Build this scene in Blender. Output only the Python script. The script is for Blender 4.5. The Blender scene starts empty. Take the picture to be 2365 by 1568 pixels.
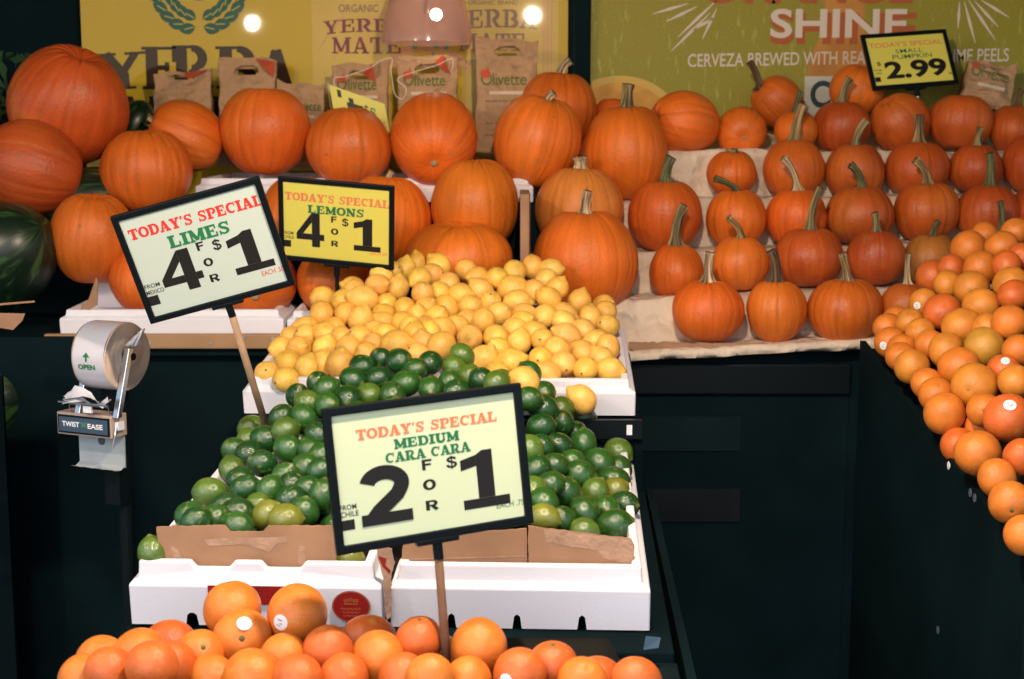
import bpy, math, random
import numpy as np
from mathutils import Vector, Matrix, Quaternion
R=math.radians
sc=bpy.context.scene
COL=sc.collection
# ------------------------------------------------------------ camera, sky, sun, exposure
CAMZ=1.6; PITCH=8.0; FPX=3285.0
cam=bpy.data.cameras.new('camera'); camo=bpy.data.objects.new('camera',cam); COL.objects.link(camo)
camo.location=(0,0,CAMZ); camo.rotation_euler=(R(90-PITCH),0,0)
cam.lens=36*FPX/2365; cam.sensor_width=36; cam.clip_end=500; cam.clip_start=.05
cam.dof.use_dof=True; cam.dof.focus_distance=2.75; cam.dof.aperture_fstop=6.0
sc.camera=camo
SUN_EL=38; SUN_AZ=200          # behind the photographer, veiled by cloud
wd=bpy.data.worlds.new('World'); sc.world=wd; wd.use_nodes=True
wn=wd.node_tree.nodes; sky=wn.new('ShaderNodeTexSky'); sky.sky_type='NISHITA'; sky.sun_disc=False
sky.sun_elevation=R(SUN_EL); sky.sun_rotation=R(SUN_AZ)
wd.node_tree.links.new(sky.outputs[0],wn['Background'].inputs[0]); wn['Background'].inputs[1].default_value=0.15
sun=bpy.data.lights.new('sun','SUN'); sun.energy=0.6; sun.angle=R(40); sun.color=(1,.93,.84)
suno=bpy.data.objects.new('sun',sun); COL.objects.link(suno)
sd=Vector((math.sin(R(SUN_AZ))*math.cos(R(SUN_EL)),math.cos(R(SUN_AZ))*math.cos(R(SUN_EL)),math.sin(R(SUN_EL))))
suno.rotation_euler=(-sd).to_track_quat('-Z','Y').to_euler()
sc.view_settings.view_transform='Standard'; sc.view_settings.look='None'
sc.view_settings.exposure=0.45; sc.view_settings.gamma=1
LAMP=2500.0
# ------------------------------------------------------------ helpers
def at(px,py,Y):
    """a point of the place, Y metres away, from its place in the photograph (2365 wide)"""
    p=R(PITCH); u=(px-1182.5)/FPX; v=(784-py)/FPX
    d=Vector((u,math.cos(p)+v*math.sin(p),-math.sin(p)+v*math.cos(p)))
    return Vector((0,0,CAMZ))+d*(Y/d.y)
def tag(o,label=None,cat=None,group=None,kind=None):
    if label:o['label']=label
    if cat:o['category']=cat
    if group:o['group']=group
    if kind:o['kind']=kind
    return o
def empty(name,loc,rot=None):
    o=bpy.data.objects.new(name,None); COL.objects.link(o); o.location=loc
    if rot is not None:
        o.rotation_mode='QUATERNION'; o.rotation_quaternion=rot
    o.empty_display_size=.05
    return o
def link(name,me,m=None,parent=None,loc=None):
    o=bpy.data.objects.new(name,me); COL.objects.link(o)
    if m is not None and me.materials.__len__()==0: me.materials.append(m)
    if parent is not None:o.parent=parent
    if loc is not None:o.location=loc
    return o
def mesh(name,vs,fs,smooth=False):
    me=bpy.data.meshes.new(name); me.from_pydata([tuple(v) for v in vs],[],[tuple(f) for f in fs]); me.update()
    if smooth: me.polygons.foreach_set('use_smooth',[True]*len(me.polygons))
    return me
class MB:
    def __init__(s): s.v=[];s.f=[]
    def add(s,vs,fs):
        b=len(s.v); s.v+= [tuple(v) for v in vs]; s.f+=[tuple(i+b for i in f) for f in fs]; return s
    def box(s,x0,x1,y0,y1,z0,z1):
        return s.add([(x0,y0,z0),(x1,y0,z0),(x1,y1,z0),(x0,y1,z0),(x0,y0,z1),(x1,y0,z1),(x1,y1,z1),(x0,y1,z1)],
          [(0,3,2,1),(4,5,6,7),(0,1,5,4),(1,2,6,5),(2,3,7,6),(3,0,4,7)])
    def tube(s,pts,rad,n=10,cap=True):
        pts=[Vector(p) for p in pts]; rads=rad if isinstance(rad,(list,tuple)) else [rad]*len(pts)
        b=len(s.v); prev=None
        for i,p in enumerate(pts):
            t=(pts[min(i+1,len(pts)-1)]-pts[max(i-1,0)]).normalized()
            if prev is None:
                a=t.orthogonal().normalized()
            else:
                a=(prev-t*prev.dot(t)).normalized()
            prev=a; c=t.cross(a)
            for k in range(n):
                w=2*math.pi*k/n; s.v.append(tuple(p+(a*math.cos(w)+c*math.sin(w))*rads[i]))
        for i in range(len(pts)-1):
            for k in range(n):
                k2=(k+1)%n; s.f.append((b+i*n+k,b+i*n+k2,b+(i+1)*n+k2,b+(i+1)*n+k))
        if cap:
            s.f.append(tuple(b+k for k in range(n))[::-1]); s.f.append(tuple(b+(len(pts)-1)*n+k for k in range(n)))
        return s
    def prism(s,poly,y0,y1):
        """polygon in x,z pushed from y0 to y1"""
        n=len(poly); return s.add([(x,y0,z) for x,z in poly]+[(x,y1,z) for x,z in poly],
          [tuple(range(n)),tuple(range(2*n-1,n-1,-1))]+[((i+1)%n,i,n+i,n+(i+1)%n) for i in range(n)])
    def build(s,name,m,parent=None,smooth=False,bevel=0,seg=2,loc=None):
        o=link(name,mesh(name,s.v,s.f,smooth),m,parent,loc)
        if bevel:
            b=o.modifiers.new('bevel','BEVEL'); b.width=bevel; b.segments=seg; b.limit_method='ANGLE'; b.angle_limit=R(40)
        return o
# ------------------------------------------------------------ materials
def mat(name,c,rough=.6,spec=.5,bump=None,var=None,coat=0,metal=0,objcol=False,coords='Object'):
    """bump=(scale,strength,distance); var=(scale,amount): broad tone variation of the surface itself"""
    m=bpy.data.materials.new(name); m.use_nodes=True; nt=m.node_tree; N=nt.nodes; L=nt.links; b=N['Principled BSDF']
    b.inputs['Roughness'].default_value=rough; b.inputs['Specular IOR Level'].default_value=spec; b.inputs['Metallic'].default_value=metal
    if coat: b.inputs['Coat Weight'].default_value=coat; b.inputs['Coat Roughness'].default_value=.035
    tc=N.new('ShaderNodeTexCoord')
    out=None
    if objcol:
        oi=N.new('ShaderNodeObjectInfo'); out=oi.outputs['Color']
    if var:
        nz=N.new('ShaderNodeTexNoise'); nz.inputs['Scale'].default_value=var[0]; nz.inputs['Detail'].default_value=5
        L.new(tc.outputs[coords],nz.inputs['Vector'])
        mp=N.new('ShaderNodeMapRange'); mp.inputs[1].default_value=.3; mp.inputs[2].default_value=.7
        mp.inputs[3].default_value=1-var[1]; mp.inputs[4].default_value=1+var[1]; L.new(nz.outputs[0],mp.inputs[0])
        mx=N.new('ShaderNodeVectorMath'); mx.operation='SCALE'
        if out is not None: L.new(out,mx.inputs[0])
        else: mx.inputs[0].default_value=c
        L.new(mp.outputs[0],mx.inputs['Scale']); out=mx.outputs[0]
    if out is not None: L.new(out,b.inputs['Base Color'])
    else: b.inputs['Base Color'].default_value=(*c,1)
    if bump:
        nz=N.new('ShaderNodeTexNoise'); nz.inputs['Scale'].default_value=bump[0]; nz.inputs['Detail'].default_value=4
        L.new(tc.outputs[coords],nz.inputs['Vector'])
        bp=N.new('ShaderNodeBump'); bp.inputs['Strength'].default_value=bump[1]; bp.inputs['Distance'].default_value=bump[2]
        L.new(nz.outputs[0],bp.inputs['Height']); L.new(bp.outputs[0],b.inputs['Normal'])
    return m
def crease(m,scale,strength,dist):
    nt=m.node_tree; N=nt.nodes; L=nt.links; b=N['Principled BSDF']; tc=N.new('ShaderNodeTexCoord')
    nz=N.new('ShaderNodeTexNoise'); nz.inputs['Scale'].default_value=scale*.8; nz.inputs['Detail'].default_value=2; L.new(tc.outputs['Object'],nz.inputs['Vector'])
    ma=N.new('ShaderNodeVectorMath'); ma.operation='MULTIPLY_ADD'; L.new(nz.outputs['Color'],ma.inputs[0]); ma.inputs[1].default_value=(1.2/scale,)*3; L.new(tc.outputs['Object'],ma.inputs[2])
    hs=None
    for k in (1,2.3):
        v=N.new('ShaderNodeTexVoronoi'); v.inputs['Scale'].default_value=scale*k; L.new(ma.outputs[0],v.inputs['Vector'])
        q=N.new('ShaderNodeMath'); q.operation='MULTIPLY'; L.new(v.outputs['Distance'],q.inputs[0]); q.inputs[1].default_value=1/k
        if hs is None: hs=q.outputs[0]
        else:
            ad=N.new('ShaderNodeMath'); ad.operation='ADD'; L.new(hs,ad.inputs[0]); L.new(q.outputs[0],ad.inputs[1]); hs=ad.outputs[0]
    bp=N.new('ShaderNodeBump'); bp.inputs['Strength'].default_value=strength; bp.inputs['Distance'].default_value=dist; L.new(hs,bp.inputs['Height']); L.new(bp.outputs[0],b.inputs['Normal'])
def peel(name,rough,scale,strength,tipcol=None,blotch=None):
    """citrus rind: pores, colour of the object, greener or browner ends"""
    m=bpy.data.materials.new(name); m.use_nodes=True; nt=m.node_tree; N=nt.nodes; L=nt.links; b=N['Principled BSDF']
    b.inputs['Roughness'].default_value=rough; b.inputs['Specular IOR Level'].default_value=.5
    tc=N.new('ShaderNodeTexCoord'); oi=N.new('ShaderNodeObjectInfo')
    of=N.new('ShaderNodeVectorMath'); of.operation='MULTIPLY_ADD'; L.new(oi.outputs['Random'],of.inputs[0]); of.inputs[1].default_value=(37,91,53); L.new(tc.outputs['Object'],of.inputs[2])
    n1=N.new('ShaderNodeTexNoise'); n1.inputs['Scale'].default_value=1.3; n1.inputs['Detail'].default_value=3; L.new(of.outputs[0],n1.inputs['Vector'])
    mp=N.new('ShaderNodeMapRange'); mp.inputs[1].default_value=.3; mp.inputs[2].default_value=.7; mp.inputs[3].default_value=.82; mp.inputs[4].default_value=1.15; L.new(n1.outputs[0],mp.inputs[0])
    sc_=N.new('ShaderNodeVectorMath'); sc_.operation='SCALE'; L.new(oi.outputs['Color'],sc_.inputs[0]); L.new(mp.outputs[0],sc_.inputs['Scale'])
    out=sc_.outputs[0]
    if tipcol:
        sp=N.new('ShaderNodeSeparateXYZ'); L.new(tc.outputs['Object'],sp.inputs[0])
        ab=N.new('ShaderNodeMath'); ab.operation='ABSOLUTE'; L.new(sp.outputs[2],ab.inputs[0])
        m2=N.new('ShaderNodeMapRange'); m2.inputs[1].default_value=tipcol[1]; m2.inputs[2].default_value=tipcol[2]; m2.inputs[3].default_value=0; m2.inputs[4].default_value=tipcol[3]; L.new(ab.outputs[0],m2.inputs[0])
        mx=N.new('ShaderNodeMix'); mx.data_type='RGBA'; L.new(m2.outputs[0],mx.inputs[0]); L.new(out,mx.inputs[6]); mx.inputs[7].default_value=(*tipcol[0],1); out=mx.outputs[2]
    if blotch:
        n2=N.new('ShaderNodeTexNoise'); n2.inputs['Scale'].default_value=blotch[1]; n2.inputs['Detail'].default_value=6; L.new(of.outputs[0],n2.inputs['Vector'])
        m3=N.new('ShaderNodeMapRange'); m3.inputs[1].default_value=blotch[2]; m3.inputs[2].default_value=blotch[2]+.08; m3.inputs[4].default_value=blotch[3]; L.new(n2.outputs[0],m3.inputs[0])
        mx=N.new('ShaderNodeMix'); mx.data_type='RGBA'; L.new(m3.outputs[0],mx.inputs[0]); L.new(out,mx.inputs[6]); mx.inputs[7].default_value=(*blotch[0],1); out=mx.outputs[2]
    L.new(out,b.inputs['Base Color'])
    vo=N.new('ShaderNodeTexVoronoi'); vo.inputs['Scale'].default_value=scale; L.new(of.outputs[0],vo.inputs['Vector'])
    n4=N.new('ShaderNodeTexNoise'); n4.inputs['Scale'].default_value=scale*.35; L.new(of.outputs[0],n4.inputs['Vector'])
    ad=N.new('ShaderNodeMath'); ad.operation='ADD'; L.new(vo.outputs['Distance'],ad.inputs[0]); L.new(n4.outputs[0],ad.inputs[1])
    bp=N.new('ShaderNodeBump'); bp.inputs['Strength'].default_value=strength; bp.inputs['Distance'].default_value=.02; L.new(ad.outputs[0],bp.inputs['Height']); L.new(bp.outputs[0],b.inputs['Normal'])
    return m
def gloss(m,lvl):
    m.node_tree.nodes['Principled BSDF'].inputs['Specular IOR Level'].default_value=lvl; return m
def pumpkin_mat():
    m=bpy.data.materials.new('pumpkin_rind'); m.use_nodes=True; nt=m.node_tree; N=nt.nodes; L=nt.links; b=N['Principled BSDF']
    b.inputs['Roughness'].default_value=.45; b.inputs['Specular IOR Level'].default_value=.36
    tc=N.new('ShaderNodeTexCoord'); oi=N.new('ShaderNodeObjectInfo')
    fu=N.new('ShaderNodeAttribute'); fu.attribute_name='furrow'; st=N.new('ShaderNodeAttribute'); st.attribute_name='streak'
    n0=N.new('ShaderNodeTexNoise'); n0.inputs['Scale'].default_value=4.5; n0.inputs['Detail'].default_value=5; L.new(st.outputs['Vector'],n0.inputs['Vector'])
    n1=N.new('ShaderNodeTexNoise'); n1.inputs['Scale'].default_value=11; n1.inputs['Detail'].default_value=5; L.new(tc.outputs['Object'],n1.inputs['Vector'])
    n2=N.new('ShaderNodeTexNoise'); n2.inputs['Scale'].default_value=42; n2.inputs['Detail'].default_value=6; L.new(tc.outputs['Object'],n2.inputs['Vector'])
    def mr(src,a,bb,c,d):
        q=N.new('ShaderNodeMapRange'); q.inputs[1].default_value=a; q.inputs[2].default_value=bb; q.inputs[3].default_value=c; q.inputs[4].default_value=d; L.new(src,q.inputs[0]); return q.outputs[0]
    def mul(a,bb):
        q=N.new('ShaderNodeMath'); q.operation='MULTIPLY'; L.new(a,q.inputs[0]); L.new(bb,q.inputs[1]); return q.outputs[0]
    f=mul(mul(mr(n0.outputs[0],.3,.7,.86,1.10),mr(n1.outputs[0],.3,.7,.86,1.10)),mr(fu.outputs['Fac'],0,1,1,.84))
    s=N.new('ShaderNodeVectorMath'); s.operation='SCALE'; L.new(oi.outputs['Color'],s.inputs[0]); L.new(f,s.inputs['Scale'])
    # scabs and brown marks of the skin
    mx=N.new('ShaderNodeMix'); mx.data_type='RGBA'; L.new(mr(n2.outputs[0],.69,.75,0,.55),mx.inputs[0]); L.new(s.outputs[0],mx.inputs[6]); mx.inputs[7].default_value=(.16,.075,.025,1)
    n5=N.new('ShaderNodeTexNoise'); n5.inputs['Scale'].default_value=4.5; n5.inputs['Detail'].default_value=3
    of=N.new('ShaderNodeVectorMath'); of.operation='MULTIPLY_ADD'; L.new(oi.outputs['Random'],of.inputs[0]); of.inputs[1].default_value=(7,19,13); L.new(tc.outputs['Object'],of.inputs[2]); L.new(of.outputs[0],n5.inputs['Vector'])
    m5=N.new('ShaderNodeMix'); m5.data_type='RGBA'; L.new(mr(n5.outputs[0],.52,.72,0,.45),m5.inputs[0]); L.new(mx.outputs[2],m5.inputs[6]); m5.inputs[7].default_value=(.72,.21,.03,1); mx=m5
    n6=N.new('ShaderNodeTexNoise'); n6.inputs['Scale'].default_value=16; n6.inputs['Detail'].default_value=7; L.new(of.outputs[0],n6.inputs['Vector'])
    m6=N.new('ShaderNodeMix'); m6.data_type='RGBA'; L.new(mr(n6.outputs[0],.66,.72,0,.4),m6.inputs[0]); L.new(mx.outputs[2],m6.inputs[6]); m6.inputs[7].default_value=(.30,.15,.06,1); mx=m6
    L.new(mx.outputs[2],b.inputs['Base Color'])
    L.new(mr(n1.outputs[0],.3,.7,.38,.5),b.inputs['Roughness'])
    n3=N.new('ShaderNodeTexNoise'); n3.inputs['Scale'].default_value=130; n3.inputs['Detail'].default_value=3; L.new(tc.outputs['Object'],n3.inputs['Vector'])
    ad=N.new('ShaderNodeMath'); ad.operation='MULTIPLY_ADD'; L.new(n0.outputs[0],ad.inputs[0]); ad.inputs[1].default_value=1.2; L.new(n3.outputs[0],ad.inputs[2])
    bp=N.new('ShaderNodeBump'); bp.inputs['Strength'].default_value=.16; bp.inputs['Distance'].default_value=.012; L.new(ad.outputs[0],bp.inputs['Height']); L.new(bp.outputs[0],b.inputs['Normal'])
    return m
def stem_mat():
    m=bpy.data.materials.new('pumpkin_stem'); m.use_nodes=True; nt=m.node_tree; N=nt.nodes; L=nt.links; b=N['Principled BSDF']; b.inputs['Roughness'].default_value=.8
    oi=N.new('ShaderNodeObjectInfo'); st=N.new('ShaderNodeAttribute'); st.attribute_name='streak'
    n=N.new('ShaderNodeTexNoise'); n.inputs['Scale'].default_value=1.9; n.inputs['Detail'].default_value=6; L.new(st.outputs['Vector'],n.inputs['Vector'])
    q=N.new('ShaderNodeMapRange'); q.inputs[1].default_value=.36; q.inputs[2].default_value=.64; q.inputs[3].default_value=.15; q.inputs[4].default_value=1.9; L.new(n.outputs[0],q.inputs[0])
    s=N.new('ShaderNodeVectorMath'); s.operation='SCALE'; L.new(oi.outputs['Color'],s.inputs[0]); L.new(q.outputs[0],s.inputs['Scale']); L.new(s.outputs[0],b.inputs['Base Color'])
    bp=N.new('ShaderNodeBump'); bp.inputs['Strength'].default_value=.5; bp.inputs['Distance'].default_value=.004; L.new(n.outputs[0],bp.inputs['Height']); L.new(bp.outputs[0],b.inputs['Normal'])
    return m
def emit(name,c,s):
    m=bpy.data.materials.new(name); m.use_nodes=True; N=m.node_tree.nodes; b=N['Principled BSDF']
    b.inputs['Base Color'].default_value=(*c,1); b.inputs['Emission Color'].default_value=(*c,1); b.inputs['Emission Strength'].default_value=s
    return m
M=dict(
 lemon=peel('lemon_rind',.32,14,.17,((.36,.30,.05),1.12,1.38,.6),((.45,.26,.07),4,.68,.55)),
 lime=peel('lime_rind',.27,15,.16,((.30,.30,.07),1.05,1.25,.6),((.17,.24,.05),2.2,.60,.55)),
 orange=peel('orange_rind',.40,20,.15,None,((.62,.30,.05),2.0,.62,.4)),
 pump=pumpkin_mat(), stem=stem_mat(),
 foam=mat('styrofoam',(.80,.785,.87),.75,.3,(260,.12,.003),(6,.035)),
 card=mat('cardboard',(.34,.19,.115),.85,.2,(60,.2,.003),(14,.13)),
 cardl=mat('cardboard_torn',(.40,.245,.17),.9,.2,(140,.5,.004),(30,.2)),
 kraft=mat('kraft_paper',(.70,.57,.46),.8,.25,(16,.8,.02),(7,.08)),
 bag=mat('brown_bag_paper',(.43,.255,.145),.8,.25,(15,.9,.02),(10,.10)),
 black=mat('black_board',(.0036,.0112,.0146),.75,.04,(30,.15,.004),(3,.35)),
 blackd=mat('box_shade',(.002,.006,.008),.8,.04), black2=mat('dark_panel',(.0062,.0155,.019),.7,.05,(50,.2,.003),(5,.3)),
 black3=mat('dark_brown_panel',(.010,.0135,.017),.7,.05,(50,.2,.003),(5,.3)),
 frame=mat('black_plastic',(.004,.007,.010),.4,.14,(90,.05,.002)),
 cardw=mat('pale_green_card',(.65,.73,.49),.45,.4,None,(3,.02)),
 cardl2=mat('pale_white_card',(.50,.575,.53),.45,.4,None,(3,.02)), cardy=mat('yellow_card',(.70,.62,.11),.45,.4,None,(3,.02)),
 ink=mat('black_ink',(.010,.009,.009),.5,.4), inkr=mat('red_ink',(.62,.035,.03),.5,.4), inko=mat('orange_ink',(.74,.20,.09),.5,.4), inkg=mat('green_ink',(.012,.17,.06),.5,.4),
 wood=mat('wood_plank',(.36,.21,.115),.75,.25,(30,.25,.004),(9,.15)),
 stick=mat('wood_stake',(.40,.25,.16),.75,.25,(80,.3,.003),(30,.2)), stickd=mat('brown_stake',(.17,.085,.05),.7,.3,(80,.3,.003),(30,.2)),
 steel=mat('steel',(.62,.64,.68),.28,.5,None,(8,.06),metal=1), galv=mat('grey_sheet_metal',(.36,.40,.43),.5,.5,(60,.1,.002),(20,.10)), tanm=mat('beige_enamel',(.45,.33,.27),.45,.5,None,(16,.08)),
 film=mat('bag_film',(.60,.58,.65),.22,.5,(18,.18,.006),(5,.05)), filme=mat('roll_end',(.62,.46,.36),.5,.4,(40,.1,.003),(9,.12)),
 bluel=mat('blue_plate',(.04,.075,.12),.4,.5), white=mat('white_sticker',(.82,.82,.86),.5,.4), sprint=mat('sticker_mark',(.30,.29,.42),.5,.4), sblue=mat('sticker_print',(.09,.11,.16),.5,.4),
 redl=mat('red_label',(.28,.012,.012),.4,.5,None,(20,.15)), gold=mat('gold_print',(.55,.22,.06),.5,.4),
 redp=mat('red_bag_print',(.50,.075,.03),.75,.3,None,(14,.15)), green=mat('bag_green_print',(.12,.16,.045),.8,.2), fade=mat('bag_faded_print',(.22,.15,.085),.8,.2), fadew=mat('bag_pale_line',(.62,.50,.40),.8,.2),
 string=mat('white_twine',(.72,.66,.60),.8,.2),
 wall=mat('dark_wall',(.0045,.0128,.0165),.85,.03,(12,.2,.006),(2,.3)),
 yel=mat('yellow_poster_print',(.53,.35,.015),.5,.15,None,(2,.05),coat=.3), yel2=mat('pale_yellow_print',(.60,.41,.085),.5,.15,None,(5,.08),coat=.3),
 brown=mat('dark_brown_print',(.035,.014,.008),.5,.1,coat=.3), plum=mat('plum_print',(.20,.035,.05),.5,.1,None,(25,.4),coat=.3), pinkp=mat('pink_print',(.60,.27,.20),.5,.1,coat=.3), purp=mat('faded_purple_print',(.24,.13,.10),.5,.1,coat=.3),
 leafp=mat('leaf_print',(.012,.085,.055),.5,.1,coat=.3), leafy=mat('leaf_vein_print',(.38,.36,.06),.5,.1,coat=.3), bluep=mat('blue_print',(.02,.13,.33),.5,.1,coat=.3), tealp=mat('teal_print',(.10,.30,.20),.5,.1,coat=.3),
 wht=mat('poster_white_print',(.66,.56,.50),.6,.3,(60,.2,.002)), rust=mat('poster_rust_print',(.40,.10,.03),.6,.3), amber=mat('poster_amber_print',(.50,.22,.05),.6,.3,None,(10,.2)), slice=mat('poster_orange_print',(.60,.30,.06),.6,.3,None,(30,.15)), slicel=mat('poster_rind_print',(.62,.40,.10),.6,.3), labelw=mat('bottle_label_print',(.52,.52,.48),.6,.3), teal2=mat('dark_teal_print',(.02,.05,.06),.6,.3),
 bulb=emit('lit_bulb',(1,.80,.57),LAMP), bulbl=emit('lit_bulb_weak',(1,.80,.57),LAMP*.42), bulb2=emit('lit_bulb_small',(1,.86,.66),25), brass=mat('lamp_socket',(.05,.05,.05),.4,.5),
 melon=None, leaf=mat('dark_leaf',(.020,.065,.022),.6,.4,None,(20,.4)), pole=mat('black_metal',(.003,.007,.009),.6,.1), pave=mat('pavement',(.16,.16,.15),.85,.3,(20,.3,.01),(1.2,.2)), soffit=mat('unseen_awning_cloth',(.05,.05,.045),.8,.2), btn=mat('stem_button',(.10,.11,.035),.7,.3), scar=mat('blossom_scar',(.30,.22,.13),.8,.2), navel=mat('navel_ring',(.45,.20,.04),.7,.3), gap_shade=mat('gap_shade_dark',(.012,.012,.010),.8,.1), bluet=mat('blue_tape',(.05,.10,.16),.5,.3),
)
def green_poster_mat():
    m=bpy.data.materials.new('green_poster_print'); m.use_nodes=True; nt=m.node_tree; N=nt.nodes; L=nt.links; b=N['Principled BSDF']; b.inputs['Roughness'].default_value=.6
    tc=N.new('ShaderNodeTexCoord'); mp=N.new('ShaderNodeMapping'); mp.inputs['Scale'].default_value=(70,1,16); mp.inputs['Rotation'].default_value=(0,.5,0); L.new(tc.outputs['Object'],mp.inputs[0])
    n=N.new('ShaderNodeTexNoise'); n.inputs['Scale'].default_value=1; n.inputs['Detail'].default_value=2; L.new(mp.outputs[0],n.inputs['Vector'])
    q=N.new('ShaderNodeMapRange'); q.inputs[1].default_value=.62; q.inputs[2].default_value=.72; L.new(n.outputs[0],q.inputs[0])
    mx=N.new('ShaderNodeMix'); mx.data_type='RGBA'; L.new(q.outputs[0],mx.inputs[0]); mx.inputs[6].default_value=(.27,.235,.013,1); mx.inputs[7].default_value=(.35,.33,.06,1)
    n2=N.new('ShaderNodeTexNoise'); n2.inputs['Scale'].default_value=300; L.new(tc.outputs['Object'],n2.inputs['Vector'])
    q2=N.new('ShaderNodeMapRange'); q2.inputs[1].default_value=.3; q2.inputs[2].default_value=.7; q2.inputs[3].default_value=.7; q2.inputs[4].default_value=1.3; L.new(n2.outputs[0],q2.inputs[0])
    s=N.new('ShaderNodeVectorMath'); s.operation='SCALE'; L.new(mx.outputs[2],s.inputs[0]); L.new(q2.outputs[0],s.inputs['Scale']); L.new(s.outputs[0],b.inputs['Base Color'])
    return m
M['grn']=green_poster_mat(); gloss(M['lime'],.95); crease(M['kraft'],12,.7,.028); crease(M['bag'],16,.8,.022)
def melon_mat():
    m=bpy.data.materials.new('watermelon_rind'); m.use_nodes=True; nt=m.node_tree; N=nt.nodes; L=nt.links; b=N['Principled BSDF']; b.inputs['Roughness'].default_value=.35
    at_=N.new('ShaderNodeAttribute'); at_.attribute_name='streak'
    n=N.new('ShaderNodeTexNoise'); n.inputs['Scale'].default_value=4; n.inputs['Detail'].default_value=6; n.inputs['Distortion'].default_value=.6; L.new(at_.outputs['Vector'],n.inputs['Vector'])
    q=N.new('ShaderNodeMapRange'); q.inputs[1].default_value=.52; q.inputs[2].default_value=.62; L.new(n.outputs[0],q.inputs[0])
    mx=N.new('ShaderNodeMix'); mx.data_type='RGBA'; L.new(q.outputs[0],mx.inputs[0]); mx.inputs[6].default_value=(.004,.014,.007,1); mx.inputs[7].default_value=(.030,.075,.02,1); L.new(mx.outputs[2],b.inputs['Base Color'])
    return m
M['melon']=melon_mat()
def shade_mat():
    m=bpy.data.materials.new('pink_acrylic'); m.use_nodes=True; nt=m.node_tree; N=nt.nodes; L=nt.links; b=N['Principled BSDF']
    b.inputs['Base Color'].default_value=(.52,.30,.26,1); b.inputs['Roughness'].default_value=.12
    tr=N.new('ShaderNodeBsdfTransparent'); tr.inputs[0].default_value=(1,.86,.84,1); mx=N.new('ShaderNodeMixShader'); mx.inputs[0].default_value=.56
    L.new(tr.outputs[0],mx.inputs[1]); L.new(b.outputs[0],mx.inputs[2]); L.new(mx.outputs[0],N['Material Output'].inputs[0])
    return m
M['shade']=shade_mat()
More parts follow.
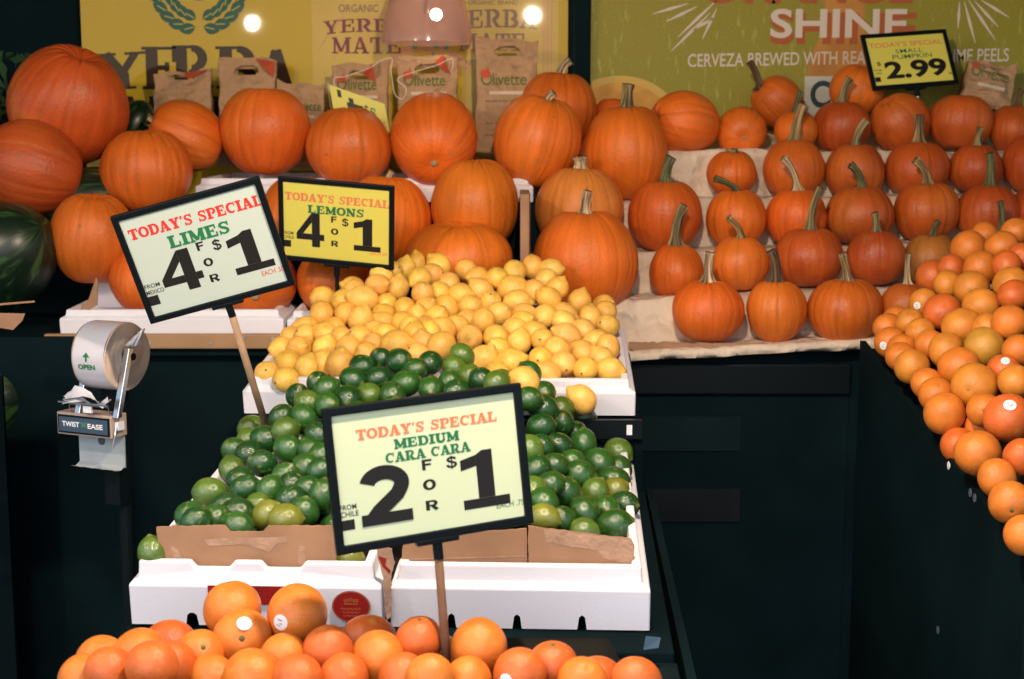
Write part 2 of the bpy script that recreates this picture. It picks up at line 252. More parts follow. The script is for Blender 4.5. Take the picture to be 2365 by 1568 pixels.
# ------------------------------------------------------------ lettering
def stroke(pts,w):
    n=len(pts); P=[Vector((p[0],p[1])) for p in pts]; ws=w if isinstance(w,list) else [w]*n; l=[];r=[]
    for i in range(n):
        t=(P[min(i+1,n-1)]-P[max(i-1,0)]).normalized(); nn=Vector((-t.y,t.x))
        l.append(P[i]+nn*ws[i]/2); r.append(P[i]-nn*ws[i]/2)
    return [[tuple(l[i]),tuple(l[i+1]),tuple(r[i+1]),tuple(r[i])] for i in range(n-1)]
def arc(cx,cy,rx,ry,a0,a1,n=14): return [(cx+rx*math.cos(R(a0+(a1-a0)*i/n)),cy+ry*math.sin(R(a0+(a1-a0)*i/n))) for i in range(n+1)]
def glyph(ch,T=.29,s=.165):
    h=T*.55; g=[]
    def S(p,w): g.append(stroke(p,w))
    def sl(a,b,top=0): S([(a,1-s/2 if top else s/2),(b,1-s/2 if top else s/2)],s)
    st=lambda x,w=T,a=0,b=1:S([(x,a),(x,b)],w)
    if ch=='T': sl(0,.86,1);st(.06,.12,.66,.93);st(.80,.12,.66,.93);st(.43);sl(.18,.68);w=.86
    elif ch=='O': S(arc(.47,.5,.35,.41,0,360,28),[.17+.09*abs(math.cos(R(360*i/28))) for i in range(29)]);w=.94
    elif ch=='D': st(.22);sl(0,.5);sl(0,.5,1);S(arc(.46,.5,.33,.425,90,-90),[.15+.1*math.sin(R(180*i/14)) for i in range(15)]);w=.92
    elif ch=='A': S([(.16,.02),(.45,1)],h);S([(.46,1),(.78,.02)],T);S([(.28,.32),(.68,.32)],.12);sl(0,.36);sl(.54,.98);w=.98
    elif ch=='Y': S([(.17,.98),(.46,.42)],T);S([(.76,.98),(.48,.42)],h);st(.47,T,0,.45);sl(0,.4,1);sl(.56,.94,1);sl(.22,.72);w=.94
    elif ch=="'": S([(.16,1),(.10,.66)],[.22,.1]);w=.26
    elif ch=='S': S([(.66,.80),(.54,.91),(.38,.925),(.21,.85),(.16,.71),(.27,.58),(.48,.48),(.62,.35),(.62,.2),(.48,.09),(.32,.075),(.13,.2)],[.12,.15,.16,.2,.22,.22,.22,.22,.2,.16,.15,.12]);S([(.70,.64),(.70,1)],.11);S([(.09,0),(.09,.36)],.11);w=.80
    elif ch in 'PRB':
        st(.22);sl(0,.5,1);S(arc(.46,.70,.26,.235,90,-90),[.14+.09*math.sin(R(180*i/14)) for i in range(15)])
        if ch=='P': sl(0,.5);w=.84
        elif ch=='R': sl(0,.42);S([(.48,.47),(.74,.03)],T*.95);sl(.62,.96);w=.96
        else: sl(0,.5);S(arc(.48,.27,.28,.21,90,-90),[.14+.1*math.sin(R(180*i/14)) for i in range(15)]);w=.88
    elif ch=='E': st(.22);sl(0,.78,1);sl(0,.82);S([(.22,.51),(.58,.51)],.12);st(.73,.11,.64,.95);st(.77,.11,.05,.38);st(.56,.1,.38,.64);w=.88
    elif ch=='C': S(arc(.47,.5,.34,.41,48,312,22),[.13+.12*math.sin(R(180*i/22)) for i in range(23)]);st(.78,.11,.62,1);w=.88
    elif ch=='I': st(.26);sl(0,.52);sl(0,.52,1);w=.52
    elif ch=='L': st(.22);sl(0,.5,1);sl(0,.8);st(.75,.11,.05,.42);w=.84
    elif ch=='N': st(.17,h);S([(.17,.95),(.76,.03)],T);st(.78,h);sl(0,.3,1);sl(0,.36);sl(.58,.98,1);w=.98
    elif ch=='M': st(.16,h);S([(.18,.96),(.53,.12)],T*.9);S([(.53,.12),(.88,.96)],h);st(.90,T);sl(0,.3,1);sl(0,.34);sl(.76,1.1,1);sl(.70,1.1);w=1.1
    elif ch=='U': st(.21,T,.3,1);st(.74,h,.3,1);S(arc(.475,.33,.265,.25,180,360),[T-.08*i/14 for i in range(15)]);sl(0,.44,1);sl(.56,.94,1);w=.94
    else: w=.45
    return w,g
BIG={'1':[[(.28,.17),(.58,.17),(.58,1),(.40,1),(.28,.93)],[(0,0),(.84,0),(.84,.168),(0,.168)],[(.279,.74),(.279,.93),(.0,.865),(0,.68)]],
 '4':[[(.50,0),(.76,0),(.76,1),(.50,1)],[(0,.2),(.499,.2),(.499,.385),(0,.385)],[(.761,.2),(.9,.2),(.9,.385),(.761,.385)],[(0,.386),(.22,.386),(.499,.72),(.499,1)]],
 '2':[q for q in stroke(arc(.42,.69,.285,.205,172,-20,16)+[(.62,.50),(.45,.36),(.30,.24),(.2,.12)],[.25]*21)]+[[(0,0),(.84,0),(.84,.2),(0,.2)]]}
def heavy(ch):
    T=.27;g=[]
    def S(p,w): g.append(stroke(p,w))
    if ch=='F': S([(.14,0),(.14,1)],T);S([(.27,.90),(.82,.90)],.20);S([(.27,.52),(.74,.52)],.19)
    elif ch=='O': S(arc(.5,.5,.36,.40,0,360,28),[.19+.09*abs(math.cos(R(360*i/28))) for i in range(29)])
    elif ch=='R': S([(.14,0),(.14,1)],T);S([(.27,.91),(.5,.91)],.18);S([(.27,.47),(.5,.47)],.18);S(arc(.50,.69,.24,.22,90,-90),[.18+.07*math.sin(R(180*i/14)) for i in range(15)]);S([(.48,.44),(.80,0)],.28)
    elif ch=='$': S([(.68,.72),(.58,.83),(.42,.86),(.26,.80),(.21,.68),(.30,.58),(.5,.51),(.66,.42),(.68,.28),(.58,.17),(.42,.14),(.26,.18),(.16,.32)],.16);S([(.44,0),(.44,1)],.08)
    return [q for st in g for q in st],[i for i,st in enumerate(g) for q in st]
_bf={}
def bfont(body,bold):
    k=(body,bold)
    cu=bpy.data.curves.new('lettering','FONT'); cu.body=body; cu.size=1; cu.offset=bold; cu.resolution_u=4
    o=bpy.data.objects.new('lettering',cu); COL.objects.link(o); bpy.context.view_layer.update()
    me=bpy.data.meshes.new_from_object(o.evaluated_get(bpy.context.evaluated_depsgraph_get()))
    v=[(p.co.x,p.co.y) for p in me.vertices]; f=[tuple(p.vertices) for p in me.polygons]
    bpy.data.objects.remove(o); bpy.data.curves.remove(cu); bpy.data.meshes.remove(me)
    return v,f
def text_geo(body,style,bold=.02,T=.29,s=.165,gap=.045):
    if style=='slab':
        v=[];f=[];lay=[];x=0
        for ch in body:
            w,g=glyph(ch,T,s)
            for i,st in enumerate(g):
                for q in st:
                    b=len(v); v+=[(px+x,py) for px,py in q]; lay+=[i]*4; f.append((b,b+1,b+2,b+3))
            x+=w+gap
        return v,f,lay
    if style=='heavy':
        v=[];f=[];lay=[]
        for q,i in zip(*heavy(body)):
            b=len(v); v+=q; lay+=[i]*4; f.append((b,b+1,b+2,b+3))
        return v,f,lay
    if style=='big':
        v=[];f=[];lay=[]
        for i,q in enumerate(BIG[body]):
            b=len(v); v+=q; lay+=[i]*len(q); f.append(tuple(range(b,b+len(q))))
        return v,f,lay
    v,f=bfont(body,bold); return v,f,[0]*len(v)
def letter(parent,name,body,style,box,m,y,rot=0,warp=None,mirror=False,**kw):
    """lettering fitted into box (x0,x1,z0,z1) on a plane at depth y of its parent"""
    v,f,lay=text_geo(body,style,**kw)
    xs=[p[0] for p in v]; zs=[p[1] for p in v]; a,b=min(xs),max(xs); c,d=min(zs),max(zs); x0,x1,z0,z1=box; out=[]
    cx,cz=(x0+x1)/2,(z0+z1)/2
    for (px,pz),l in zip(v,lay):
        X=x0+(px-a)/(b-a)*(x1-x0); Z=z0+(pz-c)/(d-c)*(z1-z0)
        if warp: X,Z=warp(X,Z)
        if rot:
            dx,dz=X-cx,Z-cz; X=cx+dx*math.cos(rot)-dz*math.sin(rot); Z=cz+dx*math.sin(rot)+dz*math.cos(rot)
        out.append((X,y-.00004*l,Z))
    return link(name,mesh(name,out,f),m,parent)
def flat(parent,name,poly,m,y,lay=0):
    return link(name,mesh(name,[(x,y,z) for x,z in poly],[tuple(range(len(poly)))]),m,parent)
# ------------------------------------------------------------ measured places
FRUIT={}
LABEL={}
FRUIT['lemon']=[
[-0.2759,3.6619,1.2697,0.0285,0.17,0.06,0.98,"-","-","-",0],
[-0.2441,3.7054,1.2789,0.0285,-0.25,0.04,0.97,"-","-","-",0],
[-0.1894,3.6625,1.2783,0.0307,-0.71,-0.03,0.71,"-","-","-",0],
[-0.2323,3.5644,1.2532,0.0285,-0.66,-0.63,-0.42,"-","-","-",0],
[-0.204,3.6107,1.2601,0.0285,-0.85,0.5,-0.14,"-","-","-",0],
[-0.1585,3.5778,1.2406,0.0285,0.05,-0.92,-0.39,"-","e","-",0],
[-0.3279,3.5666,1.2614,0.0285,0.85,-0.29,-0.44,"-","-","-",0],
[-0.3068,3.617,1.2652,0.0285,-0.62,0.66,-0.42,"-","-","-",0],
[-0.4023,3.5871,1.2282,0.0285,-0.89,-0.29,0.35,"-","-","-",0],
[-0.3346,3.5156,1.2426,0.0285,0.88,-0.44,0.19,"-","-","-",0],
[-0.2851,3.537,1.2334,0.0285,0.17,-0.0,0.98,"-","-","-",0],
[-0.2204,3.4965,1.2229,0.0288,0.08,-0.65,0.76,"-","-","-",0],
[-0.1801,3.5322,1.2212,0.0285,-0.13,-0.97,-0.22,"-","-","-",0],
[-0.4779,3.5676,1.2048,0.0285,1.0,0.0,0.01,"-","-","-",0],
[-0.3638,3.4592,1.2141,0.0346,-0.91,-0.32,0.28,"-","-","-",0],
[-0.3935,3.5331,1.2254,0.0285,-0.53,-0.77,-0.37,"-","-","-",0],
[-0.4165,3.4878,1.2053,0.0285,-0.44,-0.85,0.28,"-","-","-",0],
[-0.3124,3.4937,1.1964,0.0285,-0.56,-0.74,-0.37,"-","-","-",0],
[-0.2629,3.4707,1.188,0.0285,-0.21,-0.97,-0.15,"-","s","-",0],
[-0.2116,3.4553,1.1901,0.0285,0.63,-0.33,0.7,"-","-","-",0],
[-0.161,3.4767,1.1897,0.0309,0.5,-0.25,-0.83,"-","-","-",0],
[-0.4654,3.46,1.1756,0.0311,0.22,-0.38,-0.9,"-","-","-",0],
[-0.4029,3.4275,1.1795,0.0285,0.37,-0.23,-0.9,"-","-","-",0],
[-0.3629,3.3801,1.1745,0.0299,0.5,-0.1,0.86,"-","-","-",0],
[-0.3137,3.4428,1.1776,0.0285,0.17,-0.97,-0.16,"-","s","-",0],
[-0.307,3.3915,1.1621,0.0285,-0.7,-0.32,0.64,"-","-","-",0],
[-0.2595,3.3669,1.1654,0.0285,0.03,-0.83,-0.56,"-","-","-",0],
[-0.18,3.3978,1.1783,0.0285,0.5,-0.63,0.6,"-","-","-",0],
[-0.23,3.4104,1.1755,0.0285,0.18,-0.37,0.91,"-","-","-",0],
[-0.2367,3.315,1.1617,0.0285,-0.02,-0.89,0.46,"-","s","-",0],
[-0.2097,3.3616,1.1574,0.0285,0.53,0.81,0.25,"-","-","-",0],
[-0.4976,3.4231,1.1473,0.0285,-0.93,-0.31,0.22,"-","-","-",0],
[-0.4269,3.3871,1.152,0.0285,-0.13,-0.97,0.22,"-","s","-",0],
[-0.4884,3.3537,1.1377,0.0285,0.59,0.68,-0.44,"-","-","-",0],
[-0.3216,3.3359,1.1481,0.0285,-0.97,0.13,0.22,"-","-","-",0],
[-0.1655,3.3304,1.1541,0.032,-0.93,-0.31,0.2,"-","-","-",0],
[-0.1928,3.2865,1.1549,0.0285,0.25,-0.97,-0.03,"-","s","-",0],
[-0.5299,3.3852,1.1276,0.0285,0.55,-0.75,-0.38,"-","-","-",0],
[-0.4392,3.3349,1.1431,0.0285,-0.86,0.05,0.5,"-","-","-",0],
[-0.3995,3.3005,1.1382,0.0285,0.28,-0.81,-0.51,"-","-","-",0],
[-0.354,3.2739,1.1437,0.0285,0.55,0.66,-0.51,"-","-","-",0],
[-0.2937,3.2888,1.1492,0.0285,-0.89,-0.16,0.42,"-","-","-",0],
[-0.2246,3.2505,1.1526,0.0285,0.19,0.35,0.92,"-","-","-",0],
[-0.4948,3.2705,1.1203,0.0285,0.59,-0.76,0.27,"-","-","-",0],
[-0.5399,3.3006,1.1133,0.0285,-0.73,-0.67,0.08,"-","-","-",0],
[-0.4339,3.2613,1.1217,0.0285,0.35,-0.12,0.93,"-","-","-",0],
[-0.3757,3.2269,1.1266,0.0285,-0.09,0.54,0.84,"-","-","-",0],
[-0.3195,3.2337,1.1335,0.0285,0.02,-0.99,0.1,"-","s","-",0],
[-0.2611,3.195,1.1391,0.0352,0.98,-0.17,0.12,"-","-","-",0],
[-0.1596,3.1699,1.1401,0.0326,-0.61,-0.63,-0.48,"-","-","-",0],
[-0.2037,3.2081,1.139,0.0285,-0.12,-0.27,0.95,"-","-","-",0],
[-0.5111,3.1975,1.0951,0.0285,-0.3,-0.29,-0.91,"-","-","-",0],
[-0.4633,3.1643,1.0902,0.0285,0.32,0.14,0.93,"-","-","-",0],
[-0.3265,3.1821,1.1179,0.0285,-0.51,-0.6,0.62,"-","-","-",0],
[-0.389,3.1754,1.0986,0.0307,0.18,-0.13,0.97,"-","-","-",0],
[-0.2127,3.1589,1.1186,0.0285,0.5,0.59,-0.63,"-","-","-",0],
[-0.5489,3.1417,1.0812,0.0285,0.1,-0.91,0.4,"-","s","-",0],
[-0.5017,3.1105,1.0725,0.0285,0.55,0.83,0.06,"-","-","-",0],
[-0.4329,3.2114,1.0955,0.0285,0.22,0.57,0.79,"-","-","-",0],
[-0.1177,3.6471,1.2682,0.0285,0.73,-0.68,0.0,"-","-","-",0],
[-0.0867,3.6058,1.2519,0.0285,-0.83,-0.56,0.07,"-","-","-",0],
[-0.0778,3.5399,1.2248,0.0323,-0.62,-0.16,0.77,"-","-","-",0],
[-0.0394,3.5804,1.2519,0.0285,0.39,-0.92,0.05,"-","-","-",0],
[0.0058,3.6171,1.2652,0.0285,0.16,-0.39,-0.9,"-","-","-",0],
[0.0534,3.6597,1.2742,0.0292,0.17,-0.27,-0.95,"-","-","-",0],
[0.1001,3.6302,1.2711,0.0285,0.94,-0.33,0.06,"-","-","-",0],
[0.0862,3.5823,1.2486,0.0285,0.47,0.74,0.48,"-","-","-",0],
[0.1131,3.5383,1.2305,0.0285,0.48,-0.15,0.86,"-","-","-",0],
[0.0573,3.5144,1.2276,0.0285,-0.45,0.65,0.61,"-","-","-",0],
[0.0031,3.5442,1.2285,0.036,0.98,-0.11,0.18,"-","-","-",0],
[-0.1028,3.4685,1.194,0.0285,0.9,-0.33,-0.28,"-","-","-",0],
[-0.0532,3.4878,1.2026,0.0285,-0.02,0.74,-0.67,"-","-","-",0],
[0.0135,3.4862,1.2014,0.0331,0.97,-0.24,0.03,"-","-","-",0],
[-0.0335,3.4075,1.1819,0.0313,0.57,-0.63,0.52,"-","-","-",0],
[0.0905,3.4699,1.2143,0.0285,-0.86,-0.02,0.51,"-","-","-",0],
[0.1669,3.5212,1.1988,0.031,0.33,-0.11,0.94,"-","-","-",0],
[0.2325,3.5879,1.1826,0.0285,0.63,-0.68,0.36,"-","-","-",0],
[0.1283,3.4457,1.18,0.0285,0.9,-0.3,-0.31,"-","-","-",0],
[0.0807,3.4148,1.1756,0.0312,-0.37,-0.91,-0.16,"-","e","-",0],
[0.0246,3.385,1.1657,0.0285,0.77,-0.47,0.44,"-","-","-",0],
[0.0262,3.4358,1.1783,0.0285,0.84,-0.35,0.42,"-","-","-",0],
[0.1904,3.4623,1.1669,0.0285,0.18,0.38,0.91,"-","-","-",0],
[0.2347,3.534,1.1734,0.0285,0.07,-0.99,-0.15,"-","s","-",0],
[0.2322,3.4304,1.1517,0.0285,0.58,0.74,-0.36,"-","-","-",0],
[0.1274,3.3115,1.1408,0.0331,-0.83,-0.22,0.51,"-","-","-",0],
[-0.1065,3.423,1.1662,0.0285,-0.93,-0.2,-0.32,"-","-","-",0],
[-0.069,3.3604,1.1716,0.0285,-0.09,0.13,-0.99,"-","-","-",0],
[0.0077,3.3367,1.1559,0.0285,-0.93,0.37,0.06,"-","-","-",0],
[0.0724,3.264,1.1396,0.0285,-0.26,-0.95,0.18,"-","s","-",0],
[0.0169,3.2738,1.1329,0.0285,0.17,0.03,0.98,"-","-","-",0],
[0.1704,3.3578,1.1505,0.0285,-0.48,0.76,0.45,"-","-","-",0],
[-0.0991,3.2943,1.1393,0.0316,-0.05,-0.97,0.23,"-","e","-",0],
[-0.0378,3.2985,1.1426,0.0285,0.14,-0.94,-0.32,"-","e","-",0],
[0.0522,3.312,1.1488,0.0285,-0.96,0.1,-0.25,"-","-","-",0],
[0.2231,3.2688,1.1232,0.0285,0.13,-0.46,-0.88,"-","-","-",0],
[0.2001,3.3179,1.1292,0.0285,-0.98,-0.2,0.04,"-","-","-",0],
[0.1653,3.2519,1.11,0.0306,-0.86,0.03,0.51,"-","-","-",0],
[0.1033,3.2238,1.1246,0.0285,0.77,-0.22,-0.6,"-","-","-",0],
[0.1165,3.1769,1.0982,0.0295,0.16,-0.95,-0.26,"-","s","-",0],
[0.1657,3.1537,1.0893,0.0285,-0.33,-0.93,-0.13,"-","s","-",0],
[0.0642,3.192,1.1061,0.0285,-0.19,-0.98,0.08,"-","s","-",0],
[-0.0024,3.1913,1.0987,0.0332,0.89,-0.25,0.37,"-","-","-",0],
[-0.066,3.2007,1.1036,0.0321,0.62,-0.15,0.77,"-","-","-",0],
[-0.0308,3.2443,1.119,0.0285,-0.47,-0.43,0.77,"-","-","-",0],
[0.2212,3.1615,1.0855,0.0292,0.92,-0.38,0.05,"-","-","-",0],
[0.2041,3.2111,1.1033,0.0285,-0.56,0.27,0.78,"-","-","-",0],
[0.123,3.3781,1.1667,0.0285,0.65,-0.42,-0.63,"-","-","-",0],
[0.0798,3.139,1.0815,0.0285,-0.81,-0.32,0.49,"-","-","-",0],
[-0.0324,3.1434,1.0809,0.0285,0.77,-0.47,-0.43,"-","-","-",0],
[-0.1272,3.5102,1.2198,0.0285,0.99,-0.13,-0.08,"-","-","-",0],
[-0.1306,3.3758,1.1561,0.0285,0.78,0.37,-0.5,"-","-","-",0],
[0.0249,2.97,1.0928,0.0311,0.86,-0.14,-0.48,"-","-","-",0],
[0.1499,3.03,1.0433,0.0312,-0.76,0.02,0.65,"-","-","-",0],
[0.1327,3.2452,1.0635,0.0293,0.89,-0.11,-0.44,"-","-","-",1],
]
LABEL['lemon']=[
"lemon, third from left in ninth lowest lemon row",
"lemon, only one in tenth lowest lemon row",
"lemon, sixth from left in ninth lowest lemon row",
"lemon, fourth from left in ninth lowest lemon row",
"lemon, fifth from left in ninth lowest lemon row",
"lemon showing its blossom end, seventh from left in eighth lowest lemon row",
"lemon, leftmost in ninth lowest lemon row",
"lemon, second from left in ninth lowest lemon row",
"lemon, leftmost in eighth lowest lemon row",
"lemon, third from left in eighth lowest lemon row",
"lemon, fourth from left in eighth lowest lemon row",
"lemon, fifth from left in eighth lowest lemon row",
"lemon, sixth from left in eighth lowest lemon row",
"lemon, leftmost in seventh lowest lemon row",
"lemon, third from left in seventh lowest lemon row",
"lemon, second from left in eighth lowest lemon row",
"lemon, second from left in seventh lowest lemon row",
"lemon, fourth from left in seventh lowest lemon row",
"lemon showing its stem end, fifth from left in seventh lowest lemon row",
"lemon, sixth from left in seventh lowest lemon row",
"lemon, seventh from left in seventh lowest lemon row",
"lemon, leftmost in sixth lowest lemon row",
"lemon, second from left in sixth lowest lemon row",
"lemon, third from left in sixth lowest lemon row",
"lemon showing its stem end, fourth from left in sixth lowest lemon row",
"lemon, fifth from left in sixth lowest lemon row",
"lemon, sixth from left in sixth lowest lemon row",
"lemon, eighth from left in sixth lowest lemon row",
"lemon, seventh from left in sixth lowest lemon row",
"lemon showing its stem end, tenth from left in fifth lowest lemon row",
"lemon, twelfth from left in fifth lowest lemon row",
"lemon, third from left in fifth lowest lemon row",
"lemon showing its stem end, fifth from left in fifth lowest lemon row",
"lemon, second from left in fifth lowest lemon row",
"lemon, eighth from left in fifth lowest lemon row",
"lemon, fourteenth from left in fifth lowest lemon row",
"lemon showing its stem end, thirteenth from left in fifth lowest lemon row",
"lemon, leftmost in fifth lowest lemon row",
"lemon, fourth from left in fifth lowest lemon row",
"lemon, sixth from left in fifth lowest lemon row",
"lemon, seventh from left in fifth lowest lemon row",
"lemon, ninth from left in fifth lowest lemon row",
"lemon, eleventh from left in fifth lowest lemon row",
"lemon, second from left in fourth lowest lemon row",
"lemon, leftmost in fourth lowest lemon row",
"lemon, third from left in fourth lowest lemon row",
"lemon, fourth from left in fourth lowest lemon row",
"lemon showing its stem end, fifth from left in fourth lowest lemon row",
"lemon, sixth from left in fourth lowest lemon row",
"lemon, eighth from left in fourth lowest lemon row",
"lemon, seventh from left in fourth lowest lemon row",
"lemon, leftmost in third lowest lemon row",
"lemon, second from left in third lowest lemon row",
"lemon, fifth from left in third lowest lemon row",
"lemon, fourth from left in third lowest lemon row",
"lemon, sixth from left in third lowest lemon row",
"lemon showing its stem end, leftmost in second lowest lemon row",
"lemon, second from left in second lowest lemon row",
"lemon, third from left in third lowest lemon row",
"lemon, seventh from left in ninth lowest lemon row",
"lemon, eighth from left in ninth lowest lemon row",
"lemon, ninth from left in eighth lowest lemon row",
"lemon, ninth from left in ninth lowest lemon row",
"lemon, tenth from left in ninth lowest lemon row",
"lemon, eleventh from left in ninth lowest lemon row",
"lemon, rightmost in ninth lowest lemon row",
"lemon, twelfth from left in eighth lowest lemon row",
"lemon, rightmost in eighth lowest lemon row",
"lemon, eleventh from left in eighth lowest lemon row",
"lemon, tenth from left in eighth lowest lemon row",
"lemon, eighth from left in seventh lowest lemon row",
"lemon, ninth from left in seventh lowest lemon row",
"lemon, tenth from left in seventh lowest lemon row",
"lemon, eleventh from left in sixth lowest lemon row",
"lemon, eleventh from left in seventh lowest lemon row",
"lemon, twelfth from left in seventh lowest lemon row",
"lemon, rightmost in seventh lowest lemon row",
"lemon, sixteenth from left in sixth lowest lemon row",
"lemon showing its blossom end, fourteenth from left in sixth lowest lemon row",
"lemon, twelfth from left in sixth lowest lemon row",
"lemon, thirteenth from left in sixth lowest lemon row",
"lemon, seventeenth from left in sixth lowest lemon row",
"lemon showing its stem end, rightmost in sixth lowest lemon row",
"lemon, rightmost in fifth lowest lemon row",
"lemon, twentieth from left in fifth lowest lemon row",
"lemon, ninth from left in sixth lowest lemon row",
"lemon, tenth from left in sixth lowest lemon row",
"lemon, eighteenth from left in fifth lowest lemon row",
"lemon showing its stem end, eleventh from left in fourth lowest lemon row",
"lemon, tenth from left in fourth lowest lemon row",
"lemon, twenty-first from left in fifth lowest lemon row",
"lemon showing its blossom end, sixteenth from left in fifth lowest lemon row",
"lemon showing its blossom end, seventeenth from left in fifth lowest lemon row",
"lemon, nineteenth from left in fifth lowest lemon row",
"lemon, rightmost in fourth lowest lemon row",
"lemon, fourteenth from left in fourth lowest lemon row",
"lemon, thirteenth from left in fourth lowest lemon row",
"lemon, twelfth from left in fourth lowest lemon row",
"lemon showing its stem end, tenth from left in third lowest lemon row",
"lemon showing its stem end, eleventh from left in third lowest lemon row",
"lemon showing its stem end, ninth from left in third lowest lemon row",
"lemon, eighth from left in third lowest lemon row",
"lemon, seventh from left in third lowest lemon row",
"lemon, ninth from left in fourth lowest lemon row",
"lemon, rightmost in second lowest lemon row",
"lemon, rightmost in third lowest lemon row",
"lemon, fifteenth from left in sixth lowest lemon row",
"lemon, fifth from left in second lowest lemon row",
"lemon, third from left in second lowest lemon row",
"lemon, eighth from left in eighth lowest lemon row",
"lemon, fifteenth from left in fifth lowest lemon row",
"lemon lying on the limes behind the cara cara sign corner",
"lemon lying on the limes before the bare right corner of the lemon tray",
"half buried lemon, sixth from left in second lowest lemon row",
]
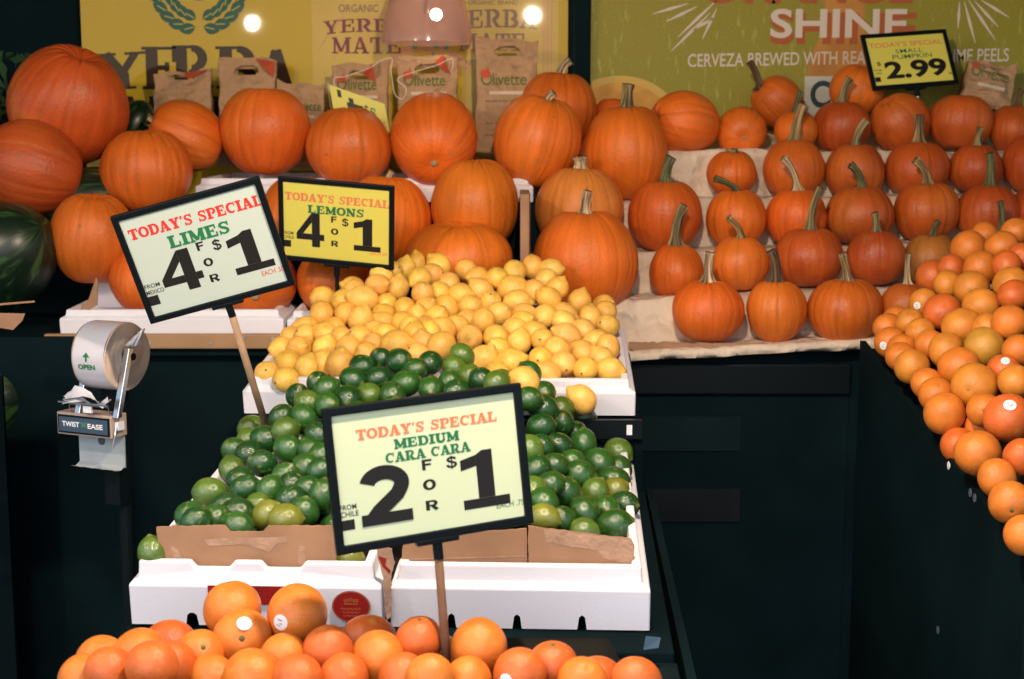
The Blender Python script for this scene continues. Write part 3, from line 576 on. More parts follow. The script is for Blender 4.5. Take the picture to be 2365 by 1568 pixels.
FRUIT['lime']=[
[-0.4103,2.984,1.0855,0.0262,-0.53,-0.55,0.64,"d","-","-",0],
[-0.3877,2.9378,1.0828,0.0262,0.81,0.28,0.52,"m","-","-",0],
[-0.3367,2.9649,1.0984,0.0272,0.72,-0.64,-0.27,"d","-","-",0],
[-0.3225,3.0233,1.1165,0.0262,-0.84,0.49,0.24,"d","-","-",0],
[-0.2815,2.9674,1.0992,0.0262,0.94,0.26,0.22,"d","-","-",0],
[-0.2843,3.0675,1.1243,0.0262,-0.45,-0.53,0.72,"d","-","-",0],
[-0.2452,3.035,1.1256,0.0285,-0.81,0.49,-0.34,"d","-","-",0],
[-0.2071,3.0042,1.1123,0.0262,-0.51,0.76,-0.4,"m","-","-",0],
[-0.2233,2.945,1.0923,0.0293,0.93,0.0,0.36,"m","-","-",0],
[-0.177,3.0416,1.1209,0.0262,0.58,0.77,0.28,"d","-","-",0],
[-0.1243,3.0235,1.1141,0.0262,0.51,-0.23,-0.83,"l","-","-",0],
[-0.1092,3.0759,1.1328,0.0262,0.77,-0.17,-0.62,"l","-","-",0],
[-0.4583,2.9998,1.0562,0.0262,0.2,-0.54,0.82,"d","-","-",0],
[-0.4241,2.9104,1.0582,0.0262,-0.89,0.22,0.41,"l","-","-",0],
[-0.3367,2.8788,1.0734,0.0281,-0.07,0.98,0.17,"d","-","-",0],
[-0.3766,2.849,1.065,0.0262,0.56,-0.78,0.27,"m","-","-",0],
[-0.2987,2.9121,1.0744,0.0262,0.98,-0.08,0.2,"l","-","-",0],
[-0.2475,2.8965,1.0772,0.0262,0.2,-0.42,-0.88,"m","-","-",0],
[-0.1693,2.9223,1.0867,0.0262,0.05,-0.99,-0.14,"m","e","-",0],
[-0.131,2.9522,1.091,0.0262,0.0,-0.06,1.0,"m","-","-",0],
[-0.1152,2.9066,1.0825,0.0262,-0.78,-0.55,-0.3,"d","-","-",0],
[-0.0922,2.9901,1.099,0.0262,-0.53,0.11,-0.84,"l","-","-",0],
[-0.0628,2.9508,1.0984,0.0262,-0.75,0.01,0.66,"d","-","-",0],
[-0.0319,2.9132,1.1001,0.0262,0.87,0.38,0.31,"l","-","-",0],
[0.0362,3.0292,1.0997,0.0262,-0.58,0.28,0.77,"m","-","-",0],
[-0.0236,2.9785,1.0901,0.0262,0.3,0.64,0.71,"l","-","-",0],
[0.0665,2.9724,1.0684,0.0262,0.25,-0.96,0.15,"m","e","-",0],
[-0.4836,2.9293,1.024,0.0264,0.69,0.05,0.72,"d","-","-",0],
[-0.4214,2.841,1.0414,0.0267,0.66,-0.08,-0.75,"m","-","-",0],
[-0.559,2.9979,0.9862,0.0282,0.98,0.04,0.2,"l","-","-",0],
[-0.4561,2.8133,1.0194,0.0262,0.93,0.14,0.35,"l","-","-",0],
[-0.5456,2.8919,0.9831,0.0262,0.5,0.83,0.23,"l","-","-",0],
[-0.5671,2.8459,0.972,0.0262,0.49,0.67,-0.56,"m","-","-",0],
[-0.4999,2.8298,0.9975,0.0294,0.97,-0.16,-0.19,"d","-","-",0],
[-0.4376,2.7261,0.9996,0.0282,0.79,-0.24,-0.56,"m","-","-",0],
[-0.5248,2.778,0.9802,0.0262,0.24,-0.88,-0.41,"d","-","-",0],
[-0.48,2.6799,0.9823,0.0262,-0.79,-0.45,0.42,"d","-","-",0],
[-0.3913,2.708,1.0025,0.0262,-0.72,0.48,0.49,"m","-","-",0],
[-0.3822,2.7504,1.0225,0.0262,-0.58,0.5,0.64,"d","-","-",0],
[-0.5421,2.6931,0.966,0.0262,-0.45,0.47,0.76,"l","-","-",0],
[-0.3642,2.6701,0.998,0.0262,-0.68,-0.72,-0.11,"m","-","-",0],
[-0.3929,2.6372,0.9834,0.0262,0.47,0.26,0.85,"m","-","-",0],
[-0.3565,2.5931,0.9874,0.0262,-0.8,-0.32,-0.51,"d","-","-",0],
[-0.5116,2.6175,0.9644,0.0268,0.22,0.93,0.3,"d","-","-",0],
[-0.4926,2.5654,0.9602,0.0273,0.98,0.03,0.21,"d","-","-",0],
[-0.5591,2.5664,0.9525,0.0293,0.98,0.17,-0.08,"l","-","-",0],
[-0.4413,2.5354,0.9658,0.0262,0.3,0.26,0.92,"m","-","-",0],
[-0.4262,2.607,0.9733,0.0262,0.49,-0.23,0.84,"m","-","-",0],
[-0.4053,2.5657,0.9684,0.0262,0.47,0.88,0.08,"d","-","-",0],
[-0.3715,2.5322,0.9664,0.0262,-0.89,-0.38,0.23,"d","-","-",0],
[-0.3407,2.4941,0.9677,0.0262,0.14,0.25,0.96,"m","-","-",0],
[-0.3974,2.4928,0.9598,0.0262,0.73,0.65,0.22,"d","-","-",0],
[-0.5171,2.4996,0.9435,0.0265,0.91,0.26,0.34,"d","-","-",0],
[-0.4866,2.4557,0.9429,0.0291,0.99,-0.06,-0.11,"d","-","-",0],
[-0.5666,2.4502,0.9403,0.028,0.99,-0.09,0.08,"m","-","-",0],
[-0.542,2.3754,0.9506,0.0262,-0.61,-0.72,-0.33,"d","-","-",0],
[-0.5208,2.4185,0.9428,0.0262,0.58,0.6,0.55,"m","-","-",0],
[-0.4584,2.4981,0.9416,0.0262,-0.13,-0.43,-0.89,"l","-","-",0],
[-0.4349,2.4541,0.9413,0.0262,0.74,0.03,0.67,"y","-","-",0],
[-0.3949,2.4136,0.9441,0.028,1.0,0.02,0.04,"y","-","-",0],
[-0.3696,2.4568,0.9445,0.0262,0.17,-0.05,0.98,"m","-","-",0],
[-0.4763,2.4012,0.9345,0.0262,-0.94,0.1,0.32,"m","-","-",0],
[-0.6068,2.33,0.9087,0.0262,-0.22,0.16,0.96,"l","-","-",0],
[-0.2825,2.3612,0.8896,0.0262,0.99,-0.15,0.08,"y","-","-",0],
[0.0342,2.8695,1.0737,0.0262,1.0,-0.01,-0.05,"m","-","-",0],
[0.0645,2.901,1.0477,0.0286,1.0,-0.02,-0.07,"d","-","-",0],
[0.1064,2.9996,1.0289,0.0262,-0.88,-0.47,0.01,"l","-","-",0],
[0.059,2.8142,1.0275,0.0266,0.98,-0.09,0.19,"d","-","-",0],
[0.1048,2.9166,1.0143,0.0262,0.04,-0.7,0.71,"d","-","-",0],
[0.1545,3.0884,0.9932,0.0278,1.0,-0.1,0.01,"d","-","-",0],
[0.2036,3.0851,0.9562,0.0272,0.17,-0.05,0.99,"d","-","-",0],
[0.1338,2.9462,0.9852,0.0262,-0.32,-0.85,-0.42,"d","-","-",0],
[0.1491,2.8986,0.9748,0.0288,-0.0,0.38,0.93,"m","-","-",0],
[0.0943,2.7837,0.9947,0.0262,-0.83,-0.18,0.53,"d","-","-",0],
[0.0538,2.729,1.003,0.0262,0.94,-0.01,0.35,"d","-","-",0],
[0.0356,2.6842,1.0093,0.0262,0.4,-0.09,-0.91,"l","-","-",0],
[0.2281,2.9856,0.9378,0.0289,0.81,-0.4,-0.42,"l","-","-",0],
[0.0474,2.6289,0.9846,0.0262,-0.57,-0.73,-0.38,"d","-","-",0],
[0.0816,2.6736,0.9788,0.0262,-0.91,-0.39,0.11,"m","-","-",0],
[0.1205,2.7507,0.9681,0.0262,0.83,-0.36,-0.44,"m","-","-",0],
[0.1771,2.8425,0.9458,0.0306,0.91,-0.3,-0.29,"m","-","-",0],
[0.2217,2.8653,0.9292,0.0262,0.48,-0.25,-0.84,"m","-","-",0],
[0.129,2.7011,0.9534,0.0302,0.99,-0.13,0.02,"m","-","-",0],
[0.0709,2.5747,0.9655,0.0262,0.86,0.02,0.5,"m","-","-",0],
[0.202,2.7607,0.9269,0.0303,0.96,-0.25,-0.13,"m","-","-",0],
[0.0969,2.6146,0.9418,0.0311,0.96,-0.27,-0.03,"m","-","-",0],
[0.1582,2.6598,0.9304,0.027,0.51,0.1,0.86,"l","-","-",0],
[0.2003,2.7029,0.9219,0.0262,0.81,-0.15,0.57,"y","-","-",0],
[0.2134,2.6304,0.9134,0.0267,0.81,-0.58,0.07,"d","-","-",0],
[0.057,2.4957,0.953,0.0262,0.7,-0.5,-0.52,"m","-","-",0],
[0.0569,2.4422,0.9397,0.0262,0.93,-0.24,-0.29,"y","-","-",0],
[0.1314,2.5354,0.9235,0.0279,0.46,-0.46,-0.76,"m","-","-",0],
[0.0899,2.4744,0.9243,0.0262,-0.28,-0.5,0.82,"m","-","-",0],
[0.187,2.5138,0.9047,0.0309,0.92,-0.11,0.36,"m","-","-",0],
[0.1292,2.4476,0.91,0.0262,0.7,0.04,-0.72,"l","-","-",0],
[0.1757,2.5919,0.9154,0.0262,0.06,-0.99,0.16,"m","-","-",0],
[0.0382,2.5388,0.9654,0.0262,0.01,-0.98,0.2,"l","-","-",0],
[-0.3192,2.4935,0.9065,0.0259,0.83,-0.5,-0.23,"-","-","-",1],
[0.0447,2.5325,0.9111,0.0261,-0.62,0.76,-0.18,"-","-","-",1],
[-0.3621,2.5592,0.9233,0.0269,-0.94,0.18,0.29,"-","-","-",1],
[-0.4389,2.849,0.9879,0.0275,0.38,0.92,0.07,"-","-","-",1],
[-0.4434,2.491,0.8836,0.027,0.23,-0.71,-0.66,"-","-","-",1],
[-0.299,2.4148,0.931,0.0271,0.96,-0.27,0.02,"-","-","-",2],
[-0.1815,2.4256,0.9334,0.0275,0.1,-0.94,-0.32,"-","-","-",2],
[-0.2726,2.4674,0.9417,0.0271,0.93,0.03,0.37,"-","-","-",2],
[-0.1123,2.4728,0.9472,0.0291,0.85,-0.13,0.5,"-","-","-",2],
[0.0074,2.4694,0.9417,0.0278,0.91,-0.25,0.32,"-","-","-",2],
[-0.2379,2.5089,0.9537,0.0258,0.82,-0.14,0.56,"-","-","-",2],
[-0.0816,2.5149,0.9625,0.0283,0.45,-0.89,-0.02,"-","-","-",2],
[-0.0248,2.5168,0.9598,0.0258,-0.66,0.76,-0.02,"-","-","-",2],
[-0.2759,2.5601,0.976,0.0267,0.73,-0.26,-0.63,"-","-","-",2],
[-0.2137,2.5743,0.9802,0.0274,0.91,-0.16,0.37,"-","-","-",2],
[-0.1531,2.5713,0.976,0.028,-0.08,-0.81,-0.59,"-","-","-",2],
[-0.0977,2.5783,0.9754,0.0255,0.94,0.3,0.12,"-","-","-",2],
[-0.2997,2.6258,0.9898,0.0277,-0.99,0.09,-0.14,"-","-","-",2],
[-0.1327,2.62,0.9927,0.0263,0.89,-0.05,-0.45,"-","-","-",2],
[-0.0771,2.6259,0.9961,0.028,0.06,-0.45,0.89,"-","-","-",2],
[-0.0171,2.6118,0.9866,0.0283,-0.5,-0.38,0.78,"-","-","-",2],
[-0.213,2.6617,1.0018,0.0264,0.96,0.22,0.18,"-","-","-",2],
[-0.1591,2.6598,1.0052,0.026,0.63,-0.01,-0.78,"-","-","-",2],
[-0.0533,2.6716,1.0052,0.0269,0.66,-0.09,-0.75,"-","-","-",2],
[-0.3022,2.7216,1.0243,0.026,-0.81,-0.58,-0.09,"-","-","-",2],
[-0.2459,2.7044,1.0144,0.0278,0.99,-0.14,-0.1,"-","-","-",2],
[-0.1913,2.7042,1.0148,0.0263,-0.76,0.65,0.02,"-","-","-",2],
[-0.1339,2.7234,1.0258,0.0286,-0.64,0.41,0.65,"-","-","-",2],
[-0.0228,2.7222,1.0267,0.0258,-0.47,-0.21,0.85,"-","-","-",2],
[-0.2702,2.7593,1.0377,0.0274,0.8,-0.48,0.36,"-","-","-",2],
[-0.2183,2.7732,1.0406,0.0279,-0.42,-0.88,0.24,"-","-","-",2],
[-0.1639,2.769,1.0407,0.0263,-0.72,-0.36,0.59,"-","-","-",2],
[-0.3122,2.8163,1.0529,0.0258,-0.52,0.68,-0.51,"-","-","-",2],
[-0.2384,2.8227,1.0577,0.029,-0.21,0.25,-0.94,"-","-","-",2],
[-0.1377,2.817,1.0562,0.0284,-0.44,0.85,-0.29,"-","-","-",2],
[-0.0269,2.8072,1.0464,0.0274,-0.53,0.04,-0.85,"-","-","-",2],
[-0.0427,2.8549,1.0646,0.0267,0.72,-0.6,0.34,"-","-","-",2],
]
LABEL['lime']=[
"dark green lime, leftmost in eleventh lowest lime row",
"green lime, second from left in eleventh lowest lime row",
"dark green lime, third from left in eleventh lowest lime row",
"dark green lime, leftmost in twelfth lowest lime row",
"dark green lime, fourth from left in eleventh lowest lime row",
"dark green lime, second from left in twelfth lowest lime row",
"dark green lime, third from left in twelfth lowest lime row",
"green lime, fourth from left in twelfth lowest lime row",
"green lime, fifth from left in eleventh lowest lime row",
"dark green lime, fifth from left in twelfth lowest lime row",
"pale green lime, rightmost in twelfth lowest lime row",
"pale green lime, only one in thirteenth lowest lime row",
"dark green lime, leftmost in tenth lowest lime row",
"pale green lime, second from left in tenth lowest lime row",
"dark green lime, fourth from left in tenth lowest lime row",
"green lime, third from left in tenth lowest lime row",
"pale green lime, fifth from left in tenth lowest lime row",
"green lime, sixth from left in tenth lowest lime row",
"green lime showing its blossom end, sixth from left in eleventh lowest lime row",
"green lime, seventh from left in eleventh lowest lime row",
"dark green lime, seventh from left in tenth lowest lime row",
"pale green lime, eighth from left in eleventh lowest lime row",
"dark green lime, ninth from left in eleventh lowest lime row",
"pale green lime, tenth from left in eleventh lowest lime row",
"green lime, rightmost in eleventh lowest lime row",
"pale green lime, eleventh from left in eleventh lowest lime row",
"green lime showing its blossom end, rightmost in tenth lowest lime row",
"dark green lime, leftmost in ninth lowest lime row",
"green lime, second from left in ninth lowest lime row",
"pale green lime, second from left in eighth lowest lime row",
"pale green lime, fourth from left in eighth lowest lime row",
"pale green lime, leftmost in eighth lowest lime row",
"green lime, leftmost in seventh lowest lime row",
"dark green lime, third from left in eighth lowest lime row",
"green lime, third from left in seventh lowest lime row",
"dark green lime, second from left in seventh lowest lime row",
"dark green lime, second from left in sixth lowest lime row",
"green lime, fifth from left in seventh lowest lime row",
"dark green lime, fifth from left in eighth lowest lime row",
"pale green lime, leftmost in sixth lowest lime row",
"green lime, sixth from left in seventh lowest lime row",
"green lime, third from left in sixth lowest lime row",
"dark green lime, fourth from left in sixth lowest lime row",
"dark green lime, leftmost in fifth lowest lime row",
"dark green lime, second from left in fifth lowest lime row",
"pale green lime, leftmost in fourth lowest lime row",
"green lime, third from left in fifth lowest lime row",
"green lime, fourth from left in fifth lowest lime row",
"dark green lime, fifth from left in fifth lowest lime row",
"dark green lime, sixth from left in fifth lowest lime row",
"green lime, fourth from left in fourth lowest lime row",
"dark green lime, third from left in fourth lowest lime row",
"dark green lime, second from left in fourth lowest lime row",
"dark green lime, fourth from left in third lowest lime row",
"green lime, leftmost in third lowest lime row",
"dark green lime, second from left in third lowest lime row",
"green lime, third from left in third lowest lime row",
"pale green lime, fifth from left in third lowest lime row",
"yellowing lime, sixth from left in third lowest lime row",
"yellowing lime, seventh from left in third lowest lime row",
"green lime, eighth from left in third lowest lime row",
"green lime, leftmost in second lowest lime row",
"pale green lime, leftmost in lowest lime row",
"yellowing lime, rightmost in lowest lime row",
"green lime, eighth from left in tenth lowest lime row",
"dark green lime, third from left in ninth lowest lime row",
"pale green lime, fourth from left in ninth lowest lime row",
"dark green lime, sixth from left in eighth lowest lime row",
"dark green lime, fifth from left in ninth lowest lime row",
"dark green lime, rightmost in ninth lowest lime row",
"dark green lime, rightmost in eighth lowest lime row",
"dark green lime, seventh from left in eighth lowest lime row",
"green lime, tenth from left in seventh lowest lime row",
"dark green lime, ninth from left in seventh lowest lime row",
"dark green lime, eighth from left in seventh lowest lime row",
"pale green lime, seventh from left in seventh lowest lime row",
"pale green lime, rightmost in seventh lowest lime row",
"dark green lime, fifth from left in sixth lowest lime row",
"green lime, sixth from left in sixth lowest lime row",
"green lime, seventh from left in sixth lowest lime row",
"green lime, eighth from left in sixth lowest lime row",
"green lime, rightmost in sixth lowest lime row",
"green lime, ninth from left in fifth lowest lime row",
"green lime, eighth from left in fifth lowest lime row",
"green lime, rightmost in fifth lowest lime row",
"green lime, sixth from left in fourth lowest lime row",
"pale green lime, seventh from left in fourth lowest lime row",
"yellowing lime, eighth from left in fourth lowest lime row",
"dark green lime, rightmost in fourth lowest lime row",
"green lime, fifth from left in fourth lowest lime row",
"yellowing lime, eleventh from left in third lowest lime row",
"green lime, thirteenth from left in third lowest lime row",
"green lime, twelfth from left in third lowest lime row",
"green lime, rightmost in second lowest lime row",
"pale green lime, fourth from left in second lowest lime row",
"green lime, rightmost in third lowest lime row",
"pale green lime, seventh from left in fifth lowest lime row",
"half buried lime, third from left in second lowest lime row",
"half buried lime, tenth from left in third lowest lime row",
"half buried lime, ninth from left in third lowest lime row",
"half buried lime, fourth from left in seventh lowest lime row",
"half buried lime, second from left in second lowest lime row",
"lime of the heap hidden behind the cara cara sign",
"lime of the heap hidden behind the cara cara sign",
"lime of the heap hidden behind the cara cara sign",
"lime of the heap hidden behind the cara cara sign",
"lime of the heap hidden behind the cara cara sign",
"lime of the heap hidden behind the cara cara sign",
"lime of the heap hidden behind the cara cara sign",
"lime of the heap hidden behind the cara cara sign",
"lime of the heap hidden behind the cara cara sign",
"lime of the heap hidden behind the cara cara sign",
"lime of the heap hidden behind the cara cara sign",
"lime of the heap hidden behind the cara cara sign",
"lime of the heap hidden behind the cara cara sign",
"lime of the heap hidden behind the cara cara sign",
"lime of the heap hidden behind the cara cara sign",
"lime of the heap hidden behind the cara cara sign",
"lime of the heap hidden behind the cara cara sign",
"lime of the heap hidden behind the cara cara sign",
"lime of the heap hidden behind the cara cara sign",
"lime of the heap hidden behind the cara cara sign",
"lime of the heap hidden behind the cara cara sign",
"lime of the heap hidden behind the cara cara sign",
"lime of the heap hidden behind the cara cara sign",
"lime of the heap hidden behind the cara cara sign",
"lime of the heap hidden behind the cara cara sign",
"lime of the heap hidden behind the cara cara sign",
"lime of the heap hidden behind the cara cara sign",
"lime of the heap hidden behind the cara cara sign",
"lime of the heap hidden behind the cara cara sign",
"lime of the heap hidden behind the cara cara sign",
"lime of the heap hidden behind the cara cara sign",
"lime of the heap hidden behind the cara cara sign",
]
FRUIT['orange']=[
[1.1078,3.4477,1.3402,0.0441,0.71,-0.01,0.7,"o","-","-",0],
[1.1594,3.4902,1.3687,0.034,-0.91,0.07,0.42,"o","-","-",0],
[1.1581,3.3571,1.3494,0.0392,-0.22,-0.93,-0.29,"o","e","-",0],
[1.2023,3.3971,1.3823,0.034,0.29,0.58,-0.76,"o","-","-",0],
[1.0968,3.3127,1.3019,0.0417,-0.31,-0.89,-0.34,"o","s","-",0],
[1.1269,3.2333,1.3161,0.034,-0.69,-0.71,0.13,"r","-","-",0],
[1.175,3.2713,1.332,0.034,-0.48,-0.79,0.39,"r","-","-",0],
[1.024,3.4433,1.2687,0.0425,-0.72,-0.37,-0.59,"r","-","-",0],
[1.0482,3.3821,1.2957,0.034,-0.53,0.84,-0.08,"r","-","-",0],
[1.0248,3.333,1.2634,0.034,-0.84,0.48,-0.25,"y","-","-",0],
[1.0519,3.2421,1.2607,0.0427,-0.33,-0.94,-0.01,"y","e","-",0],
[1.0424,3.1404,1.2354,0.0403,0.68,0.52,-0.52,"y","-","-",0],
[1.1124,3.1594,1.2809,0.0381,0.6,0.63,-0.48,"y","-","-",0],
[1.0975,3.0944,1.2625,0.0363,-0.5,0.24,0.83,"r","-","-",0],
[0.9655,3.316,1.2212,0.034,-0.58,0.72,0.38,"y","k","-",0],
[0.9806,3.2151,1.2113,0.0436,0.07,0.86,-0.5,"r","-","-",0],
[1.0496,2.976,1.2172,0.0395,0.56,-0.61,-0.57,"o","-","-",0],
[0.9191,3.2572,1.1822,0.034,-0.05,0.66,-0.74,"y","-","-",0],
[0.9249,3.1912,1.167,0.034,0.81,0.21,-0.54,"y","-","-",0],
[0.8791,3.3027,1.1641,0.034,-0.3,0.91,-0.28,"o","-","-",0],
[0.8685,3.2315,1.1387,0.0367,0.1,0.66,0.75,"o","k","-",0],
[0.9873,3.0981,1.1922,0.0438,0.11,0.81,0.57,"y","-","-",0],
[1.0247,3.0364,1.197,0.034,0.47,-0.82,-0.33,"y","-","-",0],
[0.9941,2.9597,1.1676,0.0424,-0.49,0.73,-0.47,"g","-","-",0],
[0.9206,3.1018,1.1526,0.0342,-0.47,0.53,-0.71,"o","-","-",0],
[0.9369,3.0345,1.1499,0.0391,0.81,-0.56,0.21,"y","-","-",0],
[0.8771,3.1658,1.1328,0.0349,-0.34,0.76,0.56,"o","-","-",0],
[0.8585,3.1049,1.1256,0.034,0.59,-0.77,-0.25,"o","-","-",0],
[0.8659,3.0393,1.1129,0.0383,-0.13,-0.91,-0.39,"y","s","-",0],
[1.0331,2.8675,1.1747,0.034,0.43,-0.82,0.38,"o","-","-",0],
[0.9324,2.9277,1.1308,0.0422,-0.41,-0.84,-0.34,"o","-","-",0],
[0.992,2.8349,1.1393,0.034,0.79,0.31,0.53,"r","K","-",0],
[0.9267,2.8119,1.1114,0.0463,-0.55,-0.84,-0.0,"y","e","-",0],
[0.8717,2.9444,1.0924,0.034,-0.08,-0.95,0.3,"o","s","-",0],
[0.9885,2.7552,1.1288,0.034,0.18,0.57,-0.8,"y","-","-",0],
[0.8725,2.8772,1.0801,0.0373,-0.08,-0.63,0.78,"o","-","-",0],
[0.8636,2.7926,1.0585,0.042,-0.97,0.13,0.2,"o","-","-",0],
[0.9187,2.7189,1.0785,0.034,-0.31,-0.94,0.15,"o","s","-",0],
[0.9386,2.647,1.0775,0.0462,0.81,-0.51,-0.29,"r","K","-",0],
[0.8671,2.5923,1.0226,0.0439,0.26,-0.3,-0.92,"o","-","-",0],
[0.9159,2.5007,1.0353,0.034,-0.92,-0.31,-0.25,"r","-","-",0],
[0.8661,2.482,1.0012,0.034,0.51,-0.86,0.01,"o","-","-",0],
[0.8602,2.392,0.9803,0.0371,-0.26,-0.95,-0.17,"o","s","-",0],
[0.8463,2.2832,0.9533,0.034,0.63,-0.74,-0.23,"o","-","-",0],
[0.9215,3.3742,1.1688,0.0373,0.76,0.63,0.15,"-","-","-",1],
[0.8827,2.7557,1.0011,0.0363,0.88,-0.48,0.05,"-","-","-",1],
[0.9367,2.7717,1.0366,0.0371,-0.22,0.91,0.34,"-","-","-",1],
[0.9912,2.3988,1.0652,0.0386,-0.42,0.47,-0.78,"-","-","-",2],
[1.0689,2.4034,1.1152,0.0375,0.78,-0.55,-0.28,"-","-","-",2],
[1.1527,2.4119,1.1617,0.042,0.78,0.12,0.61,"-","-","-",2],
[1.2389,2.414,1.2206,0.0416,-0.09,0.8,-0.6,"-","-","-",2],
[1.3173,2.3918,1.2636,0.0373,0.27,0.85,0.45,"-","-","-",2],
[1.3784,2.4153,1.3059,0.0417,0.3,0.96,0.01,"-","-","-",2],
[1.4782,2.401,1.3627,0.0405,0.91,-0.18,0.38,"-","-","-",2],
[1.572,2.408,1.4224,0.0423,0.07,0.13,-0.99,"-","-","-",2],
[1.021,2.469,1.0936,0.0375,-0.17,-0.91,-0.39,"-","-","-",2],
[1.5071,2.4676,1.398,0.0397,-0.32,0.92,-0.2,"-","-","-",2],
[1.0631,2.5517,1.1385,0.0389,-0.8,-0.29,-0.53,"-","-","-",2],
[1.1615,2.5315,1.1901,0.0373,-0.03,0.93,-0.38,"-","-","-",2],
[1.244,2.5501,1.2461,0.0383,0.86,-0.49,-0.15,"-","-","-",2],
[1.3059,2.5357,1.2873,0.0416,0.54,-0.84,-0.06,"-","-","-",2],
[1.3804,2.5319,1.3308,0.038,-0.71,-0.48,-0.52,"-","-","-",2],
[1.4858,2.545,1.3944,0.0405,-0.14,0.66,-0.74,"-","-","-",2],
[1.5603,2.5529,1.446,0.0418,-0.75,0.22,0.62,"-","-","-",2],
[1.0326,2.6276,1.1317,0.0421,0.84,0.55,0.04,"-","-","-",2],
[1.119,2.6223,1.1855,0.0401,0.47,0.46,-0.75,"-","-","-",2],
[1.2761,2.611,1.2763,0.0406,0.28,-0.65,0.7,"-","-","-",2],
[1.4187,2.6165,1.3719,0.0374,0.09,-0.79,0.6,"-","-","-",2],
[1.5109,2.6158,1.4272,0.0402,0.22,0.83,0.51,"-","-","-",2],
[1.2289,2.6692,1.26,0.0382,-0.87,-0.48,-0.08,"-","-","-",2],
[1.3251,2.6976,1.3276,0.0403,0.3,0.92,-0.25,"-","-","-",2],
[1.4871,2.6952,1.4303,0.038,0.23,0.76,0.61,"-","-","-",2],
[1.5577,2.6868,1.4691,0.0417,-0.79,0.05,0.61,"-","-","-",2],
[1.0901,2.7535,1.188,0.0376,-0.17,-0.07,-0.98,"-","-","-",2],
[1.1953,2.7366,1.2502,0.0415,-0.81,-0.31,-0.49,"-","-","-",2],
[1.2704,2.7545,1.3016,0.0409,-0.31,-0.19,0.93,"-","-","-",2],
[1.5092,2.7648,1.4505,0.0423,0.92,-0.12,0.37,"-","-","-",2],
[1.1575,2.8213,1.2478,0.0373,-0.92,0.06,0.38,"-","-","-",2],
[1.2939,2.8254,1.3291,0.0372,-0.81,-0.54,-0.22,"-","-","-",2],
[1.4001,2.8089,1.3929,0.0403,-0.62,0.51,0.6,"-","-","-",2],
[1.555,2.8221,1.4927,0.0415,-0.74,-0.49,0.46,"-","-","-",2],
[1.1809,2.9013,1.2779,0.0417,0.77,0.55,0.32,"-","-","-",2],
[1.3351,2.9091,1.3747,0.0418,-0.5,-0.15,-0.85,"-","-","-",2],
[1.4433,2.9019,1.436,0.0368,-0.77,-0.63,-0.01,"-","-","-",2],
[1.2282,2.9679,1.3197,0.0412,0.49,-0.86,0.14,"-","-","-",2],
[1.3789,2.9703,1.4091,0.0424,0.71,0.49,-0.5,"-","-","-",2],
[1.4788,2.9634,1.4702,0.041,-0.3,0.72,0.63,"-","-","-",2],
[1.1851,3.0502,1.3057,0.0402,0.28,0.91,0.31,"-","-","-",2],
[1.3406,3.0504,1.3993,0.0371,-0.63,0.77,-0.12,"-","-","-",2],
[1.4413,3.0453,1.4616,0.037,-0.56,-0.77,-0.29,"-","-","-",2],
[1.5174,3.0493,1.5151,0.0393,-0.38,0.92,-0.06,"-","-","-",2],
[1.2369,3.1144,1.3536,0.0401,0.94,-0.33,-0.02,"-","-","-",2],
[1.3231,3.1199,1.4057,0.0381,-0.46,-0.7,0.55,"-","-","-",2],
[1.5441,3.115,1.5443,0.0381,0.96,-0.28,-0.03,"-","-","-",2],
[1.2825,3.1888,1.3935,0.0403,0.11,0.45,-0.88,"-","-","-",2],
[1.4203,3.1814,1.4748,0.0397,-0.63,0.47,-0.62,"-","-","-",2],
[1.5152,3.1886,1.5402,0.041,0.93,-0.34,0.14,"-","-","-",2],
[1.2401,3.2593,1.3779,0.0408,-0.24,0.97,0.09,"-","-","-",2],
[1.4727,3.2477,1.5226,0.037,0.96,-0.24,-0.16,"-","-","-",2],
[1.5401,3.261,1.5691,0.0395,0.5,0.77,-0.4,"-","-","-",2],
[1.3586,3.312,1.4675,0.0401,-0.71,0.7,-0.07,"-","-","-",2],
[1.4986,3.3318,1.5509,0.0415,0.81,0.57,-0.11,"-","-","-",2],
[1.2942,3.4032,1.4415,0.0378,-0.3,0.5,0.81,"-","-","-",2],
[1.3764,3.3983,1.4926,0.0392,0.65,-0.75,0.16,"-","-","-",2],
[1.5596,3.3732,1.602,0.0378,0.77,0.64,0.02,"-","-","-",2],
[1.4287,3.4511,1.5324,0.0408,0.23,-0.89,-0.4,"-","-","-",2],
[1.5159,3.4659,1.5881,0.038,1.0,-0.08,-0.06,"-","-","-",2],
]
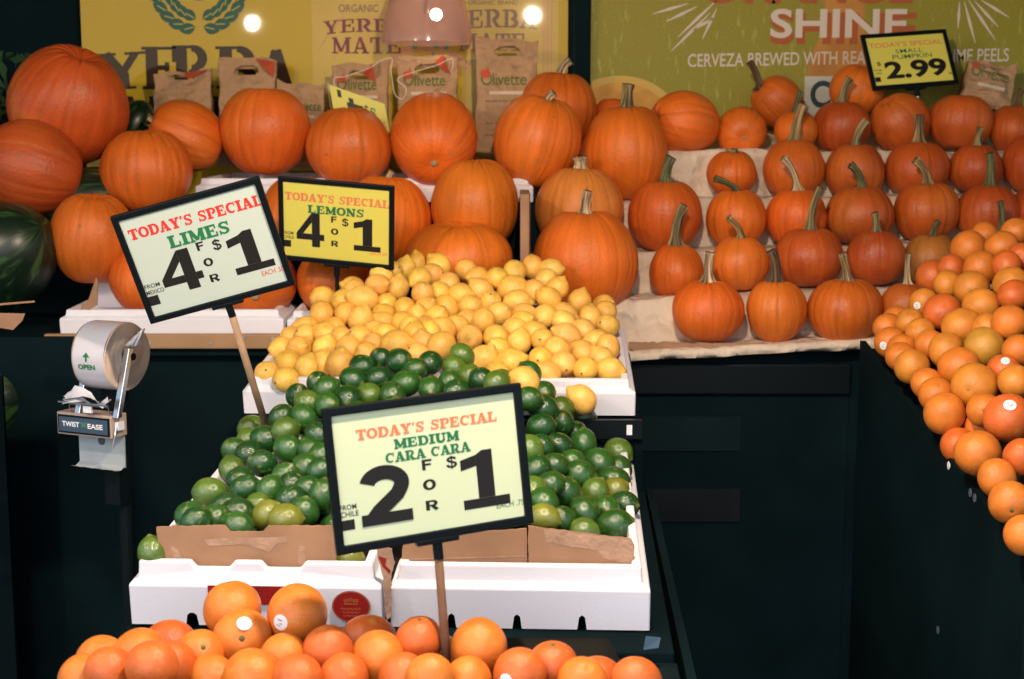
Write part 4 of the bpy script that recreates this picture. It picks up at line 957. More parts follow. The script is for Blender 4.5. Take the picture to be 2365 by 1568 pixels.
LABEL['orange']=[
"orange, leftmost in fourteenth lowest right bin row",
"orange, second from left in fourteenth lowest right bin row",
"orange showing its blossom end, third from left in fourteenth lowest right bin row",
"orange, rightmost in fourteenth lowest right bin row",
"orange showing its stem end, second from left in thirteenth lowest right bin row",
"reddish orange, third from left in thirteenth lowest right bin row",
"reddish orange, rightmost in thirteenth lowest right bin row",
"reddish orange, leftmost in twelfth lowest right bin row",
"reddish orange, leftmost in thirteenth lowest right bin row",
"yellowish orange, second from left in twelfth lowest right bin row",
"yellowish orange showing its blossom end, third from left in twelfth lowest right bin row",
"yellowish orange, rightmost in eleventh lowest right bin row",
"yellowish orange, fourth from left in twelfth lowest right bin row",
"reddish orange, rightmost in twelfth lowest right bin row",
"yellowish orange with white sticker, leftmost in eleventh lowest right bin row",
"reddish orange, second from left in eleventh lowest right bin row",
"orange, rightmost in tenth lowest right bin row",
"yellowish orange, third from left in tenth lowest right bin row",
"yellowish orange, fourth from left in tenth lowest right bin row",
"orange, leftmost in tenth lowest right bin row",
"orange with white sticker, leftmost in ninth lowest right bin row",
"yellowish orange, fifth from left in tenth lowest right bin row",
"yellowish orange, sixth from left in tenth lowest right bin row",
"greenish yellow orange, sixth from left in ninth lowest right bin row",
"orange, fourth from left in ninth lowest right bin row",
"yellowish orange, fifth from left in ninth lowest right bin row",
"orange, third from left in ninth lowest right bin row",
"orange, second from left in ninth lowest right bin row",
"yellowish orange showing its stem end, leftmost in eighth lowest right bin row",
"orange, rightmost in ninth lowest right bin row",
"orange, second from left in eighth lowest right bin row",
"reddish orange with white sticker, third from left in eighth lowest right bin row",
"yellowish orange showing its blossom end, rightmost in seventh lowest right bin row",
"orange showing its stem end, leftmost in seventh lowest right bin row",
"yellowish orange, rightmost in eighth lowest right bin row",
"orange, second from left in seventh lowest right bin row",
"orange, leftmost in sixth lowest right bin row",
"orange showing its stem end, third from left in sixth lowest right bin row",
"reddish orange with white sticker, rightmost in sixth lowest right bin row",
"orange, leftmost in fourth lowest right bin row",
"reddish orange, rightmost in fourth lowest right bin row",
"orange, only one in third lowest right bin row",
"orange showing its stem end, only one in second lowest right bin row",
"orange, only one in lowest right bin row",
"half buried orange, second from left in tenth lowest right bin row",
"half buried orange, only one in fifth lowest right bin row",
"half buried orange, second from left in sixth lowest right bin row",
"orange of the right heap beyond the right edge of the photo",
"orange of the right heap beyond the right edge of the photo",
"orange of the right heap beyond the right edge of the photo",
"orange of the right heap beyond the right edge of the photo",
"orange of the right heap beyond the right edge of the photo",
"orange of the right heap beyond the right edge of the photo",
"orange of the right heap beyond the right edge of the photo",
"orange of the right heap beyond the right edge of the photo",
"orange of the right heap beyond the right edge of the photo",
"orange of the right heap beyond the right edge of the photo",
"orange of the right heap beyond the right edge of the photo",
"orange of the right heap beyond the right edge of the photo",
"orange of the right heap beyond the right edge of the photo",
"orange of the right heap beyond the right edge of the photo",
"orange of the right heap beyond the right edge of the photo",
"orange of the right heap beyond the right edge of the photo",
"orange of the right heap beyond the right edge of the photo",
"orange of the right heap beyond the right edge of the photo",
"orange of the right heap beyond the right edge of the photo",
"orange of the right heap beyond the right edge of the photo",
"orange of the right heap beyond the right edge of the photo",
"orange of the right heap beyond the right edge of the photo",
"orange of the right heap beyond the right edge of the photo",
"orange of the right heap beyond the right edge of the photo",
"orange of the right heap beyond the right edge of the photo",
"orange of the right heap beyond the right edge of the photo",
"orange of the right heap beyond the right edge of the photo",
"orange of the right heap beyond the right edge of the photo",
"orange of the right heap beyond the right edge of the photo",
"orange of the right heap beyond the right edge of the photo",
"orange of the right heap beyond the right edge of the photo",
"orange of the right heap beyond the right edge of the photo",
"orange of the right heap beyond the right edge of the photo",
"orange of the right heap beyond the right edge of the photo",
"orange of the right heap beyond the right edge of the photo",
"orange of the right heap beyond the right edge of the photo",
"orange of the right heap beyond the right edge of the photo",
"orange of the right heap beyond the right edge of the photo",
"orange of the right heap beyond the right edge of the photo",
"orange of the right heap beyond the right edge of the photo",
"orange of the right heap beyond the right edge of the photo",
"orange of the right heap beyond the right edge of the photo",
"orange of the right heap beyond the right edge of the photo",
"orange of the right heap beyond the right edge of the photo",
"orange of the right heap beyond the right edge of the photo",
"orange of the right heap beyond the right edge of the photo",
"orange of the right heap beyond the right edge of the photo",
"orange of the right heap beyond the right edge of the photo",
"orange of the right heap beyond the right edge of the photo",
"orange of the right heap beyond the right edge of the photo",
"orange of the right heap beyond the right edge of the photo",
"orange of the right heap beyond the right edge of the photo",
"orange of the right heap beyond the right edge of the photo",
"orange of the right heap beyond the right edge of the photo",
"orange of the right heap beyond the right edge of the photo",
"orange of the right heap beyond the right edge of the photo",
"orange of the right heap beyond the right edge of the photo",
"orange of the right heap beyond the right edge of the photo",
"orange of the right heap beyond the right edge of the photo",
"orange of the right heap beyond the right edge of the photo",
]
FRUIT['cara']=[
[-0.4288,2.1,0.8878,0.0449,0.2,-0.24,-0.95,"o","-","-",0],
[-0.3245,2.0718,0.8885,0.047,0.99,-0.06,0.16,"o","-","k",0],
[-0.4005,2.0338,0.8655,0.0436,0.15,-0.93,0.32,"o","s","K",0],
[-0.545,1.9952,0.8501,0.0417,-0.33,0.74,-0.58,"o","-","-",0],
[-0.4979,1.8832,0.8784,0.0374,0.73,0.4,-0.55,"r","-","-",0],
[-0.4906,1.9439,0.855,0.0393,0.46,-0.46,-0.76,"r","-","-",0],
[-0.4578,2.0,0.8524,0.0369,0.33,-0.74,0.59,"o","s","-",0],
[-0.3668,1.9204,0.848,0.0428,-0.93,-0.35,0.1,"o","-","-",0],
[-0.3315,1.9801,0.8558,0.036,0.95,-0.2,-0.22,"o","-","-",0],
[-0.2676,1.9815,0.8636,0.039,-0.97,-0.18,0.19,"r","-","-",0],
[-0.6139,1.9478,0.8352,0.036,0.77,0.61,0.18,"o","-","-",0],
[-0.5665,1.9152,0.8581,0.036,0.91,-0.37,0.19,"r","-","-",0],
[-0.4286,1.9453,0.8362,0.036,0.46,-0.61,0.64,"o","-","-",0],
[-0.3006,1.9069,0.8512,0.036,-0.22,-0.9,0.39,"r","-","-",0],
[-0.1956,1.9885,0.8522,0.0413,-0.97,-0.2,0.13,"o","-","-",0],
[-0.1359,2.012,0.8706,0.036,0.01,-0.19,0.98,"r","u","-",0],
[-0.1548,1.9363,0.8417,0.0368,-0.99,0.1,-0.02,"r","-","-",0],
[-0.0478,1.9945,0.8653,0.0426,0.99,-0.12,0.05,"o","-","-",0],
[0.0111,1.9249,0.8518,0.0388,-0.48,0.79,0.38,"r","k","-",0],
[0.059,1.9677,0.8485,0.036,-0.01,-0.17,0.98,"r","u","-",0],
[0.1757,1.9192,0.8428,0.036,0.43,0.54,0.72,"r","k","-",0],
[-0.1142,1.8913,0.8575,0.036,-0.69,0.63,0.34,"o","-","-",0],
[-0.0625,1.9272,0.8396,0.036,-0.73,-0.68,0.02,"o","-","-",0],
[0.0987,1.9169,0.8437,0.036,0.23,-0.54,0.81,"o","-","-",0],
[-0.2384,1.9269,0.8454,0.036,0.45,0.89,0.11,"r","-","-",0],
[0.1229,1.9828,0.8135,0.0408,-0.37,0.89,0.25,"-","-","-",1],
[-0.61,2.0281,0.8283,0.0412,0.97,0.19,0.18,"-","-","-",1],
[-0.5199,2.0739,0.8355,0.0439,-0.31,0.61,0.73,"-","-","-",1],
[-0.2203,2.0848,0.8396,0.0436,-0.05,0.97,0.23,"-","-","-",1],
[-0.1123,2.0862,0.8145,0.0396,0.0,0.95,-0.31,"-","-","-",1],
]
LABEL['cara']=[
"orange, leftmost in third lowest front heap row",
"orange with white sticker, rightmost in third lowest front heap row",
"orange with white sticker, second from left in second lowest front heap row",
"orange, fourth from left in lowest front heap row",
"reddish orange, fifth from left in lowest front heap row",
"reddish orange, sixth from left in lowest front heap row",
"orange showing its stem end, seventh from left in lowest front heap row",
"orange, ninth from left in lowest front heap row",
"orange, tenth from left in lowest front heap row",
"reddish orange, twelfth from left in lowest front heap row",
"orange, leftmost in lowest front heap row",
"reddish orange, third from left in lowest front heap row",
"orange, eighth from left in lowest front heap row",
"reddish orange, eleventh from left in lowest front heap row",
"orange, fourteenth from left in lowest front heap row",
"reddish orange with stem button on top, fourth from left in second lowest front heap row",
"reddish orange, fifteenth from left in lowest front heap row",
"orange, rightmost in second lowest front heap row",
"reddish orange with white sticker, nineteenth from left in lowest front heap row",
"reddish orange with stem button on top, twentieth from left in lowest front heap row",
"reddish orange with white sticker, rightmost in lowest front heap row",
"orange, sixteenth from left in lowest front heap row",
"orange, eighteenth from left in lowest front heap row",
"orange, twenty-first from left in lowest front heap row",
"reddish orange, thirteenth from left in lowest front heap row",
"half buried orange, twenty-second from left in lowest front heap row",
"half buried orange, second from left in lowest front heap row",
"half buried orange, leftmost in second lowest front heap row",
"half buried orange, third from left in second lowest front heap row",
"half buried orange, seventeenth from left in lowest front heap row",
]
PUMP=[
[-1.2405,4.03,1.6951,0.1622,0.1544,0.367,-0.262,0.892,None,"d",14,"huge dusky orange pumpkin topping the pile against the dark wall"],
[-1.3049,3.88,1.5214,0.1261,0.132,-0.909,-0.321,0.267,None,"d",15,"dusky orange pumpkin on its side with near level ribs, above the watermelon"],
[-1.0088,3.96,1.5138,0.1245,0.1114,0.0,-0.05,0.999,None,"o",15,"round orange pumpkin without stem directly above the top corner of the limes sign"],
[-0.9433,4.16,1.6103,0.1034,0.1053,-0.893,-0.223,0.391,[-0.0176,0.0176,0.0138,"p",0.0],"o",15,"smaller orange pumpkin tipped left with scarred shoulder before the first paper bag"],
[-0.7161,4.16,1.6227,0.1291,0.1228,0.05,0.0,0.999,None,"o",16,"tall smooth orange pumpkin with lumpy bottom, left of the upside-down tag"],
[-0.4644,4.1,1.5808,0.1218,0.1076,0.0,-0.1,0.995,None,"b",15,"bright orange pumpkin directly behind the lemons sign, under the upside-down yellow tag"],
[-0.2194,4.1,1.6004,0.1273,0.1322,-0.02,0.862,0.507,None,"o",16,"orange pumpkin showing its pale round blossom scar to the front"],
[-0.1015,3.96,1.4196,0.1237,0.1249,0.0,-0.05,0.999,None,"b",14,"bright ribbed stemless pumpkin in the middle row left of the cardboard divider"],
[0.0716,4.13,1.5942,0.1258,0.1283,0.268,-0.096,0.959,[0.0174,0.0274,0.0187,"p",0.005],"b",15,"orange pumpkin with a cut stub stem and wrinkled scar beside the tallest bag"],
[0.1415,4.38,1.6865,0.1211,0.1132,0.05,0.0,0.999,[0.029,0.05,0.0211,"p",0.0132],"o",16,"orange pumpkin behind the stub stemmed one, its curved dry stem before the black post"],
[0.3325,4.18,1.5604,0.1293,0.135,0.0,0.0,1.0,[0.005,0.0782,0.0252,"n",0.0],"o",18,"big upright orange pumpkin with a pointed grey green stem beside the green poster corner"],
[0.3051,4.42,1.6715,0.0532,0.0532,0.0,0.0,1.0,None,"o",14,"small pumpkin almost hidden behind the one with the pointed stem"],
[0.517,4.3,1.6478,0.0932,0.1009,-0.947,-0.305,0.102,[-0.0078,-0.0026,0.0091,"n",0.0],"b",11,"orange pumpkin on its side with one deep crease, left end of the paper"],
[0.6891,4.32,1.621,0.0755,0.0657,0.0,0.967,0.254,None,"o",13,"small orange pumpkin showing its blossom end, upper left of the paper lined steps"],
[0.1952,3.82,1.2726,0.1416,0.1364,0.0,0.0,1.0,[0.007,0.0699,0.0198,"p",0.0023],"b",20,"largest upright bright pumpkin right behind the lemons with a slim pale stem"],
[0.1873,4.02,1.4047,0.122,0.1159,0.05,0.0,0.999,[-0.0024,0.0439,0.0281,"p",0.0],"t",14,"tan orange pumpkin with a short pale tapered stem behind the largest upright pumpkin"],
[-0.1397,3.8,1.2813,0.1402,0.0974,0.0,-0.1,0.995,None,"b",16,"wide bright orange pumpkin rising behind the middle of the lemon heap"],
[-0.3519,3.96,1.3812,0.1239,0.1179,0.1,0.0,0.995,[0.0096,0.0265,0.0132,"p",0.0],"b",18,"orange pumpkin half hidden behind the right edge of the lemons sign"],
[-0.5925,3.96,1.3812,0.1095,0.1155,0.0,0.0,1.0,None,"b",15,"orange pumpkin showing as a sliver between the limes and lemons signs"],
[-1.1224,3.8,1.3392,0.1133,0.1157,0.099,-0.099,0.99,None,"o",13,"round orange pumpkin left of the limes sign, next to the watermelon"],
[-0.9674,3.78,1.2309,0.1017,0.0866,0.0,0.0,1.0,None,"o",15,"orange pumpkin mostly hidden behind the left edge of the limes sign"],
[-0.6729,3.78,1.2309,0.1017,0.0878,0.0,0.894,0.447,None,"b",15,"orange pumpkin under the limes sign with its blossom end low in the white tray"],
[-0.4791,3.8,1.2231,0.1034,0.0848,0.0,0.0,1.0,None,"b",15,"orange pumpkin behind the black post of the lemons sign"],
[0.511,3.7,1.1556,0.093,0.0788,0.0,0.0,1.0,[0.0034,0.0839,0.0193,"p",0.0023],"o",14,"small pumpkin with a straight pale stem, first in the bottom row"],
[0.6902,3.7,1.1556,0.0805,0.0788,0.0,0.0,1.0,[-0.0159,0.0885,0.0204,"k",-0.0091],"b",13,"small bright pumpkin with a thick dark shrivelled stem in the bottom row"],
[0.875,3.7,1.1556,0.0975,0.0822,0.0,0.0,1.0,[-0.0181,0.0771,0.0159,"m",0.0045],"o",13,"widest small pumpkin in the bottom row, with a striped stem"],
[1.0344,3.7,1.1693,0.068,0.0589,0.0,0.0,1.0,[-0.0023,0.0839,0.0113,"p",0.0091],"d",13,"small pumpkin in the bottom row partly covered by oranges, with a thin pale stem"],
[0.4461,3.86,1.2456,0.0754,0.0719,0.0,0.0,1.0,[0.0189,0.1155,0.02,"n",0.0212],"o",12,"small pumpkin with a tall stem curving right, first in the second row"],
[0.6212,3.86,1.2668,0.0777,0.0707,0.0,0.0,1.0,[-0.0377,0.0612,0.013,"m",-0.0118],"b",12,"small bright pumpkin with a striped stem leaning left in the second row"],
[0.8092,3.86,1.2833,0.0953,0.0777,0.0,0.0,1.0,[0.0212,0.1201,0.0153,"n",0.0118],"d",13,"wide small pumpkin in the second row with the longest striped stem bending right"],
[0.9881,3.86,1.2822,0.0783,0.073,0.0,0.0,1.0,[-0.0071,0.0565,0.0153,"n",0.0],"d",13,"small dusky pumpkin with a short straight green stem in the second row"],
[1.1414,3.86,1.2763,0.073,0.0683,0.0,0.0,1.0,[0.0118,0.0447,0.0118,"g",0.0047],"g",13,"small greenish scarred pumpkin beside the oranges in the second row"],
[1.327,3.86,1.2857,0.0765,0.0671,0.0,0.0,1.0,[-0.0094,0.0894,0.0129,"g",-0.0047],"d",13,"small pumpkin hidden behind the orange heap, only its dark green stem showing"],
[0.4316,4.02,1.3852,0.105,0.0989,0.0,0.0,1.0,[0.0147,0.0781,0.022,"g",0.0098],"o",15,"tall small pumpkin with a thick green stem, first in the third row"],
[0.6307,4.02,1.3803,0.0849,0.0794,0.0,0.0,1.0,[-0.0635,0.0415,0.0134,"g",-0.0171],"o",13,"small pumpkin with a green stem bent far to the left in the third row"],
[0.8016,4.02,1.3827,0.0855,0.0775,0.0,0.0,1.0,[-0.044,0.0977,0.0159,"p",-0.0098],"o",13,"small pumpkin with a long pale stem leaning left in the third row"],
[0.9809,4.02,1.3901,0.0934,0.0806,0.0,0.0,1.0,[-0.0342,0.0684,0.0159,"g",-0.0195],"d",13,"small dusky pumpkin with a green stem hooked to the left in the third row"],
[1.1686,4.02,1.3974,0.0928,0.0818,0.0,0.0,1.0,[-0.0415,0.0732,0.0171,"m",-0.0098],"d",13,"small dusky pumpkin with a brown stem leaning left in the third row"],
[1.3432,4.02,1.3949,0.0867,0.0781,0.0,0.0,1.0,[-0.0073,0.0976,0.0171,"g",-0.0049],"d",13,"small dusky pumpkin with an upright dark green stem, right of the third row"],
[1.486,4.02,1.3949,0.0806,0.0757,0.0,0.0,1.0,None,"d",13,"small pumpkin cut by the right edge, last in the third row"],
[0.6428,4.18,1.504,0.0746,0.0619,0.0,-0.1,0.995,[0.0101,0.0063,0.0164,"n",0.0],"o",13,"small pumpkin with a flat stem stub, first in the fourth row"],
[0.8233,4.18,1.5153,0.0897,0.0834,0.0,0.0,1.0,[0.0202,0.1112,0.0215,"m",0.0051],"o",13,"small pumpkin with a tall thick brown stem in the fourth row"],
[1.0005,4.18,1.5065,0.086,0.0796,0.0,0.0,1.0,[0.0278,0.0784,0.0164,"n",0.0101],"d",13,"small pumpkin with a green stem leaning right in the fourth row"],
[1.1821,4.18,1.5153,0.096,0.0783,0.0,0.0,1.0,[0.0,0.0859,0.0202,"m",0.0],"d",13,"wide small pumpkin with a straight brown stem in the fourth row"],
[1.3552,4.18,1.5178,0.0783,0.067,0.0,0.0,1.0,[0.0051,0.0581,0.0139,"n",0.0025],"d",13,"small pumpkin with a short upright stem in the fourth row"],
[1.5226,4.18,1.5304,0.0897,0.0834,0.0,0.0,1.0,None,"d",13,"small pumpkin cut by the right edge, last in the fourth row"],
[0.8469,4.29,1.6286,0.0659,0.053,0.0,0.0,1.0,[0.0103,0.0672,0.0142,"g",0.0052],"o",12,"little pumpkin low behind the tall brown stem in the fifth row"],
[0.9892,4.32,1.6365,0.0858,0.0754,0.0,0.0,1.0,[0.0208,0.078,0.0182,"n",0.0104],"d",13,"small pumpkin in the fifth row before the white bottle label on the poster"],
[1.1643,4.32,1.6506,0.0858,0.0819,-0.578,-0.21,0.788,None,"d",12,"small stemless pumpkin tilted left under the small pumpkin sign"],
[1.3463,4.32,1.6506,0.0936,0.0787,0.099,0.099,0.99,None,"d",12,"small stemless pumpkin right below the tilted paper bag"],
[1.5123,4.32,1.6326,0.0807,0.0689,0.0,0.0,1.0,[0.0104,0.0546,0.0156,"k",0.0052],"d",13,"small dark pumpkin at the right edge with a dark stem, fifth row"],
[0.8187,4.45,1.7143,0.0749,0.0762,-0.767,-0.102,0.634,[-0.0401,0.0775,0.016,"k",0.0134],"o",13,"small pumpkin tipped left at the very back, its stem rising before the green poster"],
[1.0647,4.45,1.7511,0.0814,0.0734,0.206,-0.309,0.928,None,"o",12,"small stemless pumpkin at the very back touching the small pumpkin sign"],
]
TREAD={1:[1.0455,0.0528],2:[1.1658,0.043],3:[1.2825,0.0283],4:[1.4252,0.015],5:[1.5778,-0.0064],6:[1.5087,0.1608]}
RY={1:3.7,2:3.86,3:4.02,4:4.18,5:4.32,6:4.45}
SIGN={"limes":{"c":[-0.6034,2.7835,1.3838],"R":[[0.96492,-0.0638,-0.25469],[0.00382,0.97334,-0.22934],[0.26253,0.22032,0.93943]],"w":0.3,"h":0.2295,"foot":[-0.5192,2.96,0.9912]},"lemons":{"c":[-0.4388,3.5542,1.3937],"R":[[0.97889,0.20124,0.03561],[-0.18917,0.95818,-0.21473],[-0.07734,0.20347,0.97602]],"w":0.3,"h":0.216,"foot":[-0.4416,3.58,1.1766]},"cara":{"c":[-0.1183,2.0098,1.131],"R":[[0.93285,-0.348,-0.09324],[0.35466,0.93253,0.06779],[0.06336,-0.09631,0.99333]],"w":0.3,"h":0.21,"foot":[-0.0928,1.99,0.8046]},"pump":{"c":[1.2042,4.385,1.8402],"R":[[0.9761,-0.15725,-0.15001],[0.20304,0.90596,0.37149],[0.07749,-0.39307,0.91624]],"w":0.28,"h":0.182,"foot":[1.232,4.38,1.6813]}}
# ------------------------------------------------------------ setting
g=MB().add([(-60,-60,0),(60,-60,0),(60,60,0),(-60,60,0)],[(0,1,2,3)]).build('pavement',M['pave']); tag(g,kind='structure')
aw=MB().box(-5.5,5.5,.55,4.9,2.72,2.78).build('unseen_awning',M['soffit']); tag(aw,kind='structure')  # unseen awning, added to keep sky light off the back rows
wl=MB().box(-4.5,4.5,4.68,4.9,0,2.719).build('wall',M['wall']); tag(wl,kind='structure')
YW=4.62
def wp(px,py): p=at(px,py,YW); return p.x,p.z
# ------------------------------------------------------------ posters
def wbox(px0,px1,py0,py1):
    a=wp(px0,py1); b=wp(px1,py0); return (a[0],b[0],a[1],b[1])
def poster(name,label,px0,px1,m,z0=1.25,z1=2.1):
    a=wp(px0,200)[0]; b=wp(px1,200)[0]
    r=empty(name,(0,0,0)); tag(r,label,'poster')
    MB().box(a,b,YW,YW+.02,z0,z1).build('panel',m,r); return r
yp=poster('yellow_poster','glossy yellow tea poster with dark brown lettering and a green leaf wreath',193,1311,M['yel'])
def archw(cx,k): return lambda X,Z:(X,Z-k*(X-cx)**2)
y1=YW-.0015
for ch,b in (('Y',(222,338,118,206)),('E',(330,412,108,206)),('R',(400,490,104,206)),('B',(500,592,106,206)),('A',(592,684,112,206))):
    x0,x1,z0,z1=wbox(*b); letter(yp,'letter_'+ch.lower() if False else 'lettering',ch,'slab',(x0,x1,z0,z1),M['brown'],y1,T=.27,s=.07,rot={'Y':.06,'A':-.05}.get(ch,0))
for ch,b in (('M',(286,372,222,305)),('A',(380,460,222,305)),('T',(470,545,222,305)),('E',(555,625,222,305))):
    letter(yp,'lettering',ch,'slab',wbox(*b),M['brown'],y1,T=.25,s=.07)
# wreath: two arms of leaves round a blue disc
wc=wp(458,-34); ws=(wp(554,0)[0]-wp(458,0)[0])
mb=MB(); mv=MB()
def leafpoly(cx,cz,ang,l,w):
    p=[]
    for i in range(9):
        t=i/8; p.append((t*l,w*math.sin(math.pi*t)**.8*(1-.25*t)))
    for i in range(7,0,-1):
        t=i/8; p.append((t*l,-w*math.sin(math.pi*t)**.8*(1-.25*t)))
    return [(cx+a*math.cos(ang)-b*math.sin(ang),cz+a*math.sin(ang)+b*math.cos(ang)) for a,b in p]
rl=random.Random(3); wreath=[];veins=[]
for side in (-1,1):
    for i in range(9):
        th=R(-90+side*(6+i*15)); 
        for rr,da in ((.80,.45),(.98,-.35)):
            cx=wc[0]+math.cos(th)*ws*rr; cz=wc[1]+math.sin(th)*ws*rr
            ang=th+side*math.pi/2+side*da
            wreath.append((side,leafpoly(cx,cz,ang,ws*.40,ws*.155))); veins.append([(cx+math.cos(ang)*ws*.04,cz+math.sin(ang)*ws*.04),(cx+math.cos(ang)*ws*.27,cz+math.sin(ang)*ws*.27)])
for side in (-1,1):
    vs=[];fs=[]
    for i,(sd_,pl) in enumerate(wreath):
        if sd_!=side: continue
        b=len(vs); vs+=[(x,y1-.0001*(i%7),z) for x,z in pl]; fs.append(tuple(range(b,b+len(pl))))
    link('leaf_spray',mesh('leaf_spray',vs,fs),M['leafp'],yp)
vs=[];fs=[]
for i,v in enumerate(veins):
    for q in stroke(v,.004):
        b=len(vs); vs+=[(x,y1-.0011,z) for x,z in q]; fs.append((b,b+1,b+2,b+3))
link('leaf_veins',mesh('leaf_veins',vs,fs),M['leafy'],yp)
flat(yp,'blue_disc',[(wc[0]+.36*ws*math.cos(k*.2618),wc[1]+.36*ws*math.sin(k*.2618)) for k in range(24)],M['bluep'],y1)
# printed pouches on the right half of the yellow poster
def rect(px0,px1,py0,py1):
    a,b,c,d=wbox(px0,px1,py0,py1); return [(a,c),(b,c),(b,d),(a,d)]
y2=YW-.0008
a,b,c,d=wbox(727,1290,-40,420)
flat(yp,'pouch_print',[(a,c),(b,c),(b,d),(a,d)],M['yel2'],y2)
flat(yp,'pouch_panel',[(p[0],p[1]) for p in rect(905,1075,-40,420)],M['yel'],y2-.0004)
letter(yp,'lettering','ORGANIC','sans',wbox(782,874,10,28),M['purp'],y1,bold=.012)
letter(yp,'lettering','YERBA','slab',wbox(747,938,42,74),M['plum'],y1-.001,T=.2,s=.09,warp=archw(wp(845,0)[0],.5))
letter(yp,'lettering','MATE','slab',wbox(767,925,85,124),M['plum'],y1-.001,T=.2,s=.09)
letter(yp,'lettering','- ORGANIC BRAND -','sans',wbox(1072,1205,0,11),M['purp'],y1,bold=.01)
letter(yp,'lettering','YERBA','slab',wbox(1040,1240,20,64),M['purp'],y1-.001,T=.2,s=.09,warp=archw(wp(1150,0)[0],.4))
letter(yp,'lettering','MATE','slab',wbox(1060,1212,76,118),M['purp'],y1-.001,T=.2,s=.09)
letter(yp,'lettering','NEW','sans',wbox(1075,1112,138,152),M['purp'],y1,bold=.01)
def ringpoly(cx,cz,rx,rz,a0,a1,w,n=24): return stroke([(cx+rx*math.cos(R(a0+(a1-a0)*i/n)),cz+rz*math.sin(R(a0+(a1-a0)*i/n))) for i in range(n+1)],w)
vs=[];fs=[]
def addq(qs,y):
    for q in qs:
        b=len(vs); vs.extend((x,y,z) for x,z in q); fs.append(tuple(range(b,b+len(q))))
cc=wp(985,190); k1=wp(1085,190)[0]-cc[0]
for i,(rr,w) in enumerate(((1,.010),(.86,.005))): addq(ringpoly(cc[0],cc[1],k1*rr,k1*.85*rr,20,160,w),y1-.0002*i)
for k in range(9):
    th=R(28+k*15.5); addq(ringpoly(cc[0]+math.cos(th)*k1*.93,cc[1]+math.sin(th)*k1*.79,.012,.012,0,360,.004,10),y1-.0006)
link('scroll_print',mesh('scroll_print',vs,fs),M['pinkp'],yp); vs=[];fs=[]
for i in range(3):
    e=wp(1255+i*9,0)[0]; addq([[(e,wp(0,330)[1]),(e+.004,wp(0,330)[1]),(e+.004,2.05),(e,2.05)]],y1)
link('border_print',mesh('border_print',vs,fs),M['pinkp'],yp); vs=[];fs=[]
for i in range(14):
    x=wp(740+rl.uniform(-8,150),0)[0]; z=wp(0,rl.uniform(-10,140))[1]; addq(stroke([(x,z),(x+.03+rl.random()*.03,z+.07)],.0015),y1-.0003*(i%3))
link('stroke_print',mesh('stroke_print',vs,fs),M['pinkp'],yp)
vs=[];fs=[]
for k,(px,py,r) in enumerate(((958,107,.009),(1008,104,.012),(1030,108,.010),(1000,125,.006))):
    p=wp(px,py); addq([[(p[0]+r*math.cos(j*.7854),p[1]+r*.9*math.sin(j*.7854)) for j in range(8)]],y1-.001)
link('dot_ornament',mesh('dot_ornament',vs,fs),M['tealp'],yp)
# black posts between and beside the posters
fp=empty('poster_frame',(0,0,0)); tag(fp,'wide black upright post between the yellow and green posters','post')
x0,x1=wp(1313,200)[0],wp(1362,200)[0]
MB().box(x0,x1,YW-.05,YW+.05,1.2,2.3).build('post',M['wall'],fp,bevel=.004)
MB().box(x0+.012,x0+.02,YW-.054,YW-.0495,1.2,2.3).build('edge_strip',M['black2'],fp)
# green poster
gp=poster('green_poster','olive green beer poster with white lettering, rays and orange slices',1364,2480,M['grn'])
yb=YW-.002
letter(gp,'shadow_lettering','SHINE','sans',wbox(1778,2118,28,103),M['rust'],yb,bold=.03)
letter(gp,'lettering','SHINE','sans',wbox(1778,2096,20,88),M['wht'],yb-.0015,bold=.022)
letter(gp,'shadow_lettering','ORANGE','sans',wbox(1618,2110,-72,9),M['rust'],yb,bold=.03)
letter(gp,'lettering','CERVEZA BREWED WITH REAL ORANGE & LIME PEELS','sans',wbox(1588,2330,122,153),M['wht'],yb-.001,bold=.012,warp=lambda X,Z:(X,Z+.018*(X-.75)))
for burst in (([(1508,32),(1590,8)],[(1538,50),(1610,15)],[(1565,86),(1658,-2)],[(1550,118),(1640,30)],[(1600,70),(1650,40)],[(1622,90),(1655,20)]),([(2212,66),(2216,4)],[(2252,100),(2226,2)],[(2298,92),(2236,0)],[(2305,62),(2250,2)],[(2330,40),(2265,0)])):
    vs=[];fs=[]
    for pts in burst:
        p,q=wp(*pts[0]),wp(*pts[1]); addq(stroke([p,((p[0]+q[0])/2,(p[1]+q[1])/2),q],[.002,.010,.002]),yb)
    link('ray_burst',mesh('ray_burst',vs,fs),M['wht'],gp)
def disc(px,py,rpx,m,name,y,n=40,sq=1.0):
    c=wp(px,py); r=wp(px+rpx,py)[0]-c[0]; return flat(gp,name,[(c[0]+r*math.cos(2*math.pi*k/n),c[1]+sq*r*math.sin(2*math.pi*k/n)) for k in range(n)],m,y)
def halfdisc(px0,cx,cy,r,m,name,y):
    c=wp(cx,cy); rr=wp(cx+r,cy)[0]-c[0]; xl=wp(px0,cy)[0]; p=[]
    for k in range(41):
        a=R(180-180*k/40); p.append((max(xl,c[0]+rr*math.cos(a)),c[1]+rr*.8*math.sin(a)))
    p+= [(p[-1][0],c[1]-.12),(xl,c[1]-.12)]; return flat(gp,name,p,m,y)
halfdisc(1366,1430,290,142,M['slicel'],'orange_rind',yb); halfdisc(1366,1430,290,122,M['slice'],'orange_slice',yb-.0008)
bx=[wp(x,y) for x,y in ((1905,-40),(1995,-40),(1998,60),(2030,130),(2046,300),(1855,300),(1858,210),(1872,130),(1902,70))]
flat(gp,'bottle_print',bx,M['amber'],yb+.0006)
flat(gp,'bottle_label',rect(1855,2010,176,300),M['labelw'],yb-.0006)
